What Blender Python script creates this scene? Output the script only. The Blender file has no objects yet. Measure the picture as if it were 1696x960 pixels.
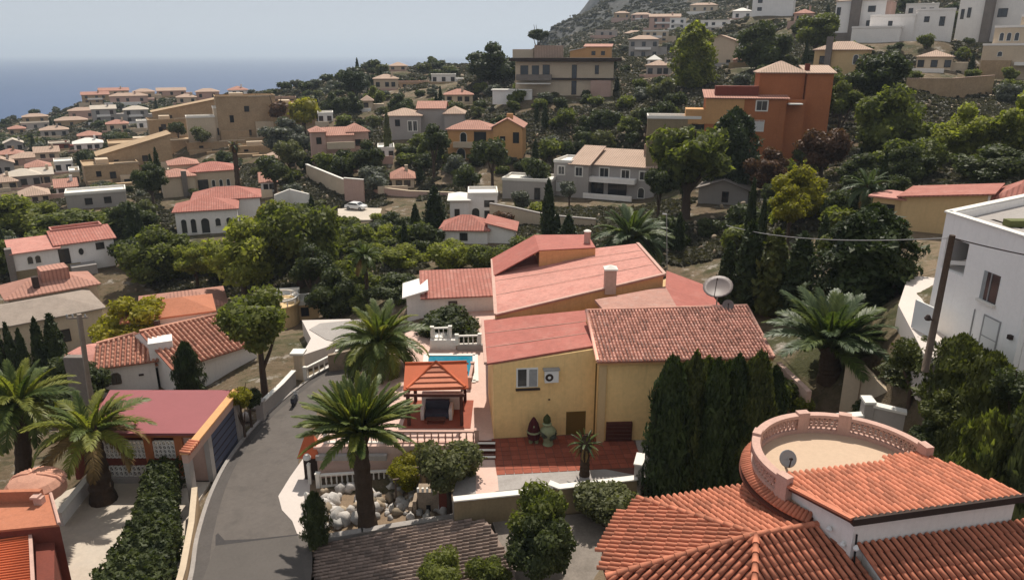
import bpy, math, random
import numpy as np
from mathutils import Vector, Matrix
R = math.radians
D = bpy.data
scene = bpy.context.scene
COL = scene.collection

# ------------------------------------------------------------------ camera
CAM_H, FPX, PITCH = 27.5, 1211.0, R(17.9)
cam = D.cameras.new('camera'); camo = D.objects.new('camera', cam); COL.objects.link(camo)
camo.location = (0, 0, CAM_H); camo.rotation_euler = (R(90) - PITCH, 0, 0)
cam.sensor_width = 36.0; cam.lens = 36.0 * FPX / 1696.0
cam.clip_start = 0.5; cam.clip_end = 80000.0
scene.camera = camo

# ------------------------------------------------------------------ sky, sun, exposure
SUN_EL, SUN_AZ = 56.0, 7.0            # azimuth measured from +Y towards +X
world = D.worlds.new('World'); scene.world = world; world.use_nodes = True
nt = world.node_tree; nt.nodes.clear()
sky = nt.nodes.new('ShaderNodeTexSky'); sky.sky_type = 'NISHITA'; sky.sun_disc = False
sky.sun_elevation = R(SUN_EL); sky.sun_rotation = R(SUN_AZ)
sky.altitude = 1500.0; sky.air_density = 0.45; sky.dust_density = 0.6; sky.ozone_density = 6.0
bg = nt.nodes.new('ShaderNodeBackground'); bg.inputs[1].default_value = 0.145
wo = nt.nodes.new('ShaderNodeOutputWorld')
tint = nt.nodes.new('ShaderNodeMix'); tint.data_type = 'RGBA'; tint.blend_type = 'MULTIPLY'; tint.inputs[0].default_value = 1.0; tint.inputs[7].default_value = (1.36, 1.0, .70, 1)
nt.links.new(sky.outputs[0], tint.inputs[6]); sky_fill = nt.nodes.new('ShaderNodeMix'); sky_fill.data_type = 'RGBA'; sky_fill.inputs[0].default_value = 0.86     # thin even veil added over the whole sky to brighten walls in shade
sky_fill.inputs[7].default_value = (2.52, 2.60, 2.70, 1)
nt.links.new(tint.outputs[2], sky_fill.inputs[6]); nt.links.new(sky_fill.outputs[2], bg.inputs[0]); nt.links.new(bg.outputs[0], wo.inputs[0])
sl = D.lights.new('sun', 'SUN'); sl.energy = 3.6; sl.angle = R(0.53); sl.color = (1.0, 0.93, 0.82)
so = D.objects.new('sun', sl); COL.objects.link(so)
sdir = Vector((math.sin(R(SUN_AZ)) * math.cos(R(SUN_EL)), math.cos(R(SUN_AZ)) * math.cos(R(SUN_EL)), math.sin(R(SUN_EL))))
so.rotation_euler = sdir.to_track_quat('Z', 'Y').to_euler(); so.location = sdir * 300
scene.view_settings.view_transform = 'Standard'; scene.view_settings.look = 'None'
scene.view_settings.exposure = 0.55; scene.view_settings.gamma = 1.0
scene.view_settings.use_curve_mapping = False
scene.render.engine = 'CYCLES'
cy = scene.cycles
HAZE = 0.00014
cy.volume_bounces = 0
cy.use_denoising = True; cy.max_bounces = 6; cy.diffuse_bounces = 3; cy.glossy_bounces = 2
cy.transmission_bounces = 3; cy.transparent_max_bounces = 4; cy.caustics_reflective = False; cy.caustics_refractive = False

# ------------------------------------------------------------------ sight lines of the survey
cp_, sp_ = math.cos(PITCH), math.sin(PITCH)
def ray(px, py):
    u = (px - 848.0) / FPX; v = (480.0 - py) / FPX
    return Vector((u, cp_ + v * sp_, -sp_ + v * cp_))
def at(px, py, z=None, t=None, y=None):
    d = ray(px, py)
    if z is not None: t = (z - CAM_H) / d.z
    elif y is not None: t = y / d.y
    return Vector((d.x * t, d.y * t, CAM_H + d.z * t))
def on_plane(px, py, p0, n):
    d = ray(px, py); o = Vector((0, 0, CAM_H))
    t = (p0 - o).dot(n) / d.dot(n)
    return o + d * t
def proj(p):
    z = p[2] - CAM_H; dep = p[1] * cp_ - z * sp_; up = p[1] * sp_ + z * cp_
    return 848 + FPX * p[0] / dep, 480 - FPX * up / dep, dep

# ------------------------------------------------------------------ materials
MATS = {}
def new_mat(name):
    m = D.materials.new(name); m.use_nodes = True; m.node_tree.nodes.clear(); MATS[name] = m
    return m, m.node_tree
def N(nt, t, **kw):
    n = nt.nodes.new(t)
    for k, v in kw.items(): setattr(n, k, v)
    return n
def mixcol(nt, fac, a, b, mode='MIX'):
    n = nt.nodes.new('ShaderNodeMix'); n.data_type = 'RGBA'; n.blend_type = mode
    for sock, val in ((n.inputs[0], fac), (n.inputs[6], a), (n.inputs[7], b)):
        if isinstance(val, (int, float)): sock.default_value = val
        elif isinstance(val, tuple): sock.default_value = val if len(val) == 4 else (*val, 1)
        else: nt.links.new(val, sock)
    return n.outputs[2]
def noise(nt, vec, scale, detail=4, rough=.6):
    n = nt.nodes.new('ShaderNodeTexNoise'); n.inputs['Scale'].default_value = scale
    n.inputs['Detail'].default_value = detail; n.inputs['Roughness'].default_value = rough
    nt.links.new(vec, n.inputs['Vector']); return n.outputs['Fac']
def maprange(nt, v, a, b, c=0., d=1.):
    n = nt.nodes.new('ShaderNodeMapRange'); n.inputs[1].default_value = a; n.inputs[2].default_value = b
    n.inputs[3].default_value = c; n.inputs[4].default_value = d
    nt.links.new(v, n.inputs[0]); return n.outputs[0]
def scl(c, k): return tuple(min(1, x * k) for x in c)
def M(name, col, rough=.85, var=.18, scale=.7, col2=None, c2amt=.5, bump=0., bscale=12., isl=0., spec=.25, streak=0., dirt=0., ribs=0.):
    m, nt = new_mat(name)
    geo = N(nt, 'ShaderNodeNewGeometry'); pos = geo.outputs['Position']
    n1 = noise(nt, pos, scale, 5, .65); n2 = noise(nt, pos, scale * 9, 3)
    f = N(nt, 'ShaderNodeMath', operation='ADD'); nt.links.new(n1, f.inputs[0]); nt.links.new(n2, f.inputs[1])
    fac = maprange(nt, f.outputs[0], .7, 1.3)
    c = mixcol(nt, fac, scl(col, 1 - var), scl(col, 1 + var))
    if col2:
        n3 = noise(nt, pos, scale * 1.7 + .13, 6, .7)
        c = mixcol(nt, maprange(nt, n3, .5, .68, 0, c2amt), c, col2)
    if streak:
        mp = N(nt, 'ShaderNodeMapping'); mp.inputs['Scale'].default_value = (3.5, 3.5, .22); nt.links.new(pos, mp.inputs[0])
        n4 = noise(nt, mp.outputs[0], 1.0, 5, .7)
        c = mixcol(nt, maprange(nt, n4, .52, .75, 0, streak), c, scl(col, .5))
    if dirt:
        c = mixcol(nt, maprange(nt, noise(nt, pos, scale * 4.3 + .4, 8, .75), .50, .72, 0, dirt), c, scl(col, .42))
        c = mixcol(nt, maprange(nt, noise(nt, pos, scale * 7.1 + .9, 8, .8), .56, .76, 0, dirt * .7), c, tuple(min(1, x * .6 + .3) for x in col))
    if ribs:
        tc = N(nt, 'ShaderNodeTexCoord'); sn = N(nt, 'ShaderNodeSeparateXYZ'); nt.links.new(tc.outputs['Normal'], sn.inputs[0]); so_ = N(nt, 'ShaderNodeSeparateXYZ'); nt.links.new(tc.outputs['Object'], so_.inputs[0])
        ax, ay = N(nt, 'ShaderNodeMath', operation='ABSOLUTE'), N(nt, 'ShaderNodeMath', operation='ABSOLUTE'); nt.links.new(sn.outputs[0], ax.inputs[0]); nt.links.new(sn.outputs[1], ay.inputs[0])
        gt = N(nt, 'ShaderNodeMath', operation='GREATER_THAN'); nt.links.new(ax.outputs[0], gt.inputs[0]); nt.links.new(ay.outputs[0], gt.inputs[1])
        mxv = N(nt, 'ShaderNodeMix'); nt.links.new(gt.outputs[0], mxv.inputs[0]); nt.links.new(so_.outputs[0], mxv.inputs[2]); nt.links.new(so_.outputs[1], mxv.inputs[3])
        sc2 = N(nt, 'ShaderNodeMath', operation='MULTIPLY'); nt.links.new(mxv.outputs[0], sc2.inputs[0]); sc2.inputs[1].default_value = 6.2832 / ribs
        sn2 = N(nt, 'ShaderNodeMath', operation='SINE'); nt.links.new(sc2.outputs[0], sn2.inputs[0])
        c = mixcol(nt, maprange(nt, sn2.outputs[0], -.9, .1, .55, 0), c, scl(col, .4))
    if isl:
        oi = N(nt, 'ShaderNodeObjectInfo')
        a = N(nt, 'ShaderNodeMath', operation='ADD'); nt.links.new(geo.outputs['Random Per Island'], a.inputs[0]); nt.links.new(oi.outputs['Random'], a.inputs[1])
        fr = N(nt, 'ShaderNodeMath', operation='FRACT'); nt.links.new(a.outputs[0], fr.inputs[0])
        rp = N(nt, 'ShaderNodeValToRGB'); nt.links.new(fr.outputs[0], rp.inputs[0])
        e = rp.color_ramp.elements; e[0].color = (1 - isl, 1 - isl, 1 - isl, 1); e[1].color = (1 + isl * .6, 1 + isl * .5, 1 + isl * .45, 1)
        e2 = e.new(.5); e2.color = (1, .96, .93, 1)
        c = mixcol(nt, 1.0, c, rp.outputs[0], 'MULTIPLY')
    b = N(nt, 'ShaderNodeBsdfPrincipled'); nt.links.new(c, b.inputs['Base Color'])
    b.inputs['Roughness'].default_value = rough; b.inputs['Specular IOR Level'].default_value = spec
    if bump:
        bn = N(nt, 'ShaderNodeBump'); bn.inputs['Strength'].default_value = bump; bn.inputs['Distance'].default_value = .05
        nt.links.new(noise(nt, pos, bscale, 4), bn.inputs['Height']); nt.links.new(bn.outputs[0], b.inputs['Normal'])
    o = N(nt, 'ShaderNodeOutputMaterial'); nt.links.new(b.outputs[0], o.inputs[0])
    return m
def FOL(name, dark, light, tr=.3, rough=.55):
    m, nt = new_mat(name)
    geo = N(nt, 'ShaderNodeNewGeometry'); oi = N(nt, 'ShaderNodeObjectInfo')
    n1 = noise(nt, geo.outputs['Position'], .55, 3)
    a = N(nt, 'ShaderNodeMath', operation='MULTIPLY_ADD'); nt.links.new(geo.outputs['Random Per Island'], a.inputs[0]); a.inputs[1].default_value = .55
    nt.links.new(maprange(nt, n1, .3, .7, -.1, .45), a.inputs[2])
    a2 = N(nt, 'ShaderNodeMath', operation='MULTIPLY_ADD'); nt.links.new(oi.outputs['Random'], a2.inputs[0]); a2.inputs[1].default_value = .25
    nt.links.new(a.outputs[0], a2.inputs[2])
    c = mixcol(nt, a2.outputs[0], dark, light)
    b = N(nt, 'ShaderNodeBsdfPrincipled'); nt.links.new(c, b.inputs['Base Color']); b.inputs['Roughness'].default_value = rough
    b.inputs['Specular IOR Level'].default_value = .2
    t = N(nt, 'ShaderNodeBsdfTranslucent'); nt.links.new(mixcol(nt, 1., c, (1.5, 1.6, .7, 1), 'MULTIPLY'), t.inputs[0])
    mx = N(nt, 'ShaderNodeMixShader'); mx.inputs[0].default_value = tr
    nt.links.new(b.outputs[0], mx.inputs[1]); nt.links.new(t.outputs[0], mx.inputs[2])
    o = N(nt, 'ShaderNodeOutputMaterial'); nt.links.new(mx.outputs[0], o.inputs[0])
    return m

M('white_wall', (.81, .765, .725), var=.06, scale=.5, streak=.2, bump=.1)
M('bright_white', (.90, .865, .83), var=.04, scale=.5, streak=.16, bump=.1)
M('weathered_roof', (.29, .235, .195), var=.15, scale=.5, col2=(.22, .17, .14), c2amt=.5, dirt=.3, bump=.2)
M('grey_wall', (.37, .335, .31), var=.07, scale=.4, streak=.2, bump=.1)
M('cream_wall', (.56, .45, .33), var=.08, scale=.4, streak=.2, bump=.1)
M('yellow_wall', (.86, .585, .265), var=.08, scale=.35, streak=.28, bump=.2, dirt=.14)
M('fascia', (.62, .33, .15), var=.1, scale=.5, streak=.3)
M('peach_wall', (.60, .42, .22), var=.07, scale=.4, streak=.15)
M('tan_wall', (.40, .28, .17), var=.18, scale=.25, streak=.3, bump=.3, bscale=3, col2=(.33, .22, .13), c2amt=.5)
M('orange_wall', (.40, .14, .055), var=.1, scale=.4, streak=.25)
M('pale_orange_wall', (.55, .30, .13), var=.08, scale=.4, streak=.2)
M('pink_wall', (.50, .33, .27), var=.08, scale=.4, streak=.2)
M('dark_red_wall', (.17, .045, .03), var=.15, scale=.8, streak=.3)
M('ochre_wall', (.26, .20, .12), var=.12, scale=.6, streak=.3, bump=.2)
M('coping', (.74, .70, .64), var=.05, scale=1.5, streak=.1)
M('pink_coping', (.52, .33, .27), var=.12, scale=1.5, streak=.3)
M('pink_roof', (.36, .112, .086), rough=.75, var=.14, scale=.3, col2=(.42, .17, .135), c2amt=.6, bump=.25, bscale=5, dirt=.35)
M('faded_roof', (.51, .235, .19), rough=.8, var=.15, scale=.35, col2=(.42, .15, .115), c2amt=.55, bump=.3, bscale=5, dirt=.5)
M('pink_tiles', (.40, .15, .115), var=.14, scale=.4, col2=(.54, .28, .23), c2amt=.6, bump=.3, bscale=5, dirt=.4, ribs=.42)
M('mauve_roof', (.27, .085, .09), rough=.7, var=.05, scale=.3)
M('tile_base', (.10, .032, .02), var=.2, scale=1.5)  # pan colour darkened to paint in the shade between tile rows
M('tile_base_light', (.36, .14, .095), var=.2, scale=1.5)
M('court', (.20, .17, .145), var=.2, scale=.8, col2=(.13, .11, .09), c2amt=.6, bump=.2)
M('tile', (.47, .175, .105), var=.14, scale=1.2, isl=.28, rough=.8)
M('tile_old', (.70, .37, .29), var=.2, scale=.8, isl=.45, rough=.85, col2=(.78, .55, .47), c2amt=.5)
M('tile_light', (.60, .31, .22), var=.15, scale=.9, isl=.3, rough=.8)
M('tile_grey', (.25, .19, .16), var=.2, scale=.9, isl=.35, rough=.9)
M('far_roof', (.44, .22, .165), var=.16, scale=.5, col2=(.52, .30, .24), c2amt=.5, bump=.3, bscale=6, dirt=.4, ribs=.45)
M('far_roof_pale', (.47, .33, .25), var=.14, scale=.5, bump=.3, bscale=6, dirt=.4, ribs=.45)
M('far_roof_orange', (.42, .16, .09), var=.12, scale=.5, bump=.3, bscale=6, dirt=.3)
M('dark_trim', (.045, .03, .025), var=.2, scale=2)
M('dark_void', (.012, .010, .010), var=.2, scale=2, rough=.9)
M('brown_door', (.15, .085, .02), var=.1, scale=2)
M('shutter', (.10, .03, .02), var=.2, scale=4)
M('gazebo_red', (.50, .115, .045), var=.1, scale=1.2, rough=.7)
M('gazebo_wood', (.07, .025, .018), var=.2, scale=3)
M('brick_terrace', (.27, .075, .045), var=.15, scale=1.4, isl=.2)
M('brick_gap', (.13, .06, .045), var=.15, scale=2)
M('concrete', (.33, .30, .28), var=.13, scale=.5, col2=(.24, .21, .19), c2amt=.5, bump=.15)
M('pale_concrete', (.50, .43, .355), var=.1, scale=.4, col2=(.45, .40, .35), c2amt=.5)
M('terrace_beige', (.52, .38, .27), var=.06, scale=.5)
M('pink_paving', (.62, .43, .36), var=.08, scale=.6, col2=(.52, .36, .30), c2amt=.5)
M('asphalt', (.118, .102, .092), var=.1, scale=.35, col2=(.085, .075, .068), c2amt=.7, bump=.25, bscale=30)
M('asphalt_new', (.10, .088, .080), var=.08, scale=.5, bump=.25, bscale=30)
M('tar', (.05, .045, .045), var=.2, scale=3)
M('gutter', (.085, .075, .07), var=.15, scale=.8)
M('white_patch', (.58, .51, .465), var=.04, scale=.6)
M('rock', (.46, .44, .42), var=.25, scale=2.5, isl=.35, bump=.4, bscale=8)
M('rock_tan', (.36, .29, .21), var=.25, scale=2, isl=.3, bump=.4, bscale=8)
M('stone_wall', (.30, .23, .17), var=.3, scale=1.8, col2=(.20, .15, .11), c2amt=.6, bump=.6, bscale=6)
M('soil', (.20, .14, .09), var=.25, scale=1.5, bump=.3)
M('bark', (.075, .05, .035), var=.35, scale=5, bump=.6, bscale=14)
M('palm_bark', (.06, .038, .024), var=.4, scale=6, bump=.8, bscale=16)
M('wood_pole', (.11, .08, .06), var=.25, scale=2)
M('pole_concrete', (.26, .21, .17), var=.15, scale=1)
M('metal_grey', (.30, .30, .30), var=.08, scale=2, rough=.5, spec=.5)
M('dish_white', (.19, .155, .145), var=.06, scale=1, rough=.5)
M('plastic_white', (.72, .72, .70), var=.03, scale=2, rough=.45)
M('car_white', (.78, .78, .78), var=.02, scale=1, rough=.25, spec=.5)
M('rubber', (.02, .02, .02), var=.1, scale=3)
M('blue_door', (.09, .10, .15), var=.15, scale=1.5)
M('tower_grey', (.20, .17, .15), var=.15, scale=.6, streak=.3)
M('glass_dark', (.025, .028, .033), rough=.12, var=.1, scale=1, spec=.6)
M('curtain', (.30, .31, .31), rough=.6, var=.2, scale=5)
M('pool_tile', (.02, .20, .28), var=.08, scale=1, rough=.3)
M('fabric_dark', (.05, .05, .07), var=.2, scale=3)
M('fabric_white', (.62, .57, .53), var=.06, scale=2)
M('wood_table', (.10, .04, .025), var=.25, scale=3)
M('ornament_red', (.06, .010, .012), var=.2, scale=4)
M('ornament_cream', (.26, .28, .16), var=.15, scale=4)
M('lawn', (.09, .10, .03), var=.4, scale=1.2, bump=.4)
M('green_cloth', (.13, .14, .05), var=.2, scale=1)
FOL('leaf_mid', (.022, .036, .010), (.185, .20, .050), .45)
FOL('leaf_dark', (.012, .022, .010), (.090, .105, .036), .32)
FOL('leaf_light', (.05, .07, .012), (.32, .325, .070), .5)
FOL('leaf_yellow', (.085, .090, .008), (.34, .30, .035), .48)
FOL('leaf_olive', (.045, .05, .020), (.16, .165, .07), .3)
FOL('leaf_grey', (.055, .060, .045), (.14, .15, .115), .20)
FOL('leaf_rust', (.050, .024, .014), (.13, .065, .035), .25)
FOL('leaf_cypress', (.009, .019, .007), (.050, .068, .018), .2)
FOL('leaf_cypress_warm', (.018, .026, .008), (.11, .12, .03), .25)
FOL('frond_green', (.025, .050, .012), (.15, .18, .05), .32, .45)
FOL('frond_blue', (.030, .052, .022), (.115, .150, .070), .25, .45)
FOL('frond_yellow', (.060, .085, .012), (.28, .28, .06), .40, .45)
FOL('frond_dry', (.12, .075, .03), (.30, .20, .085), .30, .7)
FOL('scrub_leaf', (.028, .027, .018), (.115, .105, .066), .15)

# water
m, nt = new_mat('sea_water')
g = N(nt, 'ShaderNodeNewGeometry'); b = N(nt, 'ShaderNodeBsdfPrincipled')
mp = N(nt, 'ShaderNodeMapping'); mp.inputs['Scale'].default_value = (.004, .0015, 1); nt.links.new(g.outputs['Position'], mp.inputs[0])
c = mixcol(nt, noise(nt, mp.outputs[0], 1., 5), (.028, .062, .145, 1), (.042, .084, .185, 1)); nt.links.new(c, b.inputs['Base Color'])
b.inputs['Roughness'].default_value = .62; b.inputs['Specular IOR Level'].default_value = .22
o = N(nt, 'ShaderNodeOutputMaterial'); nt.links.new(b.outputs[0], o.inputs[0])
m, nt = new_mat('pool_water')
g = N(nt, 'ShaderNodeNewGeometry'); b = N(nt, 'ShaderNodeBsdfPrincipled')
c = mixcol(nt, noise(nt, g.outputs['Position'], 1.2, 3), (.004, .15, .24, 1), (.012, .23, .33, 1)); nt.links.new(c, b.inputs['Base Color'])
b.inputs['Roughness'].default_value = .12; b.inputs['Specular IOR Level'].default_value = .4
bn = N(nt, 'ShaderNodeBump'); bn.inputs['Strength'].default_value = .25; bn.inputs['Distance'].default_value = .05
nt.links.new(noise(nt, g.outputs['Position'], 4., 3), bn.inputs['Height']); nt.links.new(bn.outputs[0], b.inputs['Normal'])
o = N(nt, 'ShaderNodeOutputMaterial'); nt.links.new(b.outputs[0], o.inputs[0])
# hillside ground
m, nt = new_mat('hillside')
g = N(nt, 'ShaderNodeNewGeometry'); pos = g.outputs['Position']
c = mixcol(nt, maprange(nt, noise(nt, pos, .045, 6, .7), .4, .62), (.11, .080, .050, 1), (.235, .175, .12, 1))
c = mixcol(nt, maprange(nt, noise(nt, pos, .09, 7, .7), .47, .6), c, (.060, .060, .028, 1))
c = mixcol(nt, maprange(nt, noise(nt, pos, .33, 6, .75), .56, .68), c, (.36, .32, .28, 1))
c = mixcol(nt, maprange(nt, noise(nt, pos, .8, 5, .75), .5, .66, 0, .7), c, (.045, .045, .022, 1))
sx = N(nt, 'ShaderNodeSeparateXYZ'); nt.links.new(pos, sx.inputs[0])
rockc = mixcol(nt, maprange(nt, noise(nt, pos, .05, 8, .75), .42, .62), (.06, .062, .06, 1), (.125, .12, .115, 1))
rockc = mixcol(nt, maprange(nt, noise(nt, pos, .03, 8, .75), .5, .62, 0, .85), rockc, (.045, .05, .035, 1))
c = mixcol(nt, maprange(nt, sx.outputs[1], 470, 560), c, rockc)
b = N(nt, 'ShaderNodeBsdfPrincipled'); nt.links.new(c, b.inputs['Base Color']); b.inputs['Roughness'].default_value = .95; b.inputs['Specular IOR Level'].default_value = .1
bn = N(nt, 'ShaderNodeBump'); bn.inputs['Strength'].default_value = .7; bn.inputs['Distance'].default_value = .6
nt.links.new(noise(nt, pos, .5, 6, .7), bn.inputs['Height']); nt.links.new(bn.outputs[0], b.inputs['Normal'])
o = N(nt, 'ShaderNodeOutputMaterial'); nt.links.new(b.outputs[0], o.inputs[0])

# ------------------------------------------------------------------ mesh helpers
ORG = {}
def tag(o, label=None, cat=None, group=None, kind=None):
    if label: o['label'] = label
    if cat: o['category'] = cat
    if group: o['group'] = group
    if kind: o['kind'] = kind
    return o
def thing(name, label, cat, loc=(0, 0, 0), rz=0., group=None):
    o = D.objects.new(name, None); COL.objects.link(o); o.empty_display_size = .5
    o.location = loc; o.rotation_euler = (0, 0, rz)
    ORG[o] = Vector(loc) if rz == 0 else None
    return tag(o, label, cat, group)
def mk(name, me, parent=None, loc=None, rot=None, scale=None):
    o = D.objects.new(name, me); COL.objects.link(o)
    if parent is not None:
        o.parent = parent; ORG[o] = ORG.get(parent)
    if loc is not None: o.location = loc
    if rot is not None: o.rotation_euler = rot
    if scale is not None: o.scale = scale
    return o
def np_mesh(name, V, Fq, mat, smooth=False, tris=None):
    me = D.meshes.new(name); V = np.asarray(V, np.float32); Fq = np.asarray(Fq, np.int32).reshape(-1, 4)
    nq = len(Fq); ntr = 0 if tris is None else len(tris)
    me.vertices.add(len(V)); me.vertices.foreach_set('co', V.ravel())
    idx = Fq.ravel()
    if ntr: idx = np.concatenate([idx, np.asarray(tris, np.int32).ravel()])
    me.loops.add(len(idx)); me.loops.foreach_set('vertex_index', idx)
    st = np.arange(nq) * 4
    if ntr: st = np.concatenate([st, nq * 4 + np.arange(ntr) * 3])
    me.polygons.add(nq + ntr); me.polygons.foreach_set('loop_start', st.astype(np.int32))
    if smooth: me.polygons.foreach_set('use_smooth', np.ones(nq + ntr, bool))
    if mat: me.materials.append(MATS[mat])
    me.update(calc_edges=True); return me
class MB:
    def __init__(s): s.v = []; s.f = []; s.m = []; s.cm = 0
    def add(s, vs, fs):
        n = len(s.v); s.v += [tuple(p) for p in vs]
        for f in fs: s.f.append([n + i for i in f]); s.m.append(s.cm)
        return s
    def box(s, x0, x1, y0, y1, z0, z1):
        return s.add([(x0, y0, z0), (x1, y0, z0), (x1, y1, z0), (x0, y1, z0), (x0, y0, z1), (x1, y0, z1), (x1, y1, z1), (x0, y1, z1)],
                     [(3, 2, 1, 0), (4, 5, 6, 7), (0, 1, 5, 4), (1, 2, 6, 5), (2, 3, 7, 6), (3, 0, 4, 7)])
    def prism(s, poly, z0, z1):
        n = len(poly); z0 = z0 if isinstance(z0, (list, tuple)) else [z0] * n; z1 = z1 if isinstance(z1, (list, tuple)) else [z1] * n
        a = sum(poly[i][0] * poly[(i + 1) % n][1] - poly[(i + 1) % n][0] * poly[i][1] for i in range(n))
        if a < 0: poly = poly[::-1]; z0 = z0[::-1]; z1 = z1[::-1]
        vs = [(p[0], p[1], z) for p, z in zip(poly, z0)] + [(p[0], p[1], z) for p, z in zip(poly, z1)]
        return s.add(vs, [tuple(range(n))[::-1], tuple(range(n, 2 * n))] + [(i, (i + 1) % n, n + (i + 1) % n, n + i) for i in range(n)])
    def slab(s, pts, th):                      # a sheet of given corner points, thickness downwards
        return s.prism([(p[0], p[1]) for p in pts], [p[2] - th for p in pts], [p[2] for p in pts])
    def obox(s, c, ax, ay, az):                # oriented box: centre, half vectors
        c = Vector(c); vs = []
        for k in (-1, 1):
            for a, b in ((-1, -1), (1, -1), (1, 1), (-1, 1)): vs.append(c + ax * a + ay * b + az * k)
        return s.add(vs, [(3, 2, 1, 0), (4, 5, 6, 7), (0, 1, 5, 4), (1, 2, 6, 5), (2, 3, 7, 6), (3, 0, 4, 7)])
    def bar(s, p0, p1, w, h):                  # box along p0-p1, w across, h up (centred)
        p0, p1 = Vector(p0), Vector(p1); d = p1 - p0; L = d.length; d.normalize()
        side = d.cross(Vector((0, 0, 1)))
        side = side.normalized() if side.length > 1e-4 else Vector((1, 0, 0)); up = side.cross(d)
        return s.obox((p0 + p1) / 2, d * L / 2, side * w / 2, up * h / 2)
    def tube(s, pts, rs, n=8, cap=True):
        pts = [Vector(p) for p in pts]
        if not isinstance(rs, (list, tuple)): rs = [rs] * len(pts)
        base = len(s.v); ref = Vector((0, 0, 1))
        for i, p in enumerate(pts):
            d = (pts[min(i + 1, len(pts) - 1)] - pts[max(i - 1, 0)]).normalized()
            r = ref if abs(d.z) < .9 else Vector((1, 0, 0))
            a = d.cross(r).normalized(); b = d.cross(a)
            for k in range(n):
                th = 2 * math.pi * k / n; s.v.append(tuple(p + (a * math.cos(th) + b * math.sin(th)) * rs[i]))
        for i in range(len(pts) - 1):
            for k in range(n):
                k2 = (k + 1) % n; s.f.append([base + i * n + k, base + i * n + k2, base + (i + 1) * n + k2, base + (i + 1) * n + k]); s.m.append(s.cm)
        if cap:
            s.f.append([base + k for k in range(n)]); s.m.append(s.cm)
            s.f.append([base + (len(pts) - 1) * n + k for k in range(n)][::-1]); s.m.append(s.cm)
        return s
    def lathe(s, prof, c=(0, 0, 0), n=10):     # prof: list of (r, z)
        return s.tube([(c[0], c[1], c[2] + z) for r, z in prof], [max(r, .001) for r, z in prof], n)
    def build(s, name, mat, parent=None, smooth=False, mats=None, world=True):
        off = ORG.get(parent) if (parent is not None and world) else None
        vs = s.v if off is None else [(a - off.x, b - off.y, c - off.z) for a, b, c in s.v]
        me = D.meshes.new(name); me.from_pydata(vs, [], s.f)
        for k in ([mat] if mats is None else mats): me.materials.append(MATS[k])
        if mats is not None: me.polygons.foreach_set('material_index', s.m)
        if smooth: me.polygons.foreach_set('use_smooth', [True] * len(s.f))
        me.update(); return mk(name, me, parent)
def copy_child(src, parent, **kw):
    o = src.copy(); COL.objects.link(o); o.parent = parent
    for k, v in kw.items(): setattr(o, k, v)
    return o
rng = np.random.default_rng(7); rnd = random.Random(11)
# ------------------------------------------------------------------ survey of the buildings (front-centre base pixel, depth)
HS = []
def H(name, label, px, py, t, blocks, wall, wins=(), yaw=0., extras=(), cat='house', group=None, pad=True):
    p = at(px, py, t=t)
    rz = -math.atan2(p.x, p.y) + R(yaw)
    HS.append(dict(name=name, label=label, p=p, rz=rz, blocks=blocks, wall=wall, wins=wins, extras=extras, cat=cat, group=group, t=t, px=px, py=py, pad=pad))
def Hs(label, px, py, t, wpx, hpx, roof='hip', wall='cream_wall', rm='far_roof', yaw=0., dm=8., nw=3, name='hillside_house', cat='house', group=None, rise=1.6, extras=()):
    k = t / FPX; w = wpx * k; h = hpx * k * 1.03
    wins = []
    st = 2 if h > 5 else 1
    fh = h / st
    for s in range(st):
        for i in range(nw):
            wins.append((-w / 2 + w * (i + .5 + .12 * ((i * 7 + s * 3 + int(px)) % 3 - 1)) / nw, 0, fh * s + fh * .52, min(1.3, w / nw * .5), min(1.6, fh * .5), 'd'))
    sd = int(px * 7 + py * 3); ex = list(extras)
    if cat == 'house':
        ex.append(('terrace_wall', ['cream_wall', 'white_wall', 'pink_wall', 'tan_wall'][sd % 4], -w / 2 - 1 - sd % 3, w / 2 * (.4 + .2 * (sd % 4)), -3.2, -2.9, -2.5, .7 + .2 * (sd % 3)))
        if sd % 3: ex.append(('chimney', wall, w * (.1 + .06 * (sd % 4)), w * (.1 + .06 * (sd % 4)) + .7, dm * .3, dm * .3 + .7, h, h + (0 if roof == 'flat' else rise) + .9))
        if st == 2: ex.append(('balcony', 'white_wall', -w * .3, w * .25, -1.2, -.06, fh - .2, fh + .75))
        if sd % 2: ex.append(('side_wing', wall, w / 2 + .02, w / 2 + 3.5, 1, dm * .7, -3, h * .62))
    H(name, label, px, py, t, [(-w / 2, w / 2, 0, dm, h, roof, rm, rise)], wall, wins, yaw, ex, cat, group)

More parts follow.
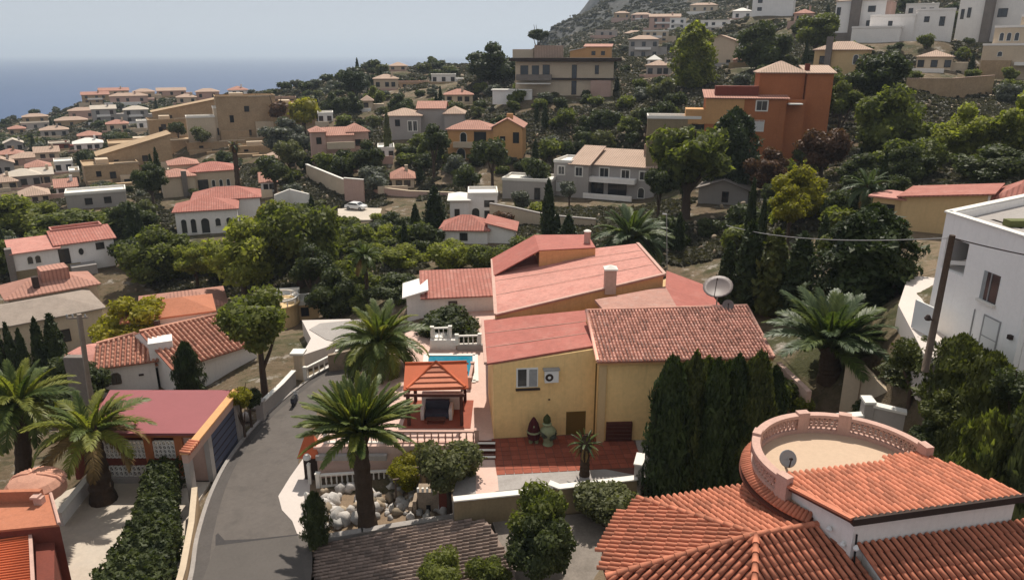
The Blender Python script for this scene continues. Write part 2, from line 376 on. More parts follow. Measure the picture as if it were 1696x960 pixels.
H('grey_villa', 'two-storey grey villa with white-framed windows, long balcony and pale tiled roofs', 1000, 328, 144,
  [(-10.6, -7, 0, 8, 6.4, 'flat', 'coping', 0), (-7, -3.2, -.3, 9, 6.3, 'shed_b', 'far_roof_pale', 2.6), (-3.2, 9.5, 1.6, 10, 6.2, 'shed_b', 'far_roof_pale', 2.2)],
  'grey_wall', [(-9, 0, 4.9, 1.2, 1.5, 'f'), (-5.2, -.3, 4.9, 1.3, 1.6, 'f'), (-.6, 1.6, 4.5, 1.7, 2.2, 'f'), (3.7, 1.6, 4.5, 1.5, 1.9, 'f'), (7.4, 1.6, 4.6, 1.6, 1.5, 'f'),
   (-9, 0, 1.7, 2.0, 1.9, 'w'), (-2.2, 1.6, 1.5, 3.0, 2.4, 'd'), (2.2, 1.6, 1.5, 3.6, 2.4, 'd'), (7, 1.6, 1.3, 1.3, 2.0, 'a')], -17,
  [('balcony', 'white_wall', -4, 6, 0, 1.59, 3.0, 3.95), ('terrace_wall', 'white_wall', -3.8, 6, -1.6, -1.3, 0, 1.0), ('chimney', 'far_roof_pale', 5.5, 7.6, 8, 9.4, 8, 9.9)], cat='villa')
H('flat_roofed_annex', 'low white flat-roofed annex with dark doorway beside the grey villa', 872, 330, 146,
  [(-5, 5, 0, 7, 3.6, 'flat', 'coping', 0)], 'grey_wall', [(2.2, 0, 1.2, 1.0, 2.2, 'd')], -14, cat='annex')
H('orange_house', 'large burnt-orange house on three levels with pink hipped roofs', 1235, 266, 137,
  [(-8, 6.2, 0, 10, 11.3, 'shed_b', 'far_roof', 1.0), (1.5, 9.5, 4, 12, 15.7, 'hip', 'far_roof_pale', 2.0), (9.7, 14.2, 3, 11, 15.7, 'shed_b', 'far_roof_pale', 1.2)],
  'orange_wall', [(1.9, 0, 10.0, 1.8, 1.6, 'f'), (1.7, 0, 6.4, 1.7, 1.9, 'w'), (-5.3, 0, 9.7, 1.1, 2.4, 'd'), (-2.7, 0, 9.7, 2.6, 2.4, 'd'), (-4.1, 0, 9.7, .5, 2.4, 'w')], 6,
  [('parapet', 'dark_red_wall', -6.4, 1.4, 2.5, 5, 11.4, 13.3), ('pale_bay', 'pale_orange_wall', -8.1, -1.2, -.12, .2, 6.6, 11.1),
   ('terrace_block', 'pale_orange_wall', -11.6, -8.1, 0, 5, 6.5, 9.2), ('awning', 'coping', 6.4, 8.8, -1.2, 1.5, 10.3, 10.5), ('porch', 'orange_wall', 6.2, 9.6, 1.2, 4, 0, 11), ('chimney', 'dark_red_wall', 9.5, 10.3, 5, 6, 15, 17.3)])
H('garage_block', 'long low ochre garage with flat cream roof below the burnt-orange house', 1127, 226, 138,
  [(-6.2, 6, 0, 6, 3.2, 'flat', 'coping', 0)], 'ochre_wall', [(3.6, 0, 1.3, 3.2, 2.2, 'd')], 4, [('basement_wall', 'ochre_wall', -6.15, 5.95, .05, 5.9, -9, -3.4)], cat='garage', pad=False)
H('modern_villa', 'wide modern villa with dark overhanging flat roof and grey walls', 930, 160, 205,
  [(-13, 14.2, 0, 10, 9.3, None, 'dark_trim', 0)], 'cream_wall',
  [(-10.5, 0, 7.0, 2.0, 2.4, 'd'), (-7.4, 0, 7.0, 1.8, 2.4, 'd'), (-4.4, 0, 7.0, 1.8, 2.8, 'd'), (3.4, 0, 6.6, 1.2, 3.6, 'd'), (9.6, 0, 7.2, .9, 2.2, 'd'), (3.4, 0, 2.4, 1.2, 3.6, 'd'), (10.6, 0, 2, 1.3, 2.0, 'd')], -2,
  [('roof', 'dark_trim', -14.6, 16.2, -1.6, 11, 9.4, 10.3), ('floor_band', 'dark_trim', -3, 14.8, -.7, 9, 4.5, 5.0), ('balcony', 'tower_grey', -12.6, -2.8, -2.5, -.05, 4.4, 5.9),
   ('roof_box', 'far_roof_pale', -8, 0, 3, 8, 10.3, 13.6), ('roof_dome', 'cream_wall', -14.2, -8.3, 4, 8, 10.3, 12.6), ('terrace', 'white_wall', -19, -8, -4, -2.6, -2, 1.7), ('terrace_floor', 'coping', -19.4, -8, -4.3, 0, 1.7, 2.0), ('terrace_canopy', 'coping', -12.5, -3, -3, -.1, 3.4, 3.7), ('side_wing', 'pink_wall', 8, 13.6, -1.4, -.02, 0, 4.4)], cat='villa')
H('orange_villa', 'two-storey peach villa with pink roof, arched porch and curved balcony', 800, 264, 166,
  [(-8, 2.4, 0, 8, 6.6, 'hip', 'far_roof', 1.7), (2.4, 9, -.9, 9, 7.2, 'gable_y', 'far_roof', 2.0)], 'pale_orange_wall',
  [(-4.4, 0, 4.9, 1.5, 2.2, 'a'), (-.6, 0, 4.9, 2.6, 2.3, 'd'), (4.6, -.9, 4.8, 1.0, .8, 'd'), (-5, 0, 1.3, 1.9, 2.3, 'a'), (-1, 0, 1.3, 2.4, 2.3, 'd'), (7.6, -.9, 5, 1.2, 2.2, 'd')], -8,
  [('balcony', 'cream_wall', -6.6, .2, -1.4, -.04, 2.7, 3.9), ('chimney', 'pale_orange_wall', 5.2, 6.6, 2, 3, 8.2, 10)], cat='villa')
H('white_villa', 'grey-white villa with three stepped pale pink tile roofs above dark trees', 698, 231, 190,
  [(-9.4, 0, 0, 9, 6, 'hip', 'far_roof_pale', 1.6), (-1, 6, 3, 12, 7.6, 'gable_x', 'far_roof', 1.6), (6, 11, 1, 10, 6.4, 'hip', 'far_roof_pale', 1.5)], 'grey_wall',
  [(-6, 0, 4.2, 1.1, 1.5, 'd'), (-2.8, 0, 3.4, .9, 2.4, 'f'), (-1.5, 0, 3.4, .9, 2.4, 'f')], -6, cat='villa')
H('pink_villa', 'pink villa with jumbled red tile roofs above a long beige wall', 566, 264, 176,
  [(-6.6, -3.4, 0, 6, 6.6, 'hip', 'far_roof', 1.0), (-3.4, 3, 1, 9, 5.6, 'gable_x', 'far_roof', 1.6), (2, 7, 2, 10, 6.2, 'hip', 'far_roof', 1.6)], 'pink_wall',
  [(-5, 0, 4.6, 1, 1.4, 'd'), (0, 1, 3.2, 4.4, .8, 'd'), (4.4, 2, 3.6, 1.2, 1.4, 'd')], 6, [('terrace_wall', 'cream_wall', -3.3, 3.2, -1, -.6, 2.6, 4.2)], cat='villa')
H('arched_villa', 'white villa with salmon hipped roof and row of arched openings', 348, 386, 135,
  [(-5.5, 5, 0, 8, 4.3, 'hip', 'pink_tiles', 1.5), (-3, 9.2, 8.2, 17, 4.7, 'hip', 'pink_tiles', 1.7)], 'white_wall',
  [(-4.2, 0, 1.6, 1.0, 2.6, 'a'), (-2.6, 0, 1.6, 1.0, 2.6, 'a'), (-.6, 0, 1.5, 1.5, 2.8, 'a'), (1.6, 0, 2.0, 1.0, 1.5, 'a'), (3.5, 0, 2.0, 1.0, 1.5, 'a')], -4, cat='villa')
H('pale_villa', 'cream villa with flat pink roofs in front of the tan retaining walls', 338, 321, 166,
  [(-8.4, -1.6, -1, 6, 4.4, 'hip', 'far_roof', 1.3), (-2, 8, 1.5, 11, 4.8, 'hip', 'pink_tiles', 1.5), (-6, 0, 8, 15, 5.8, 'hip', 'far_roof', 1.2)], 'cream_wall',
  [(2.4, 1.5, 2, .8, 1.6, 'a'), (4, 1.5, 2, .8, 1.6, 'a'), (5.6, 1.5, 2, .8, 1.6, 'a'), (.2, 1.5, 1.6, 2, 2.6, 'd')], 4, [('chimney', 'tower_grey', -4.3, -3.2, -1.6, -1.05, 0, 5.6)], cat='villa')
H('tower_house', 'white house with salmon mono-pitch roofs and grey chimney tower on stilted base', 118, 452, 113,
  [(-6.9, -1.2, 0, 6, 4.2, 'shed_b', 'faded_roof', .8), (-1.2, 6.6, .6, 6.5, 4.5, 'shed_b', 'pink_tiles', 1.0), (-1, 6, 6.5, 9, 5.2, 'flat', 'faded_roof', .0)], 'white_wall',
  [(-4.9, 0, 2.9, .8, 1.2, 'a'), (-3.9, 0, 2.9, .8, 1.2, 'a'), (-.4, .6, 2.6, 1.3, 2.2, 'd'), (1.9, .6, 3.0, .8, 1.2, 'o'), (4.6, .6, 3.5, 1.0, .9, 'd')], 5,
  [('chimney_tower', 'tower_grey', -7.8, -6.95, -.4, .9, -2, 5.0), ('undercroft', 'ochre_wall', -6.95, 1.5, -.08, -.01, -2, 1.5), ('stair', 'concrete', 0, 3.4, -2, .5, -1, 1.3)])
H('pink_roofed_lodge', 'low white lodge under rounded salmon roof amid hedges', 790, 404, 110,
  [(-5.4, 1.6, 0, 6, 2.1, 'hip', 'pink_tiles', 1.7), (1.6, 5.6, .6, 6, 2.0, 'shed_l', 'pink_tiles', 1.2)], 'white_wall', [(-2, 0, 1.1, 1, 1, 'd')], -6, cat='lodge')
H('arcaded_house', 'white house with arcaded porch and pergola beside the fence wall', 790, 371, 127,
  [(-4.6, -1.4, 0, 6, 4.2, 'hip', 'coping', .6), (-1.4, 3.6, .8, 7, 4.8, 'flat', 'coping', 0)], 'white_wall', [(-.2, .8, 1.5, 1.4, 2.4, 'a'), (2.2, .8, 3.4, 1.6, 1.0, 'd'), (2, .8, 1.2, 1.2, 1.8, 'd'), (-3.4, 0, 1.6, .7, 2.0, 'd')], 0)
H('pool_house', 'white shed with pink mono-pitch roof behind the pool balustrade', 758, 524, 82,
  [(-3.6, 5.4, 0, 6, 2.4, 'shed_b', 'pink_tiles', 1.2), (-5.6, -3.6, .5, 5, 3.2, 'shed_l', 'white_wall', -.8)], 'white_wall', [(-.5, 0, 1.3, .8, .9, 'd')], 3, cat='shed')
H('round_balcony_house', 'cream house with round balustraded balcony behind the shade tree', 470, 536, 92,
  [(-2.6, 1.6, .5, 5, 2.6, 'flat', 'coping', 0), (1.6, 4.2, 1.0, 4, 2.0, 'flat', 'coping', 0)], 'peach_wall', [(-.6, .5, 1.3, 1.0, 1.2, 'd'), (2.6, 1.0, 1.1, .8, 1.0, 'd')], -8)
H('grey_roofed_house', 'low house with broad pale grey roof behind pointed cypresses', 80, 588, 88,
  [(-8, 6.5, 0, 9, 4.6, 'hip', 'weathered_roof', 1.2), (-2, 8, 9.2, 16, 5.2, 'hip', 'far_roof', 1.4)], 'cream_wall', [(2, 0, 2, 1.2, 1.4, 'd'), (-3, 0, 2, 1.2, 1.4, 'd')], 6, [('chimney', 'dark_trim', 1.0, 1.7, 10, 10.8, 5, 7.2), ('roof_dome', 'far_roof', 2.2, 5.4, 11, 14, 6, 7.6)])
H('terracotta_roofed_house', 'house with low brown terracotta hipped roof under leafy bush', 310, 543, 96,
  [(-5, 5, 0, 8, 2.6, 'hip', 'far_roof', 1.3)], 'cream_wall', [(0, 0, 1.4, 1, 1, 'd')], 0)
H('peach_house', 'peach single-storey house with pink roof and striped awning', 1546, 386, 75,
  [(-6.2, -3.4, .3, 4, 3.1, 'hip', 'faded_roof', .35), (-3.4, 4.2, 0, 7, 3.4, 'shed_r', 'pink_tiles', 1.2), (4.2, 8.4, 1.5, 9, 3.6, 'hip', 'pink_tiles', 1.6)], 'peach_wall', [(-4.8, .3, 1.5, 1.4, 1.6, 'd')], -8,
  [('downpipe', 'coping', 4.1, 4.3, -.12, -.02, 0, 4.4)])
H('cream_tower_house', 'cream house with pale roof and tall grey chimney shaft', 1388, 126, 165,
  [(-5.6, 5.4, 0, 8, 5.6, 'hip', 'far_roof_pale', 1.8)], 'peach_wall', [(3.2, 0, 3.6, 1.1, 2.0, 'a'), (-3.8, 0, 3.4, 1.0, 1.6, 'd')], -8, [('chimney_shaft', 'tower_grey', -3.2, -1.9, -1, -.04, -2, 8.4)])
H('white_apartments', 'white apartment block on dark base with grey shaft up its middle', 1412, 80, 230,
  [(-6.6, 8, 0, 10, 14, 'hip', 'far_roof_pale', 1.4)], 'white_wall', [(4.1, 0, 11.4, 2.0, 1.6, 'd'), (4.1, 0, 7.2, 2.0, 1.6, 'd'), (-5.6, 0, 11, 1.0, 2.2, 'd'), (-5.6, 0, 6.4, 1.0, 2.2, 'd')], -16,
  [('shaft', 'tower_grey', -1.9, 1.0, -1.0, -.04, 0, 16), ('base_wall', 'tower_grey', -6.8, 8.1, -.3, -.05, -3, 4.6), ('side_bay', 'pink_wall', 6.6, 9.4, .4, 6, 3, 13.4)], cat='apartments')
H('tall_white_house', 'tall white house with mauve shaded side high on the slope', 1606, 70, 232,
  [(-4.6, 3.4, 0, 8, 14, 'flat', 'white_wall', 0), (3.4, 14, 3, 10, 13, 'flat', 'white_wall', 0)], 'white_wall', [(-3.4, 0, 8.4, .8, 2.8, 'd'), (-1.6, 0, 8.8, .8, 2.8, 'd'), (7, 3, 8.6, 2.4, 2.4, 'd')], -10, [('stair_tower', 'tower_grey', 2.4, 4.8, -.8, 3, -2, 15)])
H('stepped_white_villa', 'white stepped villa with three arched windows and round bay', 1668, 130, 188,
  [(-6.6, 8, 0, 8, 8.0, 'flat', 'white_wall', 0), (-5, 8, 3, 10, 12.4, 'flat', 'white_wall', 0), (.2, 8, 5, 11, 15, 'flat', 'white_wall', 0)], 'cream_wall',
  [(-3.2, 3, 10.2, 1.0, 2.0, 'a'), (-1.6, 3, 10.2, 1.0, 2.0, 'a'), (0.1, 3, 10.2, 1.0, 2.0, 'a'), (-2.6, 0, 6.0, 1.1, 1.2, 'a'), (4.4, 0, 6, .8, 3, 'd'), (5.2, 3, 10.4, .8, 2.6, 'd')], -4,
  [('round_bay', 'tan_wall', -6.2, .2, -1.8, -.04, -1, 4.4), ('balcony', 'white_wall', 1, 5, -2, -.04, 3.2, 4.0)], cat='villa')
H('long_white_house', 'long white terraced house with blank garden walls on the slope', 1470, 68, 214,
  [(-10, 3, 0, 6, 3.6, 'flat', 'white_wall', 0), (-6, 6, 6.2, 12, 7.0, 'flat', 'white_wall', 0), (6, 16, 7, 13, 8.4, 'flat', 'white_wall', 0)], 'white_wall', [(-.4, 6.2, 5, 1, 1.2, 'd'), (9, 7, 6, 1.2, 1.4, 'd'), (13, 7, 5.4, 1.2, 2.4, 'd')], -4)
H('beige_tower_house', 'tall beige gabled house with blank front wall', 1190, 117, 218,
  [(-4.4, 4, 0, 8, 8.4, 'gable_y', 'far_roof_pale', 1.6)], 'cream_wall', [(2.6, 0, 2.2, 1, 1.6, 'd')], -10, [('plinth', 'grey_wall', -4.6, 4.2, -.3, 0, -3, 2.2)])
H('big_white_block', 'big plain white block at the hilltop', 1278, 26, 300, [(-8, 8, 0, 10, 10, 'flat', 'white_wall', 0)], 'white_wall', [(-5, 0, 5.6, 1.6, 1.2, 'd'), (-5, 0, 2.6, 1.6, 1.2, 'd')], -6, cat='apartments')
H('pink_roofed_cottage', 'small cottage with pink roof above the dark overhanging flat roof', 978, 98, 262, [(-7.4, -2.2, 0, 7, 4.0, 'shed_l', 'white_wall', -1.2), (-2.2, 7.2, -.3, 8, 4.2, 'shed_b', 'far_roof', 1.0)], 'pale_orange_wall', [(1, -.3, 2, 1.2, 1.2, 'd'), (4.4, -.3, 2, 1.2, 1.2, 'd')], -4, cat='cottage')
H('slate_shed', 'grey shed with low slate gable beside the umbrella pine', 1200, 338, 122, [(-4.4, 3.6, 0, 6, 2.4, 'gable_y', 'tower_grey', 1.6)], 'grey_wall', [(0, 0, 1.2, .9, 1.6, 'd')], -6, cat='shed')
H('pale_long_house', 'long low grey-white house with dark windows among trees', 140, 346, 152, [(-3, 8, 0, 6, 3, 'flat', 'coping', 0)], 'grey_wall', [(1, 0, 1.5, 1.2, 1.2, 'd'), (4.5, 0, 1.5, 1.2, 1.2, 'd')], -3)
# hillside behind
Hs('low white house with grey roof at the upper edge of the scrub', 1050, 75, 420, 34, 18, 'hip', 'grey_wall', 'far_roof_pale')
Hs('rose-roofed house on the rocky slope below the summit', 1062, 40, 520, 34, 14, 'hip', 'pink_wall', 'far_roof_pale')
Hs('wide pinkish house with arched side wing on the slope', 1100, 50, 400, 50, 20, 'gable_x', 'pink_wall', 'far_roof_pale')
Hs('white arched house beside wide pinkish house', 1122, 49, 392, 26, 16, 'flat', 'white_wall', 'coping', nw=2)
Hs('long white house with thin cypresses before it', 1190, 55, 330, 60, 18, 'flat', 'white_wall', 'coping', nw=4)
Hs('pale house with flat top near the skyline of the slope', 1165, 22, 470, 44, 12, 'hip', 'cream_wall', 'far_roof_pale')
Hs('tiny cream house highest on the bare slope', 1160, 4, 560, 30, 10, 'hip', 'cream_wall', 'far_roof_pale', nw=2)
Hs('grey house with wide arch under the pinkish house', 1065, 98, 300, 48, 30, 'hip', 'grey_wall', 'far_roof_pale', nw=3)
Hs('cream house with curved roof edge between scrub and tall tree', 1085, 72, 330, 42, 18, 'flat', 'cream_wall', 'coping')
Hs('small white roof half hidden by the tall poplar', 1083, 110, 250, 22, 10, 'hip', 'white_wall', 'coping', nw=1)
Hs('pale wall-like house on bare slope beside the lone pine', 1004, 62, 430, 36, 10, 'flat', 'grey_wall', 'pale_concrete', nw=2)
Hs('tan house by itself under the rock slope', 1030, 32, 560, 26, 9, 'hip', 'tan_wall', 'far_roof_pale', nw=2)
Hs('low pink roof just above the burnt-orange house', 1245, 108, 200, 60, 8, 'hip', 'pink_wall', 'far_roof', nw=2)
Hs('white house with rounded roof beside the big dark tree', 1228, 34, 360, 30, 14, 'hip', 'white_wall', 'coping', nw=2)
# skyline in the middle
Hs('long flat tan house on the middle ridge', 680, 150, 300, 62, 12, 'flat', 'tan_wall', 'far_roof_pale', nw=4)
Hs('cream house with stepped walls on the middle ridge', 640, 150, 285, 40, 18, 'hip', 'cream_wall', 'far_roof_pale', nw=3)
Hs('far pale house on the crest among dark pines', 660, 118, 340, 30, 8, 'hip', 'cream_wall', 'far_roof_pale', nw=2)
Hs('small round cream house among dark rounded trees', 609, 182, 235, 18, 14, 'hip', 'cream_wall', 'far_roof_pale', nw=1, dm=5)
Hs('white low house at the end of the orange bank', 540, 204, 225, 24, 14, 'flat', 'white_wall', 'coping', nw=2)
# left hillside
L = [('grey flat house near the shore edge', 60, 215, 400, 40, 10, 'flat', 'grey_wall', 'pale_concrete'),
     ('tan hipped house below the cliff-like trees', 120, 212, 380, 46, 12, 'hip', 'tan_wall', 'far_roof_pale'),
     ('long pinkish house under the dark ridge trees', 150, 198, 400, 60, 14, 'hip', 'pink_wall', 'far_roof_pale'),
     ('white-grey house with double roof in the hillside centre', 175, 204, 350, 36, 22, 'gable_x', 'grey_wall', 'pale_concrete'),
     ('large pale grey domed house on the left ridge', 228, 203, 345, 36, 20, 'hip', 'grey_wall', 'pale_concrete'),
     ('rose house below the ridge crest', 215, 172, 410, 56, 12, 'hip', 'pink_wall', 'far_roof_pale'),
     ('cream house at the top of the left ridge', 240, 165, 420, 32, 12, 'hip', 'cream_wall', 'far_roof_pale'),
     ('dark brown gabled house on the left ridge', 160, 172, 430, 40, 14, 'gable_x', 'tan_wall', 'far_roof'),
     ('small tan cottage next to the shore pines', 30, 224, 390, 24, 10, 'hip', 'tan_wall', 'far_roof'),
     ('white-roofed long house above the tan terraces', 148, 250, 265, 42, 12, 'hip', 'white_wall', 'coping'),
     ('brown carport house with pale flat roof', 100, 249, 275, 30, 10, 'flat', 'dark_red_wall', 'pale_concrete'),
     ('low house with orange tiles between dark trees', 150, 233, 300, 34, 8, 'hip', 'pink_wall', 'far_roof'),
     ('rose-roofed house with bright white gable end', 48, 276, 255, 46, 14, 'hip', 'pink_wall', 'far_roof_pale'),
     ('pale grey shed-like house at left among shrubs', 25, 252, 300, 26, 14, 'gable_y', 'grey_wall', 'pale_concrete'),
     ('grey house with dark arch at the picture edge', 8, 294, 235, 32, 22, 'gable_y', 'grey_wall', 'far_roof_pale'),
     ('long greenish-grey house with shallow roof', 42, 312, 205, 48, 20, 'hip', 'grey_wall', 'pale_concrete'),
     ('pale roofed house beside two thin cypresses', 74, 308, 210, 28, 18, 'gable_x', 'cream_wall', 'pale_concrete'),
     ('low cream house at the lower edge of hillside', 10, 314, 200, 34, 12, 'hip', 'cream_wall', 'far_roof_pale'),
     ('cream tower-like house beside the dirt drive', 128, 312, 205, 14, 26, 'flat', 'cream_wall', 'coping'),
     ('pale villa with arched porch above the palms', 223, 300, 205, 22, 26, 'hip', 'cream_wall', 'far_roof_pale'),
     ('flat grey house at the crest right of the dome-shaped tree', 470, 172, 300, 40, 8, 'flat', 'tan_wall', 'far_roof_pale'),
     ('small white house between dark hedges below the crest', 310, 172, 380, 30, 10, 'hip', 'cream_wall', 'far_roof_pale'),
     ('tan crest house with two chimneys', 345, 165, 390, 36, 12, 'hip', 'pink_wall', 'far_roof_pale')]
L += [('cream cottage on the lower left slope above the yellow-green tree', 60, 338, 178, 40, 14, 'hip', 'cream_wall', 'far_roof_pale'),
      ('white cottage squeezed between shrubs at the slope foot', 112, 322, 186, 30, 12, 'gable_x', 'white_wall', 'far_roof'),
      ('rose cottage above the long greenish-grey house', 66, 290, 226, 34, 13, 'hip', 'pink_wall', 'far_roof'),
      ('pale cube house on the open left slope', 108, 286, 228, 26, 16, 'flat', 'white_wall', 'coping'),
      ('tan house with red roof among dark shrubs', 20, 268, 262, 36, 12, 'hip', 'tan_wall', 'far_roof'),
      ('cream house with chimney below the carport house', 80, 266, 246, 34, 13, 'gable_x', 'cream_wall', 'far_roof_pale'),
      ('grey house under the shoreline trees', 92, 228, 335, 40, 12, 'hip', 'grey_wall', 'far_roof_pale'),
      ('small red-roofed house left of the domed house', 196, 218, 318, 32, 12, 'hip', 'cream_wall', 'far_roof'),
      ('white house with long flat roof above the tan terraces', 250, 214, 318, 40, 12, 'flat', 'white_wall', 'coping'),
      ('ochre house beside the shoreline pines', 60, 204, 420, 36, 10, 'hip', 'tan_wall', 'far_roof_pale'),
      ('cream row house on the left crest', 190, 160, 440, 44, 9, 'gable_x', 'cream_wall', 'far_roof'),
      ('pinkish row house on the left crest', 285, 160, 430, 44, 9, 'gable_x', 'pink_wall', 'far_roof_pale'),
      ('white crest house above the sloping tan wall', 395, 160, 340, 30, 10, 'hip', 'white_wall', 'far_roof'),
      ('pale house with broad terrace above the driveway wall', 470, 282, 182, 44, 20, 'hip', 'cream_wall', 'far_roof_pale'),
      ('small white house left of the curved driveway wall', 446, 318, 160, 24, 16, 'gable_x', 'white_wall', 'far_roof'),
      ('cream house behind the column cypress on the middle slope', 668, 312, 158, 36, 16, 'hip', 'cream_wall', 'far_roof'),
      ('white garden house below the white villa', 640, 262, 172, 26, 14, 'flat', 'white_wall', 'coping'),
      ('red-roofed house in the trees left of the modern villa', 760, 172, 232, 46, 14, 'hip', 'cream_wall', 'far_roof'),
      ('pale terraced house on the ridge right of the long tan house', 735, 138, 290, 40, 12, 'flat', 'white_wall', 'coping'),
      ('grey-white house on the scrub slope below the cottage', 1090, 128, 232, 40, 18, 'hip', 'grey_wall', 'far_roof_pale'),
      ('white stepped house beside the tall poplar', 1205, 88, 262, 38, 18, 'flat', 'white_wall', 'coping'),
      ('cream house above the long tan terrace wall', 1545, 118, 186, 52, 22, 'hip', 'cream_wall', 'far_roof_pale'),
      ('white house between apartment block and tall white house', 1525, 28, 270, 48, 18, 'flat', 'white_wall', 'coping'),
      ('pink house above the big round dark tree', 1330, 40, 262, 30, 16, 'hip', 'pink_wall', 'far_roof')]
for l in L: Hs(*l, nw=2 if l[4] < 40 else 3)
# tan terraces and buildings on the left spur
T = [('tall plain tan building on the left spur', 415, 240, 232, 92, 74, 'flat', 10, 1),
     ('wide tan building with rough orange bank on top', 490, 242, 236, 74, 64, 'flat', 14, 0),
     ('long sloping tan wall building below the crest', 330, 226, 250, 130, 40, 'shed_r', 8, 2),
     ('stepped tan building with two dark openings', 290, 240, 240, 70, 38, 'flat', 10, 2),
     ('long tan terrace block in the middle of the spur', 270, 268, 222, 150, 30, 'flat', 12, 0),
     ('lower tan terrace block with small dark hole', 230, 290, 205, 110, 34, 'shed_r', 10, 1),
     ('flat tan terrace block at the foot of the spur', 190, 306, 195, 80, 30, 'flat', 12, 1),
     ('narrow tan ledge block half way up the spur', 360, 250, 224, 90, 12, 'flat', 5, 0),
     ('low tan ledge block below the plain tan building', 440, 256, 218, 110, 12, 'flat', 5, 0),
     ('thin tan ledge block on the open slope of the spur', 300, 300, 196, 70, 10, 'flat', 5, 0)]
for (lb, px, py, t, w, h, rf, dm, nw) in T:
    k = t / FPX; W_m, H_m = w * k, h * k; sd = int(px)
    ex = [('ledge', 'tan_wall', -W_m * .48, -W_m * (.1 - .03 * (sd % 4)), -2.4, -.06, -3, H_m * .34), ('ledge', 'tan_wall', -W_m * .2, W_m * .3, -4.4, -2.45, -3, H_m * .18), ('ledge', 'cream_wall', W_m * .12, W_m * .46, -1.3, -.05, -3, H_m * (.45 + .05 * (sd % 3))),
          ('opening', 'dark_void', W_m * .18, W_m * .18 + 1.8, -1.36, -1.302, .2, min(2.4, H_m * .3)), ('opening', 'dark_void', -W_m * .3, -W_m * .3 + 1.2, -.055, -.01, H_m * .5, H_m * .5 + min(2.2, H_m * .3)), ('roof_box', 'cream_wall', -W_m * .25, -W_m * .02, dm * .3, dm * .7, H_m, H_m + 1.6), ('parapet', 'cream_wall', W_m * .05, W_m * .5, -.12, .15, H_m + .5, H_m + .9)]
    if rf == 'shed_r': ex = ex[:5]
    Hs(lb, px, py, t, w, h, rf, 'tan_wall', 'tan_wall', 4, dm, nw, name='tan_building', cat='building', rise=5. if rf == 'shed_r' else 1.5, extras=ex)
H('pale_ruin', 'pale flat-topped house set among the tan terraces', 348, 230, 226, [(-6, 2, 0, 6, 6.4, 'flat', 'coping', 0), (2, 8, 1, 6, 9, 'flat', 'coping', 0)], 'cream_wall', [(5, 1, 2, 1.6, 2.4, 'a'), (3, 1, 2, 1, 2, 'd')], 3)
# ------------------------------------------------------------------ terrain from spot heights
CP = []
def cpt(px, py, z=None, t=None, dz=0.):
    p = at(px, py, z=z, t=t); CP.append((p.x, p.y, p.z + dz))
for h in HS:
    if not h['pad']: continue
    w0 = min(b[0] for b in h['blocks']); w1 = max(b[1] for b in h['blocks']); d1 = max(b[3] for b in h['blocks'])
    ca, sa = math.cos(h['rz']), math.sin(h['rz'])
    for lx, ly in ((w0, -1), (w1, -1), (w0, d1), (w1, d1), ((w0 + w1) / 2, -2)):
        CP.append((h['p'].x + ca * lx - sa * ly, h['p'].y + sa * lx + ca * ly, h['p'].z - (0.1 if ly < 0 else -.3)))
for x, y, z in [(-60, 0, -6), (-30, 0, -5), (0, 0, -3), (20, 0, 1), (45, 0, 6), (80, 0, 16), (0, -14, -3), (60, -14, 10), (-60, -14, -6), (-20, 22, -4), (-15, 32, -3.3),
                (-30, 36, -3.4), (-27, 42, -3.4), (-30, 48, -3.4), (-40, 44, -4), (-20, 44, -3.2), (-19, 54, -3.2), (-18, 64, -3.2), (-13, 74, -3.1), (-12, 42, -3.2), (-8, 44, -3.2), (-5, 46, -3.1),
                (-8, 36, -4.2), (0, 30, -1.6), (2, 38, -1.5), (6, 40, -1.4), (-2, 36, -1.9), (9, 41, -1.2), (12, 42, -.6), (18, 45, .4), (14, 52, -.4), (0, 47, -.8), (4, 46, -.8), (-8, 50, -.9), (-8, 60, -.9), (-5, 68, -.6), (4, 56, -.4), (4, 66, -.2), (14, 66, .6),
                (10, 30, 0), (16, 34, 1.2), (22, 38, 2.0), (16, 20, 1), (26, 26, 4), (24, 42, 2.9), (23.5, 46, 2.2), (26, 43.5, 8.5), (27, 36, 8.6), (27, 41, 10.2), (27, 46, 10.4), (36, 42, 11.5), (30, 52, 10.5), (22, 50, 2.4), (23, 58, 3.4), (34, 34, 10), (40, 20, 9), (60, 40, 20), (36, 62, 9.2)]:
    CP.append((x, y, z))
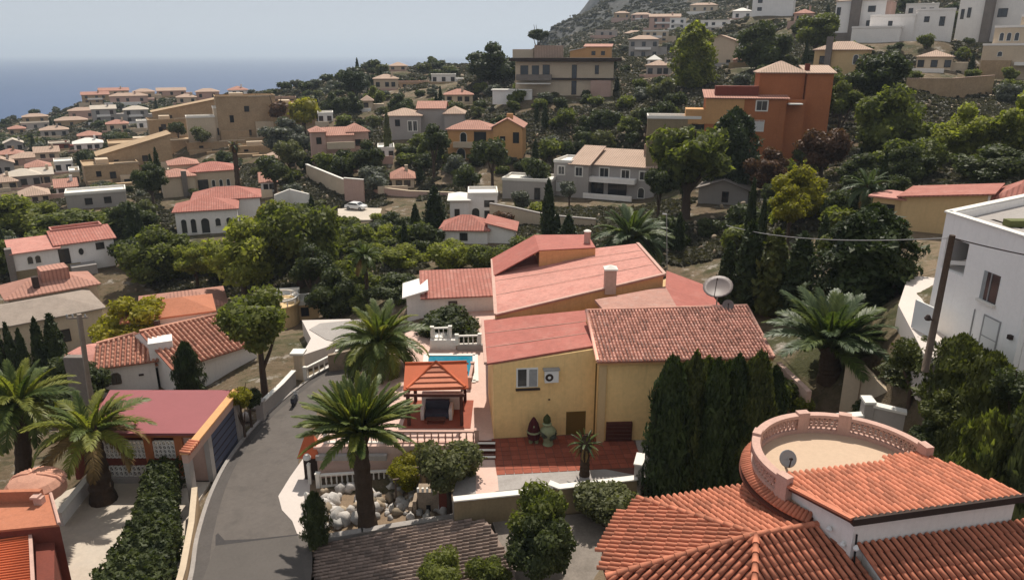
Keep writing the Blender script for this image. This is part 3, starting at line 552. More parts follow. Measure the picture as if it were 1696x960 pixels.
for a in [(130, 664, None, 72), (330, 642, None, 75), (440, 628, None, 70), (40, 640, None, 78), (250, 560, None, 84), (430, 560, None, 82), (560, 545, None, 84), (640, 545, None, 84), (520, 500, None, 98), (340, 490, None, 104), (200, 480, None, 108), (30, 480, None, 110),
          (420, 420, None, 122), (560, 440, None, 112), (620, 460, None, 100), (700, 450, None, 98), (250, 430, None, 120), (30, 420, None, 128), (200, 350, None, 150), (20, 340, None, 165), (500, 380, None, 135), (600, 345, None, 150), (640, 380, None, 128), (700, 340, None, 142), (560, 300, None, 165), (480, 300, None, 172), (900, 400, None, 112), (930, 385, None, 115), (1000, 400, None, 108), (860, 350, None, 135),
          (1150, 440, None, 95), (1130, 480, None, 88), (1250, 500, None, 76), (1330, 520, None, 70), (1420, 530, None, 64), (1480, 470, None, 62), (1400, 400, None, 84), (1330, 370, None, 92), (1200, 400, None, 102), (1300, 320, None, 112), (1430, 330, None, 95), (1600, 300, None, 100), (1696, 300, None, 90), (1380, 290, None, 120), (1500, 250, None, 122), (1640, 240, None, 124), (1560, 165, None, 165), (1440, 190, None, 150), (1696, 180, None, 155), (1560, 110, None, 185), (1380, 170, None, 150),
          (760, 290, None, 160), (960, 346, None, 131), (1040, 350, None, 127), (1100, 352, None, 123), (860, 290, None, 155), (900, 230, None, 172), (1000, 200, None, 180), (1060, 210, None, 160), (1090, 170, None, 185), (780, 200, None, 195), (700, 180, None, 230), (560, 190, None, 235), (560, 150, None, 290), (500, 150, None, 310), (740, 130, None, 290), (800, 130, None, 250), (860, 105, None, 300), (600, 112, None, 345), (720, 104, None, 350), (440, 160, None, 330), (380, 152, None, 400),
          (895, 70, None, 520), (905, 62, None, 640), (955, 28, None, 680), (1000, 2, None, 720), (1040, -40, None, 760), (1120, -60, None, 700), (1200, -60, None, 600), (1400, -60, None, 420), (1600, -60, None, 330), (1750, -40, None, 300), (1750, 60, None, 230), (960, 75, None, 400), (1000, 45, None, 520), (1100, 20, None, 520), (1140, 80, None, 300), (1300, 50, None, 270), (1340, 60, None, 240), (1520, 30, None, 260), (1850, 200, None, 130), (1850, 400, None, 80), (1300, -120, None, 800), (1050, -120, None, 1000),
          (0, 204, None, 430), (60, 193, None, 440), (110, 180, None, 450), (180, 163, None, 450), (250, 154, None, 450), (320, 156, None, 430), (30, 240, None, 330), (100, 260, None, 260), (20, 290, None, 230), (200, 240, None, 290), (-150, 250, None, 400), (-200, 320, None, 260), (-200, 420, None, 150), (-200, 600, None, 85)]:
    cpt(*a)
for x, y, z in [(-420, 520, -62), (-250, 580, -62), (-100, 600, -60), (0, 560, -45), (-100, 470, -30), (-30, 480, -20), (-500, 330, -45), (-600, 600, -70), (-300, 900, -75), (0, 900, -75), (60, 1000, -60), (90, 800, -20), (-700, 200, -50), (150, 1300, 40), (500, 1300, 120), (800, 700, 160), (600, 300, 110), (300, 100, 60), (-300, 60, -25), (-400, 1400, -75), (-1000, 900, -75)]:
    CP.append((x, y, z))
CP = np.array(CP)
def qmap(x, y):
    r = np.hypot(x, y + 40.); return np.stack([np.arctan2(x, y + 40.), np.log(np.maximum(r, 5.))], -1)
Q = qmap(CP[:, 0], CP[:, 1]); nC = len(Q)
A = np.linalg.norm(Q[:, None] - Q[None], axis=-1) - 0.004 * np.eye(nC)
Pm = np.concatenate([np.ones((nC, 1)), Q], 1)
S_ = np.block([[A, Pm], [Pm.T, np.zeros((3, 3))]])
W_ = np.linalg.solve(S_, np.concatenate([CP[:, 2], np.zeros(3)]))
def gz(x, y):
    x = np.atleast_1d(np.asarray(x, float)); y = np.atleast_1d(np.asarray(y, float)); q = qmap(x, y)
    out = np.empty(len(x))
    for i in range(0, len(x), 8000):
        k = np.linalg.norm(q[i:i + 8000, None] - Q[None], axis=-1)
        out[i:i + 8000] = k @ W_[:nC] + W_[nC] + q[i:i + 8000] @ W_[nC + 1:]
    return out
def ground(px, py, t0=30., t1=900.):
    d = ray(px, py); ts = np.geomspace(t0, t1, 240)
    zz = CAM_H + d.z * ts - gz(d.x * ts, d.y * ts)
    i = np.nonzero(zz < 0)[0]
    if len(i) == 0: return None
    t = ts[i[0]]; return Vector((d.x * t, d.y * t, float(gz(d.x * t, d.y * t)[0])))
nth, nr = 300, 300
th = np.linspace(R(-72), R(72), nth); rr = np.geomspace(26, 1700, nr)
TH, RR = np.meshgrid(th, rr); X = (np.sin(TH) * RR).ravel(); Y = (np.cos(TH) * RR - 40).ravel(); Z = gz(X, Y)
def vnoise(x, y, s):
    r_ = np.random.default_rng(int(s * 100)); g_ = r_.random((64, 64)); u = x / s; v = y / s
    i, j = np.floor(u).astype(int), np.floor(v).astype(int); fu, fv = u - i, v - j; fu = fu * fu * (3 - 2 * fu); fv = fv * fv * (3 - 2 * fv)
    G = lambda a, b: g_[a % 64, b % 64]
    return (G(i, j) * (1 - fu) + G(i + 1, j) * fu) * (1 - fv) + (G(i, j + 1) * (1 - fu) + G(i + 1, j + 1) * fu) * fv - .5
far = np.clip((Y - 150) / 200, 0, 1); vfar = np.clip((Y - 480) / 150, 0, 1)
Z = Z + far * (vnoise(X, Y, 9.) * 1.0 + vnoise(X, Y, 23.) * 1.4) + vfar * (vnoise(X, Y, 40.) * 7 + vnoise(X, Y, 14.) * 4)
idx = np.arange(nth * nr).reshape(nr, nth)
Fq = np.stack([idx[:-1, :-1], idx[1:, :-1], idx[1:, 1:], idx[:-1, 1:]], -1).reshape(-1, 4)[:, ::-1]
ter = mk('terrain', np_mesh('terrain', np.stack([X, Y, Z], -1), Fq, 'hillside', True)); tag(ter, 'dry scrubby hillside falling to the sea', 'hillside', kind='structure')
sea = MB(); sea.add([(-40000, -2000, -58), (40000, -2000, -58), (40000, 50000, -58), (-40000, 50000, -58)], [(0, 1, 2, 3)])
tag(sea.build('sea', 'sea_water'), 'calm hazy blue sea behind the hillside', 'sea', kind='structure')

# ------------------------------------------------------------------ building kit
def roof_polys(x0, x1, y0, y1, z, kind, rise, o=.45):
    X0, X1, Y0, Y1 = x0 - o, x1 + o, y0 - o, y1 + o
    if kind == 'hip':
        w, d = X1 - X0, Y1 - Y0
        if w >= d:
            a, b = (X0 + d * .48, (Y0 + Y1) / 2, z + rise), (X1 - d * .48, (Y0 + Y1) / 2, z + rise)
            return [[(X0, Y0, z), (X1, Y0, z), b, a], [(X1, Y1, z), (X0, Y1, z), a, b], [(X0, Y1, z), (X0, Y0, z), a], [(X1, Y0, z), (X1, Y1, z), b]]
        a, b = ((X0 + X1) / 2, Y0 + w * .48, z + rise), ((X0 + X1) / 2, Y1 - w * .48, z + rise)
        return [[(X0, Y0, z), (X1, Y0, z), a], [(X1, Y0, z), (X1, Y1, z), b, a], [(X1, Y1, z), (X0, Y1, z), b], [(X0, Y1, z), (X0, Y0, z), a, b]]
    ym, xm = (Y0 + Y1) / 2, (X0 + X1) / 2
    if kind == 'gable_x': return [[(X0, Y0, z), (X1, Y0, z), (X1, ym, z + rise), (X0, ym, z + rise)], [(X1, Y1, z), (X0, Y1, z), (X0, ym, z + rise), (X1, ym, z + rise)]]
    if kind == 'gable_y': return [[(X0, Y1, z), (X0, Y0, z), (xm, Y0, z + rise), (xm, Y1, z + rise)], [(X1, Y0, z), (X1, Y1, z), (xm, Y1, z + rise), (xm, Y0, z + rise)]]
    if kind == 'shed_b': return [[(X0, Y0, z), (X1, Y0, z), (X1, Y1, z + rise), (X0, Y1, z + rise)]]
    if kind == 'shed_r': return [[(X0, Y0, z), (X1, Y0, z + rise), (X1, Y1, z + rise), (X0, Y1, z)]]
    if kind == 'shed_l': return [[(X0, Y0, z + rise), (X1, Y0, z), (X1, Y1, z), (X0, Y1, z + rise)]]
def block(root, x0, x1, y0, y1, z1, roof, rm, rise, wm, z0=-3.5):
    b = MB(); e = .02
    tops = {'shed_b': [z1, z1, z1 + rise, z1 + rise], 'shed_r': [z1, z1 + rise, z1 + rise, z1], 'shed_l': [z1 + rise, z1, z1, z1 + rise]}.get(roof, [z1] * 4)
    th = .16
    if roof in ('gable_x', 'gable_y', 'hip'): tops = [z1 + .05] * 4
    elif roof == 'flat': tops = [z1 - .02] * 4
    elif roof: tops = [t - th * .5 for t in tops]
    b.prism([(x0, y0), (x1, y0), (x1, y1), (x0, y1)], z0, tops)
    xm, ym = (x0 + x1) / 2, (y0 + y1) / 2
    if roof == 'gable_x':
        for xa in (x0, x1 - .2): b.add([(xa, y0, z1), (xa + .2, y0, z1), (xa, y1, z1), (xa + .2, y1, z1), (xa, ym, z1 + rise - .1), (xa + .2, ym, z1 + rise - .1)], [(0, 1, 5, 4), (3, 2, 4, 5), (1, 3, 5), (2, 0, 4), (0, 2, 3, 1)])
    if roof == 'gable_y':
        for ya in (y0, y1 - .2): b.add([(x0, ya, z1), (x0, ya + .2, z1), (x1, ya, z1), (x1, ya + .2, z1), (xm, ya, z1 + rise - .1), (xm, ya + .2, z1 + rise - .1)], [(0, 4, 5, 1), (2, 3, 5, 4), (0, 2, 4), (3, 1, 5), (0, 1, 3, 2)])
    b.build('wall', wm, root, world=False)
    if roof == 'flat':
        r = MB(); r.box(x0 - .08, x1 + .08, y0 - .08, y1 + .08, z1, z1 + .12)
        pw, ph = .22, .55
        for q in ((x0 - .12, x1 + .12, y0 - .12, y0 - .12 + pw), (x0 - .12, x1 + .12, y1 + .12 - pw, y1 + .12), (x0 - .12, x0 - .12 + pw, y0 - .12 + pw, y1 + .12 - pw), (x1 + .12 - pw, x1 + .12, y0 - .12 + pw, y1 + .12 - pw)):
            r.box(*q, z1 + .004, z1 + ph)
        r.build('roof', rm, root, world=False)
    elif roof:
        r = MB()
        for p in roof_polys(x0, x1, y0, y1, z1 + .06, roof, rise): r.slab(p, th)
        r.build('roof', rm, root, world=False)
WIN = {}
def window(root, x, y, z, w, h, st, far):
    key = (round(w, 2), round(h, 2), st)
    if key not in WIN:
        a, b = w / 2, h / 2; fr = MB(); pn = MB(); fw = .22 if st == 'f' else .09
        if st == 'a':
            n = 8; r = a; ys = b - r
            out = [(-a, -b)] + [(-r * math.cos(math.pi * k / n), ys + r * math.sin(math.pi * k / n)) for k in range(n + 1)] + [(a, -b)]
            for i in range(len(out) - 1):
                (xa, za), (xb, zb) = out[i], out[i + 1]; fr.bar((xa, -.04, za), (xb, -.04, zb), .12, .10)
            fr.box(-a - .08, a + .08, -.14, .0, -b - .1, -b)
            pn.add([(p[0], -.012, p[1]) for p in out], [tuple(range(len(out)))])
        elif st == 'o':
            n = 10; out = [(a * math.cos(2 * math.pi * k / n), b * math.sin(2 * math.pi * k / n)) for k in range(n)]
            for i in range(n): fr.bar((out[i][0], -.03, out[i][1]), (out[(i + 1) % n][0], -.03, out[(i + 1) % n][1]), .1, .08)
            pn.add([(p[0], -.012, p[1]) for p in out], [tuple(range(n))])
        else:
            for q in ((-a - fw, a + fw, -b - fw, -b), (-a - fw, a + fw, b, b + fw), (-a - fw, -a, -b, b), (a, a + fw, -b, b)): fr.box(q[0], q[1], -.09, .0, q[2], q[3])
            fr.box(-.03, .03, -.05, 0, -b, b)
            if st == 'w':
                for k in range(int(h / .22)): pn.box(-a, a, -.05, -.012, -b + k * .22, -b + k * .22 + .18)
            else: pn.add([(-a, -.012, -b), (a, -.012, -b), (a, -.012, b), (-a, -.012, b)], [(0, 1, 2, 3)])
        WIN[key] = (fr.build('window', 'coping' if st != 'd' else 'dark_trim'), pn.build('pane', 'plastic_white' if st == 'w' else 'glass_dark'))
        for q in WIN[key]: COL.objects.unlink(q)
    f, p = WIN[key]
    fo = copy_child(f, root, location=(x, y, z)); copy_child(p, fo)
def build_house(h):
    root = thing(h['name'], h['label'], h['cat'], h['p'], h['rz'] or 1e-6, h['group']); h['root'] = root
    for b in h['blocks']: block(root, *b, h['wall'])
    for w in h['wins']: window(root, *w[:6], False)
    for e in h['extras']:
        m_ = MB(); m_.box(*e[2:]); m_.build(e[0], e[1], root, world=False)
for h in HS: build_house(h)
# ------------------------------------------------------------------ plant kit (mesh data shared by copies)
def unit(v): return v / np.maximum(np.linalg.norm(v, axis=-1, keepdims=True), 1e-9)
ICO = None
def ico():
    global ICO
    if ICO is None:
        t = (1 + 5 ** .5) / 2
        v = unit(np.array([(-1, t, 0), (1, t, 0), (-1, -t, 0), (1, -t, 0), (0, -1, t), (0, 1, t), (0, -1, -t), (0, 1, -t), (t, 0, -1), (t, 0, 1), (-t, 0, -1), (-t, 0, 1)], float))
        f = [(0, 11, 5), (0, 5, 1), (0, 1, 7), (0, 7, 10), (0, 10, 11), (1, 5, 9), (5, 11, 4), (11, 10, 2), (10, 7, 6), (7, 1, 8), (3, 9, 4), (3, 4, 2), (3, 2, 6), (3, 6, 8), (3, 8, 9), (4, 9, 5), (2, 4, 11), (6, 2, 10), (8, 6, 7), (9, 8, 1)]
        v = list(map(tuple, v)); nf = []; cache = {}
        def mid(a, b):
            k = (min(a, b), max(a, b))
            if k not in cache: cache[k] = len(v); v.append(tuple(unit(np.array(v[a]) + np.array(v[b]))))
            return cache[k]
        for a, b, c in f:
            ab, bc, ca = mid(a, b), mid(b, c), mid(c, a); nf += [(a, ab, ca), (b, bc, ab), (c, ca, bc), (ab, bc, ca)]
        ICO = (np.array(v), np.array(nf))
    return ICO
def leaf_quads(rg, C, Nn, size, aspect=1.6, along=None, jit=.8):
    n = len(C); nn = unit(Nn + rg.normal(0, jit, (n, 3)))
    t = rg.normal(0, 1, (n, 3)) if along is None else along + rg.normal(0, .35, (n, 3))
    t = unit(t - nn * (t * nn).sum(1, keepdims=True)); b = np.cross(nn, t)
    s = size * np.clip(rg.lognormal(-.08, .42, (n, 1)), .35, 2.2); a = s * aspect / 2; w = s / 2
    V = np.stack([C - t * a, C + b * w + t * a * .1, C + t * a, C - b * w + t * a * .1], 1).reshape(-1, 3)
    return V, np.arange(4 * n).reshape(-1, 4)
def crown_mesh(name, blobs, n, size, mat, seed, core=.7, jit=.8, aspect=1.6, shell=(.72, 1.08)):
    rg = np.random.default_rng(seed); B = np.array(blobs, float)
    area = B[:, 3] * B[:, 4] + B[:, 4] * B[:, 5] + B[:, 3] * B[:, 5]
    k = rg.choice(len(B), int(n * 1.9), p=area / area.sum()); d = unit(rg.normal(0, 1, (len(k), 3)))
    lum = np.sin(d[:, 0] * 7 + k) * np.sin(d[:, 1] * 6 + 2 * k) * np.sin(d[:, 2] * 7 + k * 3)      # lumpy outline
    rad = rg.uniform(*shell, len(k)) + .14 * lum
    C = B[k, :3] + d * B[k, 3:] * rad[:, None]
    keep = np.ones(len(k), bool)
    for b in B:
        keep &= (((C - b[:3]) / b[3:]) ** 2).sum(1) > .45
    C, d, k = C[keep][:n], d[keep][:n], k[keep][:n]
    V, Fq = leaf_quads(rg, C, d / B[k, 3:] * B[k, 3:].mean(1, keepdims=True) + np.array([0, 0, .25]), size, aspect, jit=jit)
    iv, it = ico(); VV = [V]; TT = []; off = len(V)
    for b in B:
        VV.append(iv * b[3:] * core * (1 + .1 * rg.normal(0, 1, (len(iv), 1))) + b[:3]); TT.append(it + off); off += len(iv)
    return np_mesh(name, np.concatenate(VV), Fq, mat, False, np.concatenate(TT))
def rblobs(seed, n, R0=1., flat=.8, spread=.62, rs=(.32, .55)):
    rg = np.random.default_rng(seed); out = [(0, 0, 0, .55 * R0, .55 * R0, .5 * R0 * flat)]
    for i in range(n):
        d = unit(rg.normal(0, 1, 3)); d[2] = d[2] * flat * .9 + .05; r = rg.uniform(*rs) * R0
        c = d * spread * R0 * rg.uniform(.75, 1.1); out.append((*c, r, r, r * rg.uniform(.65, .9)))
    return out
def trunk_mesh(name, seed, limbs=4, mat='bark', r0=.09):
    rg = random.Random(seed); b = MB()
    pts = [(0, 0, -.25), (rg.uniform(-.03, .03), rg.uniform(-.03, .03), .35), (rg.uniform(-.07, .07), rg.uniform(-.07, .07), .7), (rg.uniform(-.1, .1), rg.uniform(-.1, .1), 1.0)]
    b.tube(pts, [r0 * 1.25, r0 * .85, r0 * .65, r0 * .4], 7)
    for i in range(limbs):
        a = 6.283 * i / limbs + rg.uniform(-.5, .5); p = Vector(pts[2]) if i % 2 else Vector(pts[1])
        q = p + Vector((math.cos(a) * .28, math.sin(a) * .28, .3)); q2 = q + Vector((math.cos(a) * .2, math.sin(a) * .2, .25))
        b.tube([p, q, q2], [r0 * .5, r0 * .35, r0 * .15], 5)
    me = b.build(name, mat, smooth=True); COL.objects.unlink(me); return me.data
CROWN = {}
for i in range(4): CROWN['round', i] = crown_mesh('crown', rblobs(20 + i, 9, flat=.85), 1300, .115, 'leaf_mid', 40 + i)
for i in range(3): CROWN['near', i] = crown_mesh('crown', rblobs(60 + i, 16, flat=.9, spread=.68, rs=(.24, .42)), 5200, .062, 'leaf_mid', 70 + i)
for i in range(3): CROWN['big', i] = crown_mesh('crown', rblobs(160 + i, 18, flat=.85, spread=.7, rs=(.22, .40)), 6000, .056, 'leaf_mid', 170 + i)
for i in range(2): CROWN['umbrella', i] = crown_mesh('crown', rblobs(80 + i, 14, flat=.42, spread=.75, rs=(.22, .38)), 4600, .052, 'leaf_mid', 90 + i, aspect=2.4)
for i in range(3): CROWN['small', i] = crown_mesh('crown', rblobs(100 + i, 6, flat=.8), 420, .19, 'leaf_mid', 110 + i)
def spindle(name, n, size, seed, lob=.12, mat='leaf_cypress', prof=None, core=.72):
    rg = np.random.default_rng(seed); z = rg.uniform(.0, 1., n) ** .85; a = rg.uniform(0, 2 * np.pi, n)
    pr = prof or (lambda z: np.clip(np.minimum((z + .04) / .22, 1) ** .5 * (1 - z) ** .62 * 1.22, 0, None))
    rad = pr(z) * (1 + lob * np.sin(5 * a + 9 * z) + lob * np.sin(3 * a - 21 * z)) * rg.uniform(.78, 1.08, n)
    C = np.stack([np.cos(a) * rad, np.sin(a) * rad, z], 1); nn = np.stack([np.cos(a), np.sin(a), np.full(n, .3)], 1)
    al = np.stack([np.cos(a) * .25, np.sin(a) * .25, np.ones(n)], 1)
    C[:, :2] *= 1.0
    V, Fq = leaf_quads(rg, C * np.array([1, 1, 1.]), nn, size, 2.6, al, .55)
    ns, nz = 10, 9; zs = np.linspace(0, .97, nz); VV = []
    for zz in zs:
        for k in range(ns): VV.append((math.cos(6.283 * k / ns) * pr(np.array(zz)) * core, math.sin(6.283 * k / ns) * pr(np.array(zz)) * core, zz))
    off = len(V); Q_ = [(off + i * ns + k, off + i * ns + (k + 1) % ns, off + (i + 1) * ns + (k + 1) % ns, off + (i + 1) * ns + k) for i in range(nz - 1) for k in range(ns)]
    return np_mesh(name, np.concatenate([V, np.array(VV, float)]), np.concatenate([Fq, np.array(Q_)]), mat)
# spindle meshes: radius 1, height 1 -> object scale (r, r, h); leaves are made at scale (1,1,1) so keep leaf size relative
def cypress_mesh(name, n, leaf, r, h, seed, lob=.12, mat='leaf_cypress', prof=None):
    me = spindle(name, n, leaf, seed, lob, mat, prof)
    # rebuild in real proportions: scale only the leaf centres
    co = np.empty(len(me.vertices) * 3, np.float32); me.vertices.foreach_get('co', co); co = co.reshape(-1, 3)
    nl = n * 4; ctr = co[:nl].reshape(n, 4, 3).mean(1, keepdims=True); rel = co[:nl].reshape(n, 4, 3) - ctr
    co[:nl] = (ctr * np.array([r, r, h]) + rel).reshape(-1, 3); co[nl:] *= np.array([r, r, h], np.float32)
    me.vertices.foreach_set('co', co.ravel()); me.update(); return me
CROWN['cypress', 0] = cypress_mesh('crown', 2600, .15, .8, 7., 5)
CROWN['cypress', 1] = cypress_mesh('crown', 2600, .15, .95, 7., 6, .16)
fat = lambda z: np.clip(np.minimum((z + .02) / .12, 1) ** .5 * (1 - z ** 4.) ** .7, 0, None)
CROWN['conifer', 0] = cypress_mesh('crown', 9000, .12, 1.5, 8.6, 7, .14, prof=fat)
CROWN['conifer', 1] = cypress_mesh('crown', 9000, .12, 1.4, 8.6, 8, .18, prof=fat)
CROWN['thuja', 0] = cypress_mesh('crown', 7000, .10, 1.5, 4.5, 9, .2, prof=fat)
CROWN['thuja', 1] = cypress_mesh('crown', 7000, .10, 1.5, 4.5, 10, .24, prof=fat)
TRUNK = [trunk_mesh('trunk', i, 4 + i % 2) for i in range(3)]
TREES = []
def set_mat(o, m):
    o.material_slots[0].link = 'OBJECT'; o.material_slots[0].material = MATS[m]
def tree(kind, loc, h, r, mat, label=None, name=None, cat='tree', var=None, trunk_h=.4, group=None, squash=1.):
    """crown of half-width r whose top is h above loc"""
    var = rnd.randrange(8) if var is None else var
    keys = [k for k in CROWN if k[0] == kind]; me = CROWN[keys[var % len(keys)]]
    nm = name or {'cypress': 'cypress_tree', 'conifer': 'conifer_tree', 'thuja': 'conifer_shrub', 'umbrella': 'umbrella_pine'}.get(kind, 'leafy_tree')
    o = thing(nm, label, cat, loc, 1e-6, group)
    c = mk('crown', me, o); set_mat(c, mat)
    if kind in ('cypress', 'conifer', 'thuja'):
        br, bh = {'cypress': (.87, 7.), 'conifer': (1.45, 8.6), 'thuja': (1.5, 4.5)}[kind]
        c.scale = (r / br, r / br, h / bh); c.location = (0, 0, .1); c.rotation_euler = (0, 0, rnd.uniform(0, 6.28))
        th = h * .5; tr = .12
    else:
        zr = min(r * squash, h * .62) if kind != 'umbrella' else r
        top = {'umbrella': .52}.get(kind, .95) * zr
        c.scale = (r, r, zr); c.location = (0, 0, h - top); c.rotation_euler = (0, 0, rnd.uniform(0, 6.28))
        th = max(h - top, .4) * (1.05 if kind != 'umbrella' else 1.1); tr = max(.12, r * .09)
    t = mk('trunk', TRUNK[var % 3], o, scale=(tr / .09, tr / .09, th) if th > 1.2 else (tr / .09 * .6, tr / .09 * .6, th), rot=(0, 0, rnd.uniform(0, 6)))
    TREES.append(dict(o=o, h=h, r=r, mat=mat, kind=kind, loc=Vector(loc)))
    return o

# ---- palms
def frond_mesh(name, L, droop, nl, lw, mat, seed, lift=.0, ll=.42, fwd=.55):
    rg = np.random.default_rng(seed); V = []; F_ = []
    n = 12; P = []; ang = lift
    p = np.array([0., 0., 0.]); ds = L / n
    for i in range(n + 1):
        P.append(p.copy()); p = p + np.array([math.cos(ang), 0, math.sin(ang)]) * ds; ang -= droop / n * (0.4 + 1.2 * i / n)
    P = np.array(P)
    for i in range(n):                                  # midrib: flat tapered strip with depth
        w0, w1 = .05 * (1 - i / n) + .012, .05 * (1 - (i + 1) / n) + .012; a, b_ = P[i], P[i + 1]; k = len(V)
        V += [a + (0, w0, 0), a - (0, w0, 0), b_ - (0, w1, 0), b_ + (0, w1, 0), a - (0, 0, w0 * 1.2), b_ - (0, 0, w1 * 1.2)]
        F_ += [(k, k + 1, k + 2, k + 3), (k + 1, k + 4, k + 5, k + 2), (k + 4, k, k + 3, k + 5)]
    for i in range(nl):
        s = .1 + .9 * (i + .5) / nl; f = s * n; j = min(int(f), n - 1); c = P[j] + (P[min(j + 1, n)] - P[j]) * (f - j)
        tg = unit(P[min(j + 1, n)] - P[j]); le = ll * L * (math.sin(math.pi * min(1, .18 + s * .78)) ** .7) * rg.uniform(.85, 1.1)
        for sd in (-1, 1):
            d = unit(tg * (fwd + .5 * s) + np.array([0, sd, .42 - .3 * s]) + rg.normal(0, .07, 3))
            m_ = c + d * le * .55; e = c + d * le * .97 - np.array([0, 0, le * rg.uniform(.14, .32)])
            wv = unit(np.cross(d, np.array([0, 0, 1.]) * .9 + tg * .5)) * lw; k = len(V)
            V += [c - wv * .5, c + wv * .5, m_ + wv, m_ - wv, e]; F_ += [(k, k + 1, k + 2, k + 3), (k + 3, k + 2, k + 4, k + 4)]
    q = [f for f in F_ if f[2] != f[3]]; tr = [f[:3] for f in F_ if f[2] == f[3]]
    return np_mesh(name, np.array(V), np.array(q), mat, False, np.array(tr))
FROND = {'a': [frond_mesh('frond', 1., dr, 40, .013, 'frond_green', 3 + i, 0., .27, .7) for i, dr in enumerate((.55, 1.05, 1.55))],
         's': [frond_mesh('frond', 1., dr, 40, .012, 'frond_green', 13 + i, 0., .20, 1.0) for i, dr in enumerate((.2, .45, .75))]}
def palm(label, base, top, L, n, mats, name='palm_tree', r0=.4, r1=.3, el=(86, -28), dry=0, style='a', thin=False):
    base, top = Vector(base), Vector(top)
    o = thing(name, label, 'palm', base)
    b = MB(); m_ = 14; pts = []; rs = []
    for i in range(m_ + 1):
        f = i / m_; p = base.lerp(top, f); p.x += math.sin(f * 3.1) * (top.x - base.x) * .12; pts.append(p)
        rs.append((r0 * (1 - f) + r1 * f) * (1.25 if f < .06 else 1) * (1.07 if i % 2 else .95) * (1.28 if f > .9 else 1))
    pts[0] = pts[0] - Vector((0, 0, .5)); b.tube(pts, rs, 12); b.build('trunk', 'palm_bark', o, smooth=False)
    bo = MB(); bo.lathe([(r1 * 1.2, -.5), (r1 * 1.7, -.1), (r1 * 1.3, .4), (r1 * .3, .8)], top, 10); bo.build('crown_shaft', 'palm_bark', o, smooth=True)
    rg = random.Random(hash(label) % 999 if False else len(label) * 7 + int(base.x * 10))
    for i in range(n):
        f = i / (n - 1); e = el[0] + (el[1] - el[0]) * (f ** .8) + rg.uniform(-7, 7); az = i * 2.39996 + rg.uniform(-.2, .2)
        v = 0 if e > 50 else (1 if e > 12 else 2); me = FROND[style][v]
        s = L * (.72 + .28 * min(1, f * 2.2)) * rg.uniform(.9, 1.06)
        fo = mk('frond', me, o); fo.rotation_mode = 'QUATERNION'
        q = Matrix.Rotation(az, 4, 'Z') @ Matrix.Rotation(-R(e), 4, 'Y') @ Matrix.Rotation(rg.uniform(-.35, .35), 4, 'X')
        fo.rotation_quaternion = q.to_quaternion(); fo.scale = (s, s * (.8 if not thin else .6), s)
        fo.location = top - base + Vector((math.cos(az) * r1 * .7, math.sin(az) * r1 * .7, .25 * (1 - f)))
        mt = mats[i % len(mats)]
        if dry and i >= n - dry: mt = 'frond_dry'
        set_mat(fo, mt)
    return o
# ------------------------------------------------------------------ helpers for the near plots
def xy(p): return (p[0], p[1])
def sheet(name, pts, z, mat, label, cat, th=.15):
    b = MB(); b.prism([xy(p) for p in pts], z - th, z); return tag(b.build(name, mat), label, cat, kind='structure')
def wall_run(name, label, pts, z0, z1, th, mat, cap=None, cat='wall', capw=.1, caph=.09, group=None):
    o = thing(name, label, cat, (pts[0][0], pts[0][1], min(z0) if isinstance(z0, (list, tuple)) else z0), 0., group)
    n = len(pts); z0 = z0 if isinstance(z0, (list, tuple)) else [z0] * n; z1 = z1 if isinstance(z1, (list, tuple)) else [z1] * n
    for i in range(n - 1):
        a, b_ = Vector((*pts[i][:2], 0)), Vector((*pts[i + 1][:2], 0)); d = (b_ - a).normalized(); s = Vector((-d.y, d.x, 0)) * th / 2
        m_ = MB(); m_.prism([xy(a - s), xy(b_ - s), xy(b_ + s), xy(a + s)], [z0[i], z0[i + 1], z0[i + 1], z0[i]], [z1[i], z1[i + 1], z1[i + 1], z1[i]]); m_.build('panel', mat, o)
        if cap:
            s2 = s * (1 + capw * 2 / th); e = d * .05
            c_ = MB(); c_.prism([xy(a - s2 - e), xy(b_ - s2 + e), xy(b_ + s2 + e), xy(a + s2 - e)], [z1[i] + .003, z1[i + 1] + .003, z1[i + 1] + .003, z1[i] + .003], [z1[i] + caph, z1[i + 1] + caph, z1[i + 1] + caph, z1[i] + caph]); c_.build('coping', cap, o)
    return o
_b = MB(); _b.lathe([(.07, 0), (.07, .05), (.045, .1), (.085, .3), (.045, .62), (.07, .68), (.07, .74)], n=6)
BAL = _b.build('baluster', 'coping', smooth=True); COL.objects.unlink(BAL)
def balustrade(label, p0, p1, mat='coping', h=.95, sp=.42, posts=True, name='balustrade', group=None):
    p0, p1 = Vector(p0), Vector(p1); o = thing(name, label, 'balustrade', p0, 0., group); d = p1 - p0; L_ = d.length; d.normalize()
    up = Vector((0, 0, 1))
    b = MB(); b.bar(p0 + up * (h - .05), p1 + up * (h - .05), .24, .12); b.build('rail', mat, o)
    b = MB(); b.bar(p0 + up * .05, p1 + up * .05, .22, .1); b.build('base_rail', mat, o)
    n = int(L_ / sp)
    for i in range(n):
        c = copy_child(BAL, o, location=d * (L_ * (i + .5) / n) + up * .1, scale=(1, 1, (h - .21) / .74))
        if mat != 'coping': set_mat(c, mat)
    if posts:
        for p in (p0, p1):
            b = MB(); b.box(p.x - .15, p.x + .15, p.y - .15, p.y + .15, p.z - .02, p.z + h + .08); b.box(p.x - .19, p.x + .19, p.y - .19, p.y + .19, p.z + h + .083, p.z + h + .15); b.build('post', mat, o)
    return o
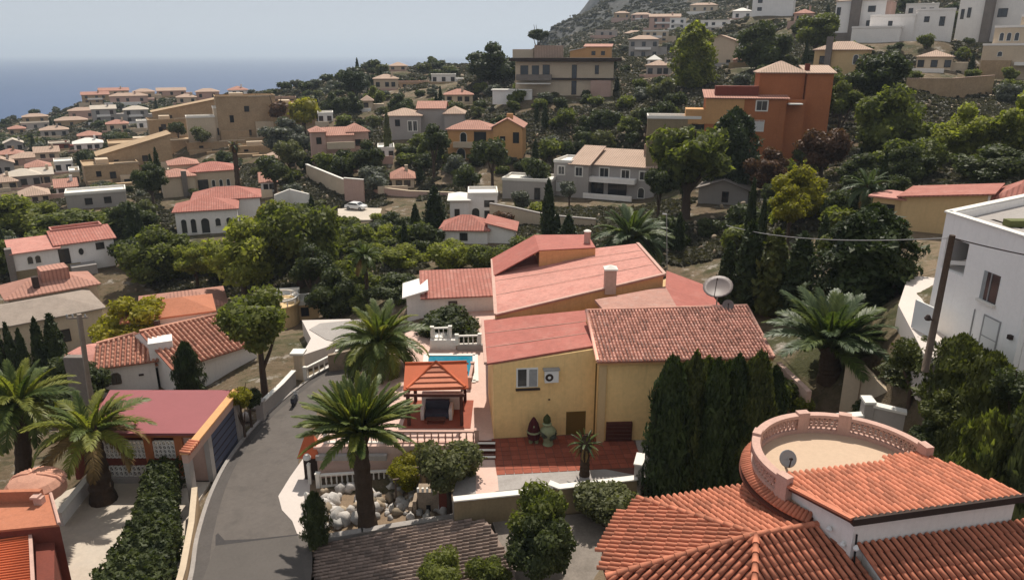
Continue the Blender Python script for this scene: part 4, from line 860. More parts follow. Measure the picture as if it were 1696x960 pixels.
# barrel tiles
def tile_mesh(mat, r0=.105, r1=.13, L_=.56, seg=5, sx=1., up=1.35):
    V, F_ = [], []
    for k, (y, r, z) in enumerate(((0, r0, .035), (L_, r1, .06))):
        for i in range(seg + 1):
            a = math.pi * i / seg; V.append((-math.cos(a) * r * sx, y, math.sin(a) * r * up + z - .03))
    q = [(i, i + 1, seg + 2 + i, seg + 1 + i) for i in range(seg)]
    V.append((0, L_, .0)); c = len(V) - 1
    tr = [(seg + 1 + i, seg + 2 + i, c) for i in range(seg)]
    return np_mesh('tile', np.array(V), np.array([f[::-1] for f in q]), mat, True, np.array([f[::-1] for f in tr])), np.array(V), np.array(q), np.array(tr)
def tile_field(O, u, w, inside, pitch, expo, ur, wr):
    """matrices of cover tiles on a plane through O; u across, w down the slope"""
    u, w = u.normalized(), w.normalized(); n = u.cross(w)
    if n.z < 0: u = -u; n = -n; ur = (-ur[1], -ur[0]); fl = -1
    else: fl = 1
    out = []
    for i in range(int(math.floor(ur[0] / pitch)), int(math.ceil(ur[1] / pitch)) + 1):
        for j in range(int(math.floor(wr[0] / expo)), int(math.ceil(wr[1] / expo)) + 1):
            a, b = i * pitch, j * expo
            if inside(a * fl, b + expo * .45):
                jit = Vector((rnd.uniform(-.008, .008), rnd.uniform(-.008, .008), rnd.uniform(0, .012)))
                p = O + u * a + w * b + n * .015 + jit; m_ = Matrix((u, w, n)).transposed().to_4x4(); m_.translation = p
                m_ = m_ @ Matrix.Rotation(rnd.uniform(-.018, .018), 4, 'Z')
                out.append(m_)
    return out
def poly_inside(poly):
    def f(a, b):
        c = False; n = len(poly)
        for i in range(n):
            (x0, y0), (x1, y1) = poly[i], poly[(i + 1) % n]
            if (y0 > b) != (y1 > b) and a < (x1 - x0) * (b - y0) / (y1 - y0) + x0: c = not c
        return c
    return f
def lay_tiles(sets, tm, mat, max_obj, stuff_name='tile_courses'):
    """sets: list of (roof_part, matrices)"""
    me, V, q, tr = tm; allm = []
    for roof, ms in sets:
        for m_ in ms:
            px, py, dep = proj(m_.translation); vis = -20 < px < 1716 and -20 < py < 985
            allm.append((dep + (0 if vis else 500), roof, m_))
    allm.sort(key=lambda a: a[0])
    for dep, roof, m_ in allm[:max_obj]:
        o = mk('tile', me, roof); mm = m_.copy(); mm.translation -= ORG[roof]; o.matrix_basis = mm
    by = {}
    for dep, roof, m_ in allm[max_obj:]: by.setdefault(roof, []).append(m_)
    for roof, ms in by.items():
        A_ = np.array([np.array(m_) for m_ in ms]); off = np.array(ORG[roof])
        VV = np.einsum('kij,vj->kvi', A_[:, :3, :3], V) + A_[:, None, :3, 3] - off; nv = len(V); k = np.arange(len(ms))[:, None, None] * nv
        o = mk(stuff_name, np_mesh(stuff_name, VV.reshape(-1, 3), (q[:, ::-1][None] + k).reshape(-1, 4), mat, True, (tr[:, ::-1][None] + k).reshape(-1, 3)), roof); o['kind'] = 'stuff'
def slope(P0, P1, pitch):
    """plane through eave P0->P1 rising away; returns origin, u, w(down), n"""
    u = (P1 - P0).normalized(); h = Vector((-u.y, u.x, 0)).normalized()
    if h.y < 0: h = -h
    up = (h * math.cos(pitch) + Vector((0, 0, math.sin(pitch)))).normalized()
    return u, -up, u.cross(up) if u.cross(up).z > 0 else -u.cross(up)
def uvpoly(O, u, w, pts): return [((p - O).dot(u), (p - O).dot(w)) for p in pts]
Vz = Vector((0, 0, 1))

# ------------------------------------------------------------------ road and pavements
ZR = -2.7
Ledge = [(-17.6, 22), (-18.4, 32), (-19.24, 36.6), (-20.5, 40.7), (-21.6, 46), (-22.0, 51.3), (-21.54, 57.4), (-20.04, 63.5), (-18.2, 69), (-15, 76), (-10, 84)]
Redge = [(-10.6, 22), (-11.6, 32), (-12.13, 36.6), (-13.27, 41), (-15.2, 46), (-16.7, 50.4), (-16.9, 56.3), (-15.6, 60.5), (-13.6, 65), (-10.5, 70.5), (-6, 78)]
def strip(name, A_, B_, z, mat, label, cat, th=.12):
    b = MB()
    for i in range(len(A_) - 1): b.prism([A_[i], B_[i], B_[i + 1], A_[i + 1]], z - th, z)
    return tag(b.build(name, mat), label, cat, kind='structure')
def smooth(P, n=5):
    out = []
    for i in range(len(P) - 1):
        p0, p1, p2, p3 = P[max(i - 1, 0)], P[i], P[i + 1], P[min(i + 2, len(P) - 1)]
        for k in range(n):
            t = k / n; out.append(tuple(.5 * (2 * p1[j] + (p2[j] - p0[j]) * t + (2 * p0[j] - 5 * p1[j] + 4 * p2[j] - p3[j]) * t * t + (3 * p1[j] - p0[j] - 3 * p2[j] + p3[j]) * t ** 3) for j in (0, 1)))
    return out + [P[-1]]
LS, RS = smooth(Ledge), smooth(Redge)
lerp2 = lambda A_, B_, f: [(a[0] + (b[0] - a[0]) * f, a[1] + (b[1] - a[1]) * f) for a, b in zip(A_, B_)]
strip('road', LS, RS, ZR, 'asphalt', 'grey asphalt lane curving up past the houses', 'road')
strip('gutter', lerp2(LS, RS, -.02), lerp2(LS, RS, .115), ZR + .005, 'gutter', 'dark concrete gutter along the kerb of the lane', 'gutter', .1)
c0, c1 = at(357, 903, z=ZR), at(492, 886, z=ZR)
pat = [c0, c1, Vector((-12.2, 36, 0)), Vector((-11, 24, 0)), Vector((-17.2, 24, 0)), Vector((-18.3, 34, 0))]
sheet('road_patch', pat, ZR + .009, 'asphalt_new', 'darker resurfaced stretch of the lane', 'road', .1)
b = MB(); b.prism([xy(c0), xy(c1), xy(at(495, 884, z=ZR)), xy(at(420, 892, z=ZR)), xy(at(372, 894, z=ZR)), xy(at(361, 882, z=ZR)), xy(at(357, 886, z=ZR))], ZR - .05, ZR + .013); tag(b.build('road_seam', 'tar'), 'black tar seam across the lane', 'road', kind='structure')
wp = [at(*q, z=ZR) for q in ((507, 752), (480, 790), (461, 821), (467, 844), (484, 862), (492, 883), (511, 892), (514, 780))]
sheet('white_pavement', wp, ZR + .017, 'white_patch', 'white painted concrete apron at the garden gate', 'pavement')
b = MB()
for i in range(len(LS) - 1):
    (ax, ay), (bx, by) = LS[i], LS[i + 1]
    b.prism([(ax - .02, ay), (bx - .02, by), (bx - .3, by), (ax - .3, ay)], ZR - .3, ZR + .13)
tag(b.build('kerb', 'concrete'), 'pale concrete kerb beside the gutter of the lane', 'kerb', kind='structure')

# ------------------------------------------------------------------ yellow house plot
sheet('pool_terrace', [(-14.6, 47.6), (-2.6, 47.9), (-1.0, 48.8), (10, 49.6), (16, 52), (16, 78), (-4, 80), (-11.5, 70), (-13.4, 62), (-14.6, 54)], 0, 'pink_paving', 'pink sunlit paving around the pool and house', 'terrace', 3.6)
sheet('front_terrace', [(-3.9, 41.3), (3.1, 42.7), (8.6, 43.5), (10.2, 43.8), (10.2, 49.7), (-1.3, 48.95), (-2.7, 48.0), (-3.6, 46)], .004, 'concrete', 'grey concrete slab before the yellow house', 'terrace', 3.6)
bt = [at(*q, z=0) for q in ((818, 724), (822, 784), (905, 779), (1000, 776), (1052, 786), (1056, 745), (1052, 727), (985, 717))]
o = sheet('brick_terrace', bt, .012, 'brick_gap', 'red tiled terrace along the yellow house wall', 'terrace', .05)
inb = poly_inside([xy(p) for p in bt]); me = MB().box(-.29, .29, -.29, .29, 0, .022).build('paving_tile', 'brick_terrace'); COL.objects.unlink(me); nb = 0
for i in range(-4, 18):
    for j in range(0, 14):
        c = Vector((-1.4, 44.1, .012)) + Vector((math.cos(.1), math.sin(.1), 0)) * i * .62 + Vector((-math.sin(.1), math.cos(.1), 0)) * j * .62
        if inb(c.x, c.y) and nb < 300:
            copy_child(me, o, location=c, rotation_euler=(0, 0, .1)); nb += 1
sheet('garden_bed', [(-13.6, 40.7), (-4.0, 42.9), (-3.6, 46), (-2.6, 48.0), (-14.8, 47.8), (-15.4, 48.4), (-14.4, 44)], -2.7, 'soil', 'stony soil of the sunken rock garden', 'garden', .8)

sheet('garden_path', [at(*q_, z=0) for q_ in ((789, 745), (818, 728), (826, 812), (788, 824))], .016, 'pink_paving', 'pink concrete ramp between rock garden and red terrace', 'path', .1)
gs = thing('garden_steps', 'short flight of pale-edged steps at the head of the pink ramp', 'steps', at(806, 750, z=0))
for k_ in range(3):
    q_ = at(806, 756 - k_ * 9, z=.1); w = MB(); w.box(q_.x - .62, q_.x + .62, q_.y - .2, q_.y + .3, -.1, .14 + k_ * .12); st_ = w.build('step', 'shutter', gs); w = MB(); w.box(q_.x - .64, q_.x + .64, q_.y - .24, q_.y - .02, .143 + k_ * .12, .19 + k_ * .12); w.build('nosing', 'coping', st_)
YH = thing('yellow_house', 'yellow house with pink mono-pitch roofs, tiled front roof and pointed chimneys', 'house', (2.4, 49.2, 0))
zl, zr = 6.1, 7.15
A0, A1 = at(818, 726, z=0), at(987, 717, z=0)
fl, fr_, br_, bl_ = at(804, 602, z=zl), at(988, 571, z=zr), at(971, 513, z=zr - .05), at(799, 530, z=zl)
w = MB(); w.prism([xy(A0), xy(A1), (A1.x - .4, 56.6), (-2.0, 56.2)], -.5, [zl - .12, zr - .18, zr - .18, zl - .12]); w.build('wall', 'yellow_wall', YH)
w = MB(); w.slab([fl, fr_, br_, bl_], .14); RA = w.build('roof', 'pink_roof', YH)
w = MB()
for f in (.33, .66): w.bar(fl.lerp(bl_, f) + Vz * .012, fr_.lerp(br_, f) + Vz * .012, .05, .03)
w.build('seam', 'pink_coping', RA)
w = MB(); w.bar(fl + Vz * .03, bl_ + Vz * .03, .22, .2); w.build('edge_coping', 'pink_coping', RA)
# tiled front wing
EL, ER = at(990, 599, z=6.62), at(1282, 592, z=6.62)
u, wd, n = slope(EL, ER, R(12)); TLp, TRp = on_plane(971, 515, EL, n), on_plane(1237, 507, EL, n)
w = MB(); w.slab([EL, ER, TRp, TLp], .12); RB = w.build('roof', 'tile_base_light', YH)
hb = Vector((-u.y, u.x, 0))
q0, q1 = EL + u * .25 + hb * .45, ER - u * .5 + hb * .45
w = MB(); w.prism([xy(q0), xy(q1), xy(q1 + hb * 6.6), xy(q0 + hb * 6.6)], -.5, [6.5, 6.5, 7.6, 7.6]); w.build('wall', 'yellow_wall', YH)
w = MB(); w.bar(EL + Vz * -.2 + hb * .12, ER + Vz * -.2 + hb * .12, .16, .16); w.build('eave_board', 'pale_orange_wall', YH)
w = MB(); w.bar(q0 - hb * .04 + Vz * -.1, q0 - hb * .04 + Vz * -6.55, .5, .34) if False else w.box(q0.x - .05, q0.x + .5, q0.y - .12, q0.y + .1, 0, 6.35); w.build('pilaster', 'peach_wall', YH)
w = MB(); w.tube([q0 + Vector((-.25, -.05, -.3)), Vector((q0.x - .25, q0.y - .05, .05))], .06, 7); w.build('downpipe', 'brown_door', YH)
tm_old = tile_mesh('tile_old', .08, .095, .46)
lay_tiles([(RB, tile_field(EL, u, wd, poly_inside(uvpoly(EL, u, wd, [EL, ER, TRp, TLp])), .26, .38, (-1, 16), (-11, 0)))], tm_old, 'tile_old', 0)
w = MB(); w.tube([TLp + Vz * .06, TRp + Vz * .06], .13, 8); w.tube([EL + Vz * .08, TLp + Vz * .08], .13, 8); w.tube([ER + Vz * .05, TRp + Vz * .05], .12, 8); w.build('ridge_cap', 'tile_old', RB, smooth=True)
# upper block
CFL, CFR, CBR, CBL = at(821, 521, z=6.55), at(1101, 454, z=9.2), at(1056, 403, z=8.9), at(815, 430, z=6.5)
w = MB(); w.slab([CFL, CFR, CBR, CBL], .16); RC = w.build('roof', 'faded_roof', YH)
w = MB(); w.prism([(CFL.x + .1, CFL.y + .05), (CFR.x - .1, CFR.y + .05), (CBR.x - .1, CBR.y - .1), (CBL.x + .1, CBL.y - .1)], 3.0, [6.38, 9.03, 8.73, 6.33]); w.build('fascia_wall', 'fascia', YH)
w = MB(); w.bar(CFL + Vz * .05, CFR + Vz * .05, .3, .1); w.bar(CFR + Vz * .05, CBR + Vz * .05, .3, .1); w.bar(CFL + Vz * .05, CBL + Vz * .05, .3, .1); w.build('edge_coping', 'pink_coping', RC)
w = MB()
for f in (.3, .55, .75): w.bar(CFL.lerp(CBL, f) + Vz * .012, CFR.lerp(CBR, f) + Vz * .012, .05, .03)
w.build('seam', 'pink_coping', RC)
pn = (CFR - CFL).cross(CBL - CFL).normalized()
d0, d1 = on_plane(893, 440, CFL, pn), on_plane(986, 419, CFL, pn); dz = at(890, 416, y=d0.y).z
bk = (CBL - CFL).normalized()
w = MB(); e0, e1 = d0 + bk * 6.5, d1 + bk * 5.5
w.prism([xy(d0), xy(d1), xy(e1), xy(e0)], 6., [dz, max(dz, d1.z + .12), max(dz, d1.z + .12), dz]); w.build('roof_step', 'fascia', YH)
w = MB(); l0, l1 = d0 + (CFL - CFR).normalized() * 4.9, e0 + (CFL - CFR).normalized() * 4.9
l0.z = on_plane(815, 431, CFL, pn).z + .02; l1.z = l0.z
w.slab([l0, Vector((d0.x, d0.y, dz + .1)), Vector((e0.x, e0.y, dz + .1)), l1], .12); w.slab([Vector((d0.x, d0.y, dz + .1)), Vector((d1.x, d1.y, dz + .13)), Vector((e1.x, e1.y, dz + .13)), Vector((e0.x, e0.y, dz + .1))], .09); w.build('roof', 'pink_roof', YH)
# rear tiled roofs right of the upper block
r1, r2, r3, r4 = at(1000, 513, z=8.15), at(1122, 509, z=8.15), at(1102, 474, z=8.2), at(985, 496, z=7.95)
w = MB(); w.slab([r1, r2, r3, r4], .2); w.build('roof', 'tile_old', YH)
s1, s2, s3, s4, s5 = at(1122, 509, z=8.1), at(1196, 508, z=7.2), at(1163, 470, z=7.0), at(1104, 448, z=7.7), at(1102, 474, z=8.1)
w = MB(); w.slab([s1, s2, s3, s4, s5], .2); w.build('roof', 'pink_roof', YH)
w = MB(); w.prism([xy(r4), xy(r1), xy(s2 + Vector((-.4, .5, 0))), xy(s3 + Vector((-.4, -.2, 0))), xy(s4)], 0, 6.9); w.build('wall', 'peach_wall', YH)
def chimney(p, wd_, h, mat, capm, rnd_=False):
    w = MB()
    if rnd_: w.lathe([(wd_, -.4), (wd_, h)], p, 10)
    else: w.box(p.x - wd_, p.x + wd_, p.y - wd_, p.y + wd_, p.z - .6, p.z + h)
    c_ = w.build('chimney', mat, YH); w = MB()
    if rnd_: w.lathe([(wd_ * 1.15, h + .003), (wd_ * 1.2, h + .08), (wd_ * .6, h + .2)], p, 10)
    else:
        w.box(p.x - wd_ * 1.2, p.x + wd_ * 1.2, p.y - wd_ * 1.2, p.y + wd_ * 1.2, p.z + h + .003, p.z + h + .12); w.add([(p.x - wd_ * 1.1, p.y - wd_ * 1.1, p.z + h + .123), (p.x + wd_ * 1.1, p.y - wd_ * 1.1, p.z + h + .123), (p.x + wd_ * 1.1, p.y + wd_ * 1.1, p.z + h + .123), (p.x - wd_ * 1.1, p.y + wd_ * 1.1, p.z + h + .123), (p.x, p.y, p.z + h + .4)], [(0, 1, 4), (1, 2, 4), (2, 3, 4), (3, 0, 4)])
    w.build('chimney_cap', capm, c_)
chimney(on_plane(1010, 474, CFL, pn), .48, 1.55, 'pink_wall', 'coping')
pc = at(972, 416, y=d1.y + 2); chimney(Vector((pc.x, pc.y, dz)), .34, 1.25, 'pink_wall', 'coping', True)
# facade details, on the plane of wall A
ua = (A1 - A0).normalized(); na = Vector((ua.y, -ua.x, 0))
def facA(px, py): return on_plane(px, py, A0, na)
def fbox(p0, p1, o0, o1, mat, name, parent=YH):        # p0 lower-left, p1 upper-right on facade, o = offsets out of the wall
    w = MB(); L_ = (p1 - p0).dot(ua); c = [(p0 + ua * a + na * o_) for o_ in (o0, o1) for a in (0, L_)]
    w.prism([xy(c[0]), xy(c[1]), xy(c[3]), xy(c[2])], p0.z, p1.z); return w.build(name, mat, parent)
wf = fbox(facA(855, 641), facA(891, 608), .0, .07, 'plastic_white', 'window')
fbox(facA(857.5, 639), facA(872, 610.5), .072, .078, 'glass_dark', 'pane', wf); fbox(facA(876, 639), facA(889.5, 610.5), .072, .078, 'curtain', 'pane', wf)
fbox(facA(854, 645.5), facA(894, 641.5), .0, .22, 'dark_trim', 'sill', wf)
fbox(facA(937, 720), facA(970, 680), .0, .05, 'brown_door', 'door')
ac = fbox(facA(901, 630), facA(924, 610), .06, .42, 'plastic_white', 'air_conditioner')
p = facA(908.5, 621) + na * .425; w = MB(); w.tube([p, p + na * .015], .30, 14); w.build('fan', 'dark_trim', ac)
w = MB(); w.tube([p + na * .018, p + na * .03], .12, 10); w.build('fan_hub', 'plastic_white', ac)
fbox(facA(899, 610), facA(926, 607.5), .0, .5, 'metal_grey', 'canopy', ac)
fbox(facA(908, 662), facA(911, 660), .0, .05, 'dark_trim', 'vent')
sv = at(1003, 728, y=q0.y - .02); sv2 = at(1047, 697, y=q0.y + .15)
w = MB(); w.box(sv.x, sv2.x, q0.y - .06, q0.y + .3, .05, sv2.z); sh = w.build('shutter', 'shutter', YH)
for k in range(5): w = MB(); w.box(sv.x + .08, sv2.x - .08, q0.y - .13, q0.y - .062, .25 + k * .3, .34 + k * .3); w.build('slat', 'wood_table', sh)
# satellite dishes
def dish(label, c, r, aim, post, mat='dish_white', name='satellite_dish'):
    o = thing(name, label, 'dish', post); a = Vector(aim).normalized(); x = a.cross(Vz).normalized(); y = x.cross(a); V = []; F_ = []
    nr_, ns = 4, 18
    for i in range(nr_ + 1):
        rr_ = r * i / nr_; dz_ = -.22 * r + .22 * r * (i / nr_) ** 2
        for k in range(ns): V.append(Vector(c) + (x * math.cos(6.283 * k / ns) + y * math.sin(6.283 * k / ns)) * rr_ + a * dz_)
    for i in range(nr_):
        for k in range(ns): F_.append((i * ns + k, i * ns + (k + 1) % ns, (i + 1) * ns + (k + 1) % ns, (i + 1) * ns + k))
    nV = len(V); V2 = [v - a * .03 for v in V]; F2 = [tuple(nV + i for i in f[::-1]) for f in F_]
    rim = [(nr_ * ns + k, nr_ * ns + (k + 1) % ns, nV + nr_ * ns + (k + 1) % ns, nV + nr_ * ns + k) for k in range(ns)]
    w = MB(); w.add(V + V2, F_ + F2 + rim); w.build('reflector', mat, o, smooth=True)
    f = Vector(c) + a * r * .75
    w = MB(); w.tube([Vector(c) - y * r * .95, f], .03, 6); w.tube([f - a * .12, f + a * .05], .06, 8); w.build('feed_arm', 'dark_trim', o)
    w = MB(); w.tube([post, Vector(c) - a * .25 * r], .06, 8); w.build('mast', 'metal_grey', o)
dc = at(1189, 474, t=59.5); dish('large pale satellite dish standing behind the tiled roof ridge', dc, 1.2, (-.25, -.45, .85), Vector((dc.x + .1, dc.y + .3, 5.5)))
dc2 = at(1206, 505, t=58.5); dish('small pale satellite dish beside the big dish', dc2, .45, (-.2, -.8, .55), Vector((dc2.x, dc2.y + .2, 6.5)))
# terrace front wall
t1 = [at(752, 826, z=.75), at(880, 813, z=.75), at(912, 805, z=.75)]
wall_run('terrace_wall', 'ochre rendered terrace wall with white coping beside the rock garden', t1, -3.2, [.7, .7, .7], .3, 'ochre_wall', 'coping', capw=.12)
w = wall_run('terrace_wall', 'ochre terrace wall with white stepped coping below the potted yucca', [at(911, 800, z=.9), at(926, 806, z=.75), at(990, 799, z=.75), at(1054, 791, z=.75)], -3.2, [.9, .72, .72, .72], .3, 'ochre_wall', 'coping', capw=.12)
p0, p1 = at(1056, 791, z=.75), at(1062, 752, z=1.7)
wall_run('terrace_wall', 'grey pier wall with tall white coping beside the cypress hedge', [p0, (p1.x, p1.y)], -3, [1.7, 1.7], .5, 'grey_wall', 'coping', capw=.06)
# ornaments
p = facA(881, 738) + na * .9; p.z = .03
o = thing('garden_ornament', 'dark red pointed garden ornament with pale feet against the yellow wall', 'ornament', p)
w = MB(); w.lathe([(.42, .35), (.5, .7), (.46, 1.1), (.34, 1.6), (.12, 2.0), (.01, 2.12)], p, 12); w.build('body', 'ornament_red', o, smooth=True)
w = MB(); w.lathe([(.51, .86), (.52, .93), (.5, 1.0)], p, 12); w.build('belt', 'ornament_cream', o)
for s in (-1, 1): w = MB(); w.lathe([(.12, 0), (.16, .1), (.12, .4)], p + Vector((s * .22, -.1, 0)), 8); w.build('foot', 'ornament_cream', o, smooth=True)
w = MB(); w.lathe([(.04, 1.42), (.06, 1.5), (.02, 1.58)], p + Vector((0, -.4, 0)), 8); w.build('badge', 'ornament_cream', o)
p = facA(903, 742) + na * 1.3; p.z = .03
o = thing('garden_ornament', 'pale green leafy garden figure with white collar beside the red ornament', 'ornament', p)
w = MB(); w.lathe([(.4, 0), (.34, .3), (.5, .9), (.6, 1.2), (.3, 1.5), (.22, 1.7)], p, 12); w.build('body', 'ornament_cream', o, smooth=True)
w = MB(); w.lathe([(.2, 1.7), (.3, 1.95), (.26, 2.2), (.02, 2.5)], p + Vector((-.1, 0, 0)), 10); w.build('head', 'leaf_dark', o, smooth=True)
w = MB(); w.lathe([(.3, 1.62), (.36, 1.72), (.3, 1.8)], p + Vector((-.1, -.05, 0)), 10); w.build('collar', 'ornament_cream', o)
c_ = mk('foliage', CROWN['near', 0], o, loc=(.15, -.1, .75), scale=(.75, .7, .7)); set_mat(c_, 'leaf_grey')
# potted yucca on the slab
p = at(968, 786, z=0); palm('shaggy potted yucca with skirt of dead leaves on the grey slab', p, p + Vector((0, 0, 2.3)), 1.15, 46, ['frond_green', 'frond_blue'], 'yucca_plant', .35, .28, (85, -75), 22, 's', thin=True)

# ------------------------------------------------------------------ pool, gazebo, balustrades
pl = [at(706, 588, z=0), at(787, 588, z=0), at(788, 632, z=0), at(702, 632, z=0)]
P_ = thing('swimming_pool', 'small turquoise swimming pool with white rim behind the gazebo', 'pool', (-6, 61, 0))
w = MB(); w.slab([Vector((p.x, p.y, .02)) for p in pl], .3); w.build('water', 'pool_water', P_)
w = MB()
for i in range(4): w.bar(pl[i] + Vz * .03, pl[(i + 1) % 4] + Vz * .03, .5, .14)
w.build('rim', 'coping', P_)
w = MB(); c0_ = at(718, 597, z=.02); c1_ = at(752, 597, z=.02); w.box(c0_.x, c1_.x, c0_.y - 1.4, c0_.y, -.2, .035); w.build('step', 'pool_water', P_)
G0, G1 = at(676, 702, z=0), at(768, 704, z=0)
gx0, gx1, gy0, gy1 = -8.0, -3.9, 50.9, 55.0
GZ = thing('gazebo', 'red gazebo with tiled triangular pediment beside the pool', 'gazebo', (-6, 53, 0))
for a, b_ in ((gx0, gy0), (gx1, gy0), (gx0, gy1), (gx1, gy1)):
    w = MB(); w.box(a - .13, a + .13, b_ - .13, b_ + .13, 0, 2.75); w.build('post', 'gazebo_wood', GZ)
ez = 2.8; ge0, ge1 = at(668, 645, z=ez), at(776, 642, z=ez); gr0, gr1 = at(671, 602, z=ez + 1.15), at(773, 599, z=ez + 1.15)
w = MB(); w.slab([ge0, ge1, gr1, gr0], .12); gb = (gr0 + gr1) / 2 - (ge0 + ge1) / 2; gb.z = 0
w.slab([gr0, gr1, Vector((gr1.x, gr1.y + gb.y, ez)), Vector((gr0.x, gr0.y + gb.y, ez))], .12); GR = w.build('roof', 'gazebo_red', GZ)
gn = (ge1 - ge0).cross(gr0 - ge0).normalized(); ap = (gr0 + gr1) / 2; bl2, br2 = ge0.lerp(ge1, .05), ge0.lerp(ge1, .95)
for k in range(5):
    f0, f1 = k / 5, (k + 1) / 5; a0, a1 = bl2.lerp(ap, f0), br2.lerp(ap, f0); b0, b1 = bl2.lerp(ap, f1), br2.lerp(ap, f1); h_ = .16 - .02 * 0
    w = MB(); V = [a0 + gn * .02, a1 + gn * .02, b1 + gn * .02, b0 + gn * .02, a0 + gn * .2, a1 + gn * .2, b1 + gn * .09, b0 + gn * .09]
    w.add(V, [(4, 5, 6, 7), (0, 1, 5, 4), (1, 2, 6, 5), (3, 0, 4, 7), (2, 3, 7, 6)]); w.build('tile_course', 'tile', GR)
w = MB(); w.tube([bl2 + gn * .16, ap + gn * .16], .11, 7); w.tube([br2 + gn * .16, ap + gn * .16], .11, 7); w.tube([gr0 + Vz * .03, gr1 + Vz * .03], .1, 7); w.build('ridge_cap', 'gazebo_red', GR, smooth=True)
w = MB(); w.bar((gx0 - .3, gy0 - .1, 2.62), (gx1 + .3, gy0 - .1, 2.62), .14, .22); w.bar((gx0 - .3, gy1, 2.62), (gx1 + .3, gy1, 2.62), .14, .22); w.bar((gx0, gy0, 2.55), (gx0, gy1, 2.55), .14, .2); w.bar((gx1, gy0, 2.55), (gx1, gy1, 2.55), .14, .2); w.build('beam', 'gazebo_wood', GZ)
w = MB(); w.box(gx0 - .5, gx1 + .7, gy0 - .5, gy1 + .2, -.02, .03); w.build('deck', 'brick_terrace', GZ)
o = thing('garden_sofa', 'dark sofa with white surround under the gazebo', 'sofa', (-5.9, 52.4, .03))
w = MB(); w.box(-6.9, -5.0, 51.8, 52.8, .15, .5); w.build('seat', 'fabric_dark', o)
w = MB(); w.box(-6.9, -5.0, 52.8, 53.1, .15, 1.2); w.build('backrest', 'fabric_dark', o)
for xx in (-7.2, -4.97):
    w = MB(); w.box(xx, xx + .27, 51.7, 53.1, .02, .95); w.build('armrest', 'fabric_white', o)
w = MB(); w.box(-7.3, -4.1, 53.5, 54.2, .03, 1.35); tag(w.build('bar_counter', 'fabric_white'), 'long white bar counter behind the dark sofa', 'counter')
w = MB(); w.box(-6.7, -5.2, 51.0, 51.5, .35, .42); tb = thing('low_table', 'low dark wooden table before the sofa', 'table', (-6, 51.2, .03)); w.build('tabletop', 'wood_table', tb)
for a in (-6.6, -5.35):
    for b_ in (51.05, 51.4): w = MB(); w.box(a, a + .06, b_, b_ + .06, .03, .345); w.build('leg', 'wood_table', tb)
# balustrades
bp0, bp1, bp2 = at(540, 733, z=0), at(640, 733, z=0), at(790, 733, z=0)
balustrade('long pink-white balustrade of the pool terrace above the rock garden', bp1, bp2, 'pink_coping', 1.0, .5)
balustrade('short sunlit balustrade behind the big palm trunk', bp0, bp1 + Vector((-.3, 0, 0)), 'coping', 1.0, .5)
w = MB(); w.box(-14.4, -9.2, 47.2, 47.6, -.9, -.5); tag(w.build('concrete_ledge', 'concrete'), 'grey concrete ledge under the sunlit balustrade', 'ledge')
balustrade('white railing of thin balusters at the back of the rock garden', at(528, 806, z=-2.7), at(650, 798, z=-2.7), 'coping', 1.05, .36)
balustrade('white balustrade on the platform behind the pool', at(716, 560, z=1.0), at(746, 559, z=1.0), 'coping', 1.1, .4)
balustrade('low white balustrade next to the house behind the pool', at(757, 580, z=.0) + Vz * .6, at(795, 579, z=0) + Vz * .6, 'coping', .95, .4)
pf = at(716, 579, z=0); pf2 = at(750, 579, z=0)
w = MB(); w.box(pf.x - .2, pf2.x + .3, pf.y, pf.y + 2.2, 0, 1.0); tag(w.build('pool_platform', 'white_wall'), 'white raised platform behind the pool', 'platform')
pw = at(757, 580, z=0); w = MB(); w.box(pw.x, pw.x + 2.6, pw.y - .1, pw.y + .3, 0, .6); tag(w.build('low_wall', 'grey_wall'), 'grey base wall beneath the balustrade behind the pool', 'wall')
balustrade('dark-based side railing between pool and house passage', at(778, 642, z=0), at(783, 617, z=0), 'pink_coping', .9, .42)
# gate pillar with red cap and white posts along the lane
gp_ = at(518, 790, z=-2.7)
o = thing('gate_pillar', 'gate pillar under red pyramid tile cap beside the lane', 'pillar', gp_)
w = MB(); w.box(gp_.x - .5, gp_.x + .5, gp_.y - .3, gp_.y + .7, -2.75, -.75); w.build('shaft', 'dark_trim', o)
c = gp_ + Vector((0, .2, 1.95)); w = MB(); w.add([c + Vector((-.85, -.8, 0)), c + Vector((.75, -.8, 0)), c + Vector((.75, .8, 0)), c + Vector((-.85, .8, 0)), c + Vector((-.35, .1, 1.5)), c + Vector((.25, .1, 1.5))], [(0, 1, 5, 4), (1, 2, 5), (2, 3, 4, 5), (3, 0, 4), (3, 2, 1, 0)]); w.build('cap', 'gazebo_red', o)
w = MB(); w.lathe([(.05, 0), (.28, .12), (.3, .3), (.15, .5)], c + Vector((-.05, -.95, -.05)), 10); w.build('lamp_globe', 'plastic_white', o, smooth=True)
for k, (a, bb, hh) in enumerate(((514, 800, 1.6), (509, 840, 1.1), (520, 860, 1.1), (527, 888, 1.2))):
    q_ = at(a, bb, z=-2.7); w = MB(); w.box(q_.x - .11, q_.x + .11, q_.y - .11, q_.y + .11, -2.75, -2.7 + hh)
    w.add([(q_.x - .14, q_.y - .14, -2.69 + hh), (q_.x + .14, q_.y - .14, -2.69 + hh), (q_.x + .14, q_.y + .14, -2.69 + hh), (q_.x - .14, q_.y + .14, -2.69 + hh), (q_.x, q_.y, -2.5 + hh)], [(0, 1, 4), (1, 2, 4), (2, 3, 4), (3, 0, 4), (3, 2, 1, 0)])
    tag(w.build('gate_post', 'coping'), ['white gate post below the globe lamp', 'white post half way along the garden edge', 'white post next to the potted climber', 'white corner post nearest the dark tiled roof'][k], 'post')
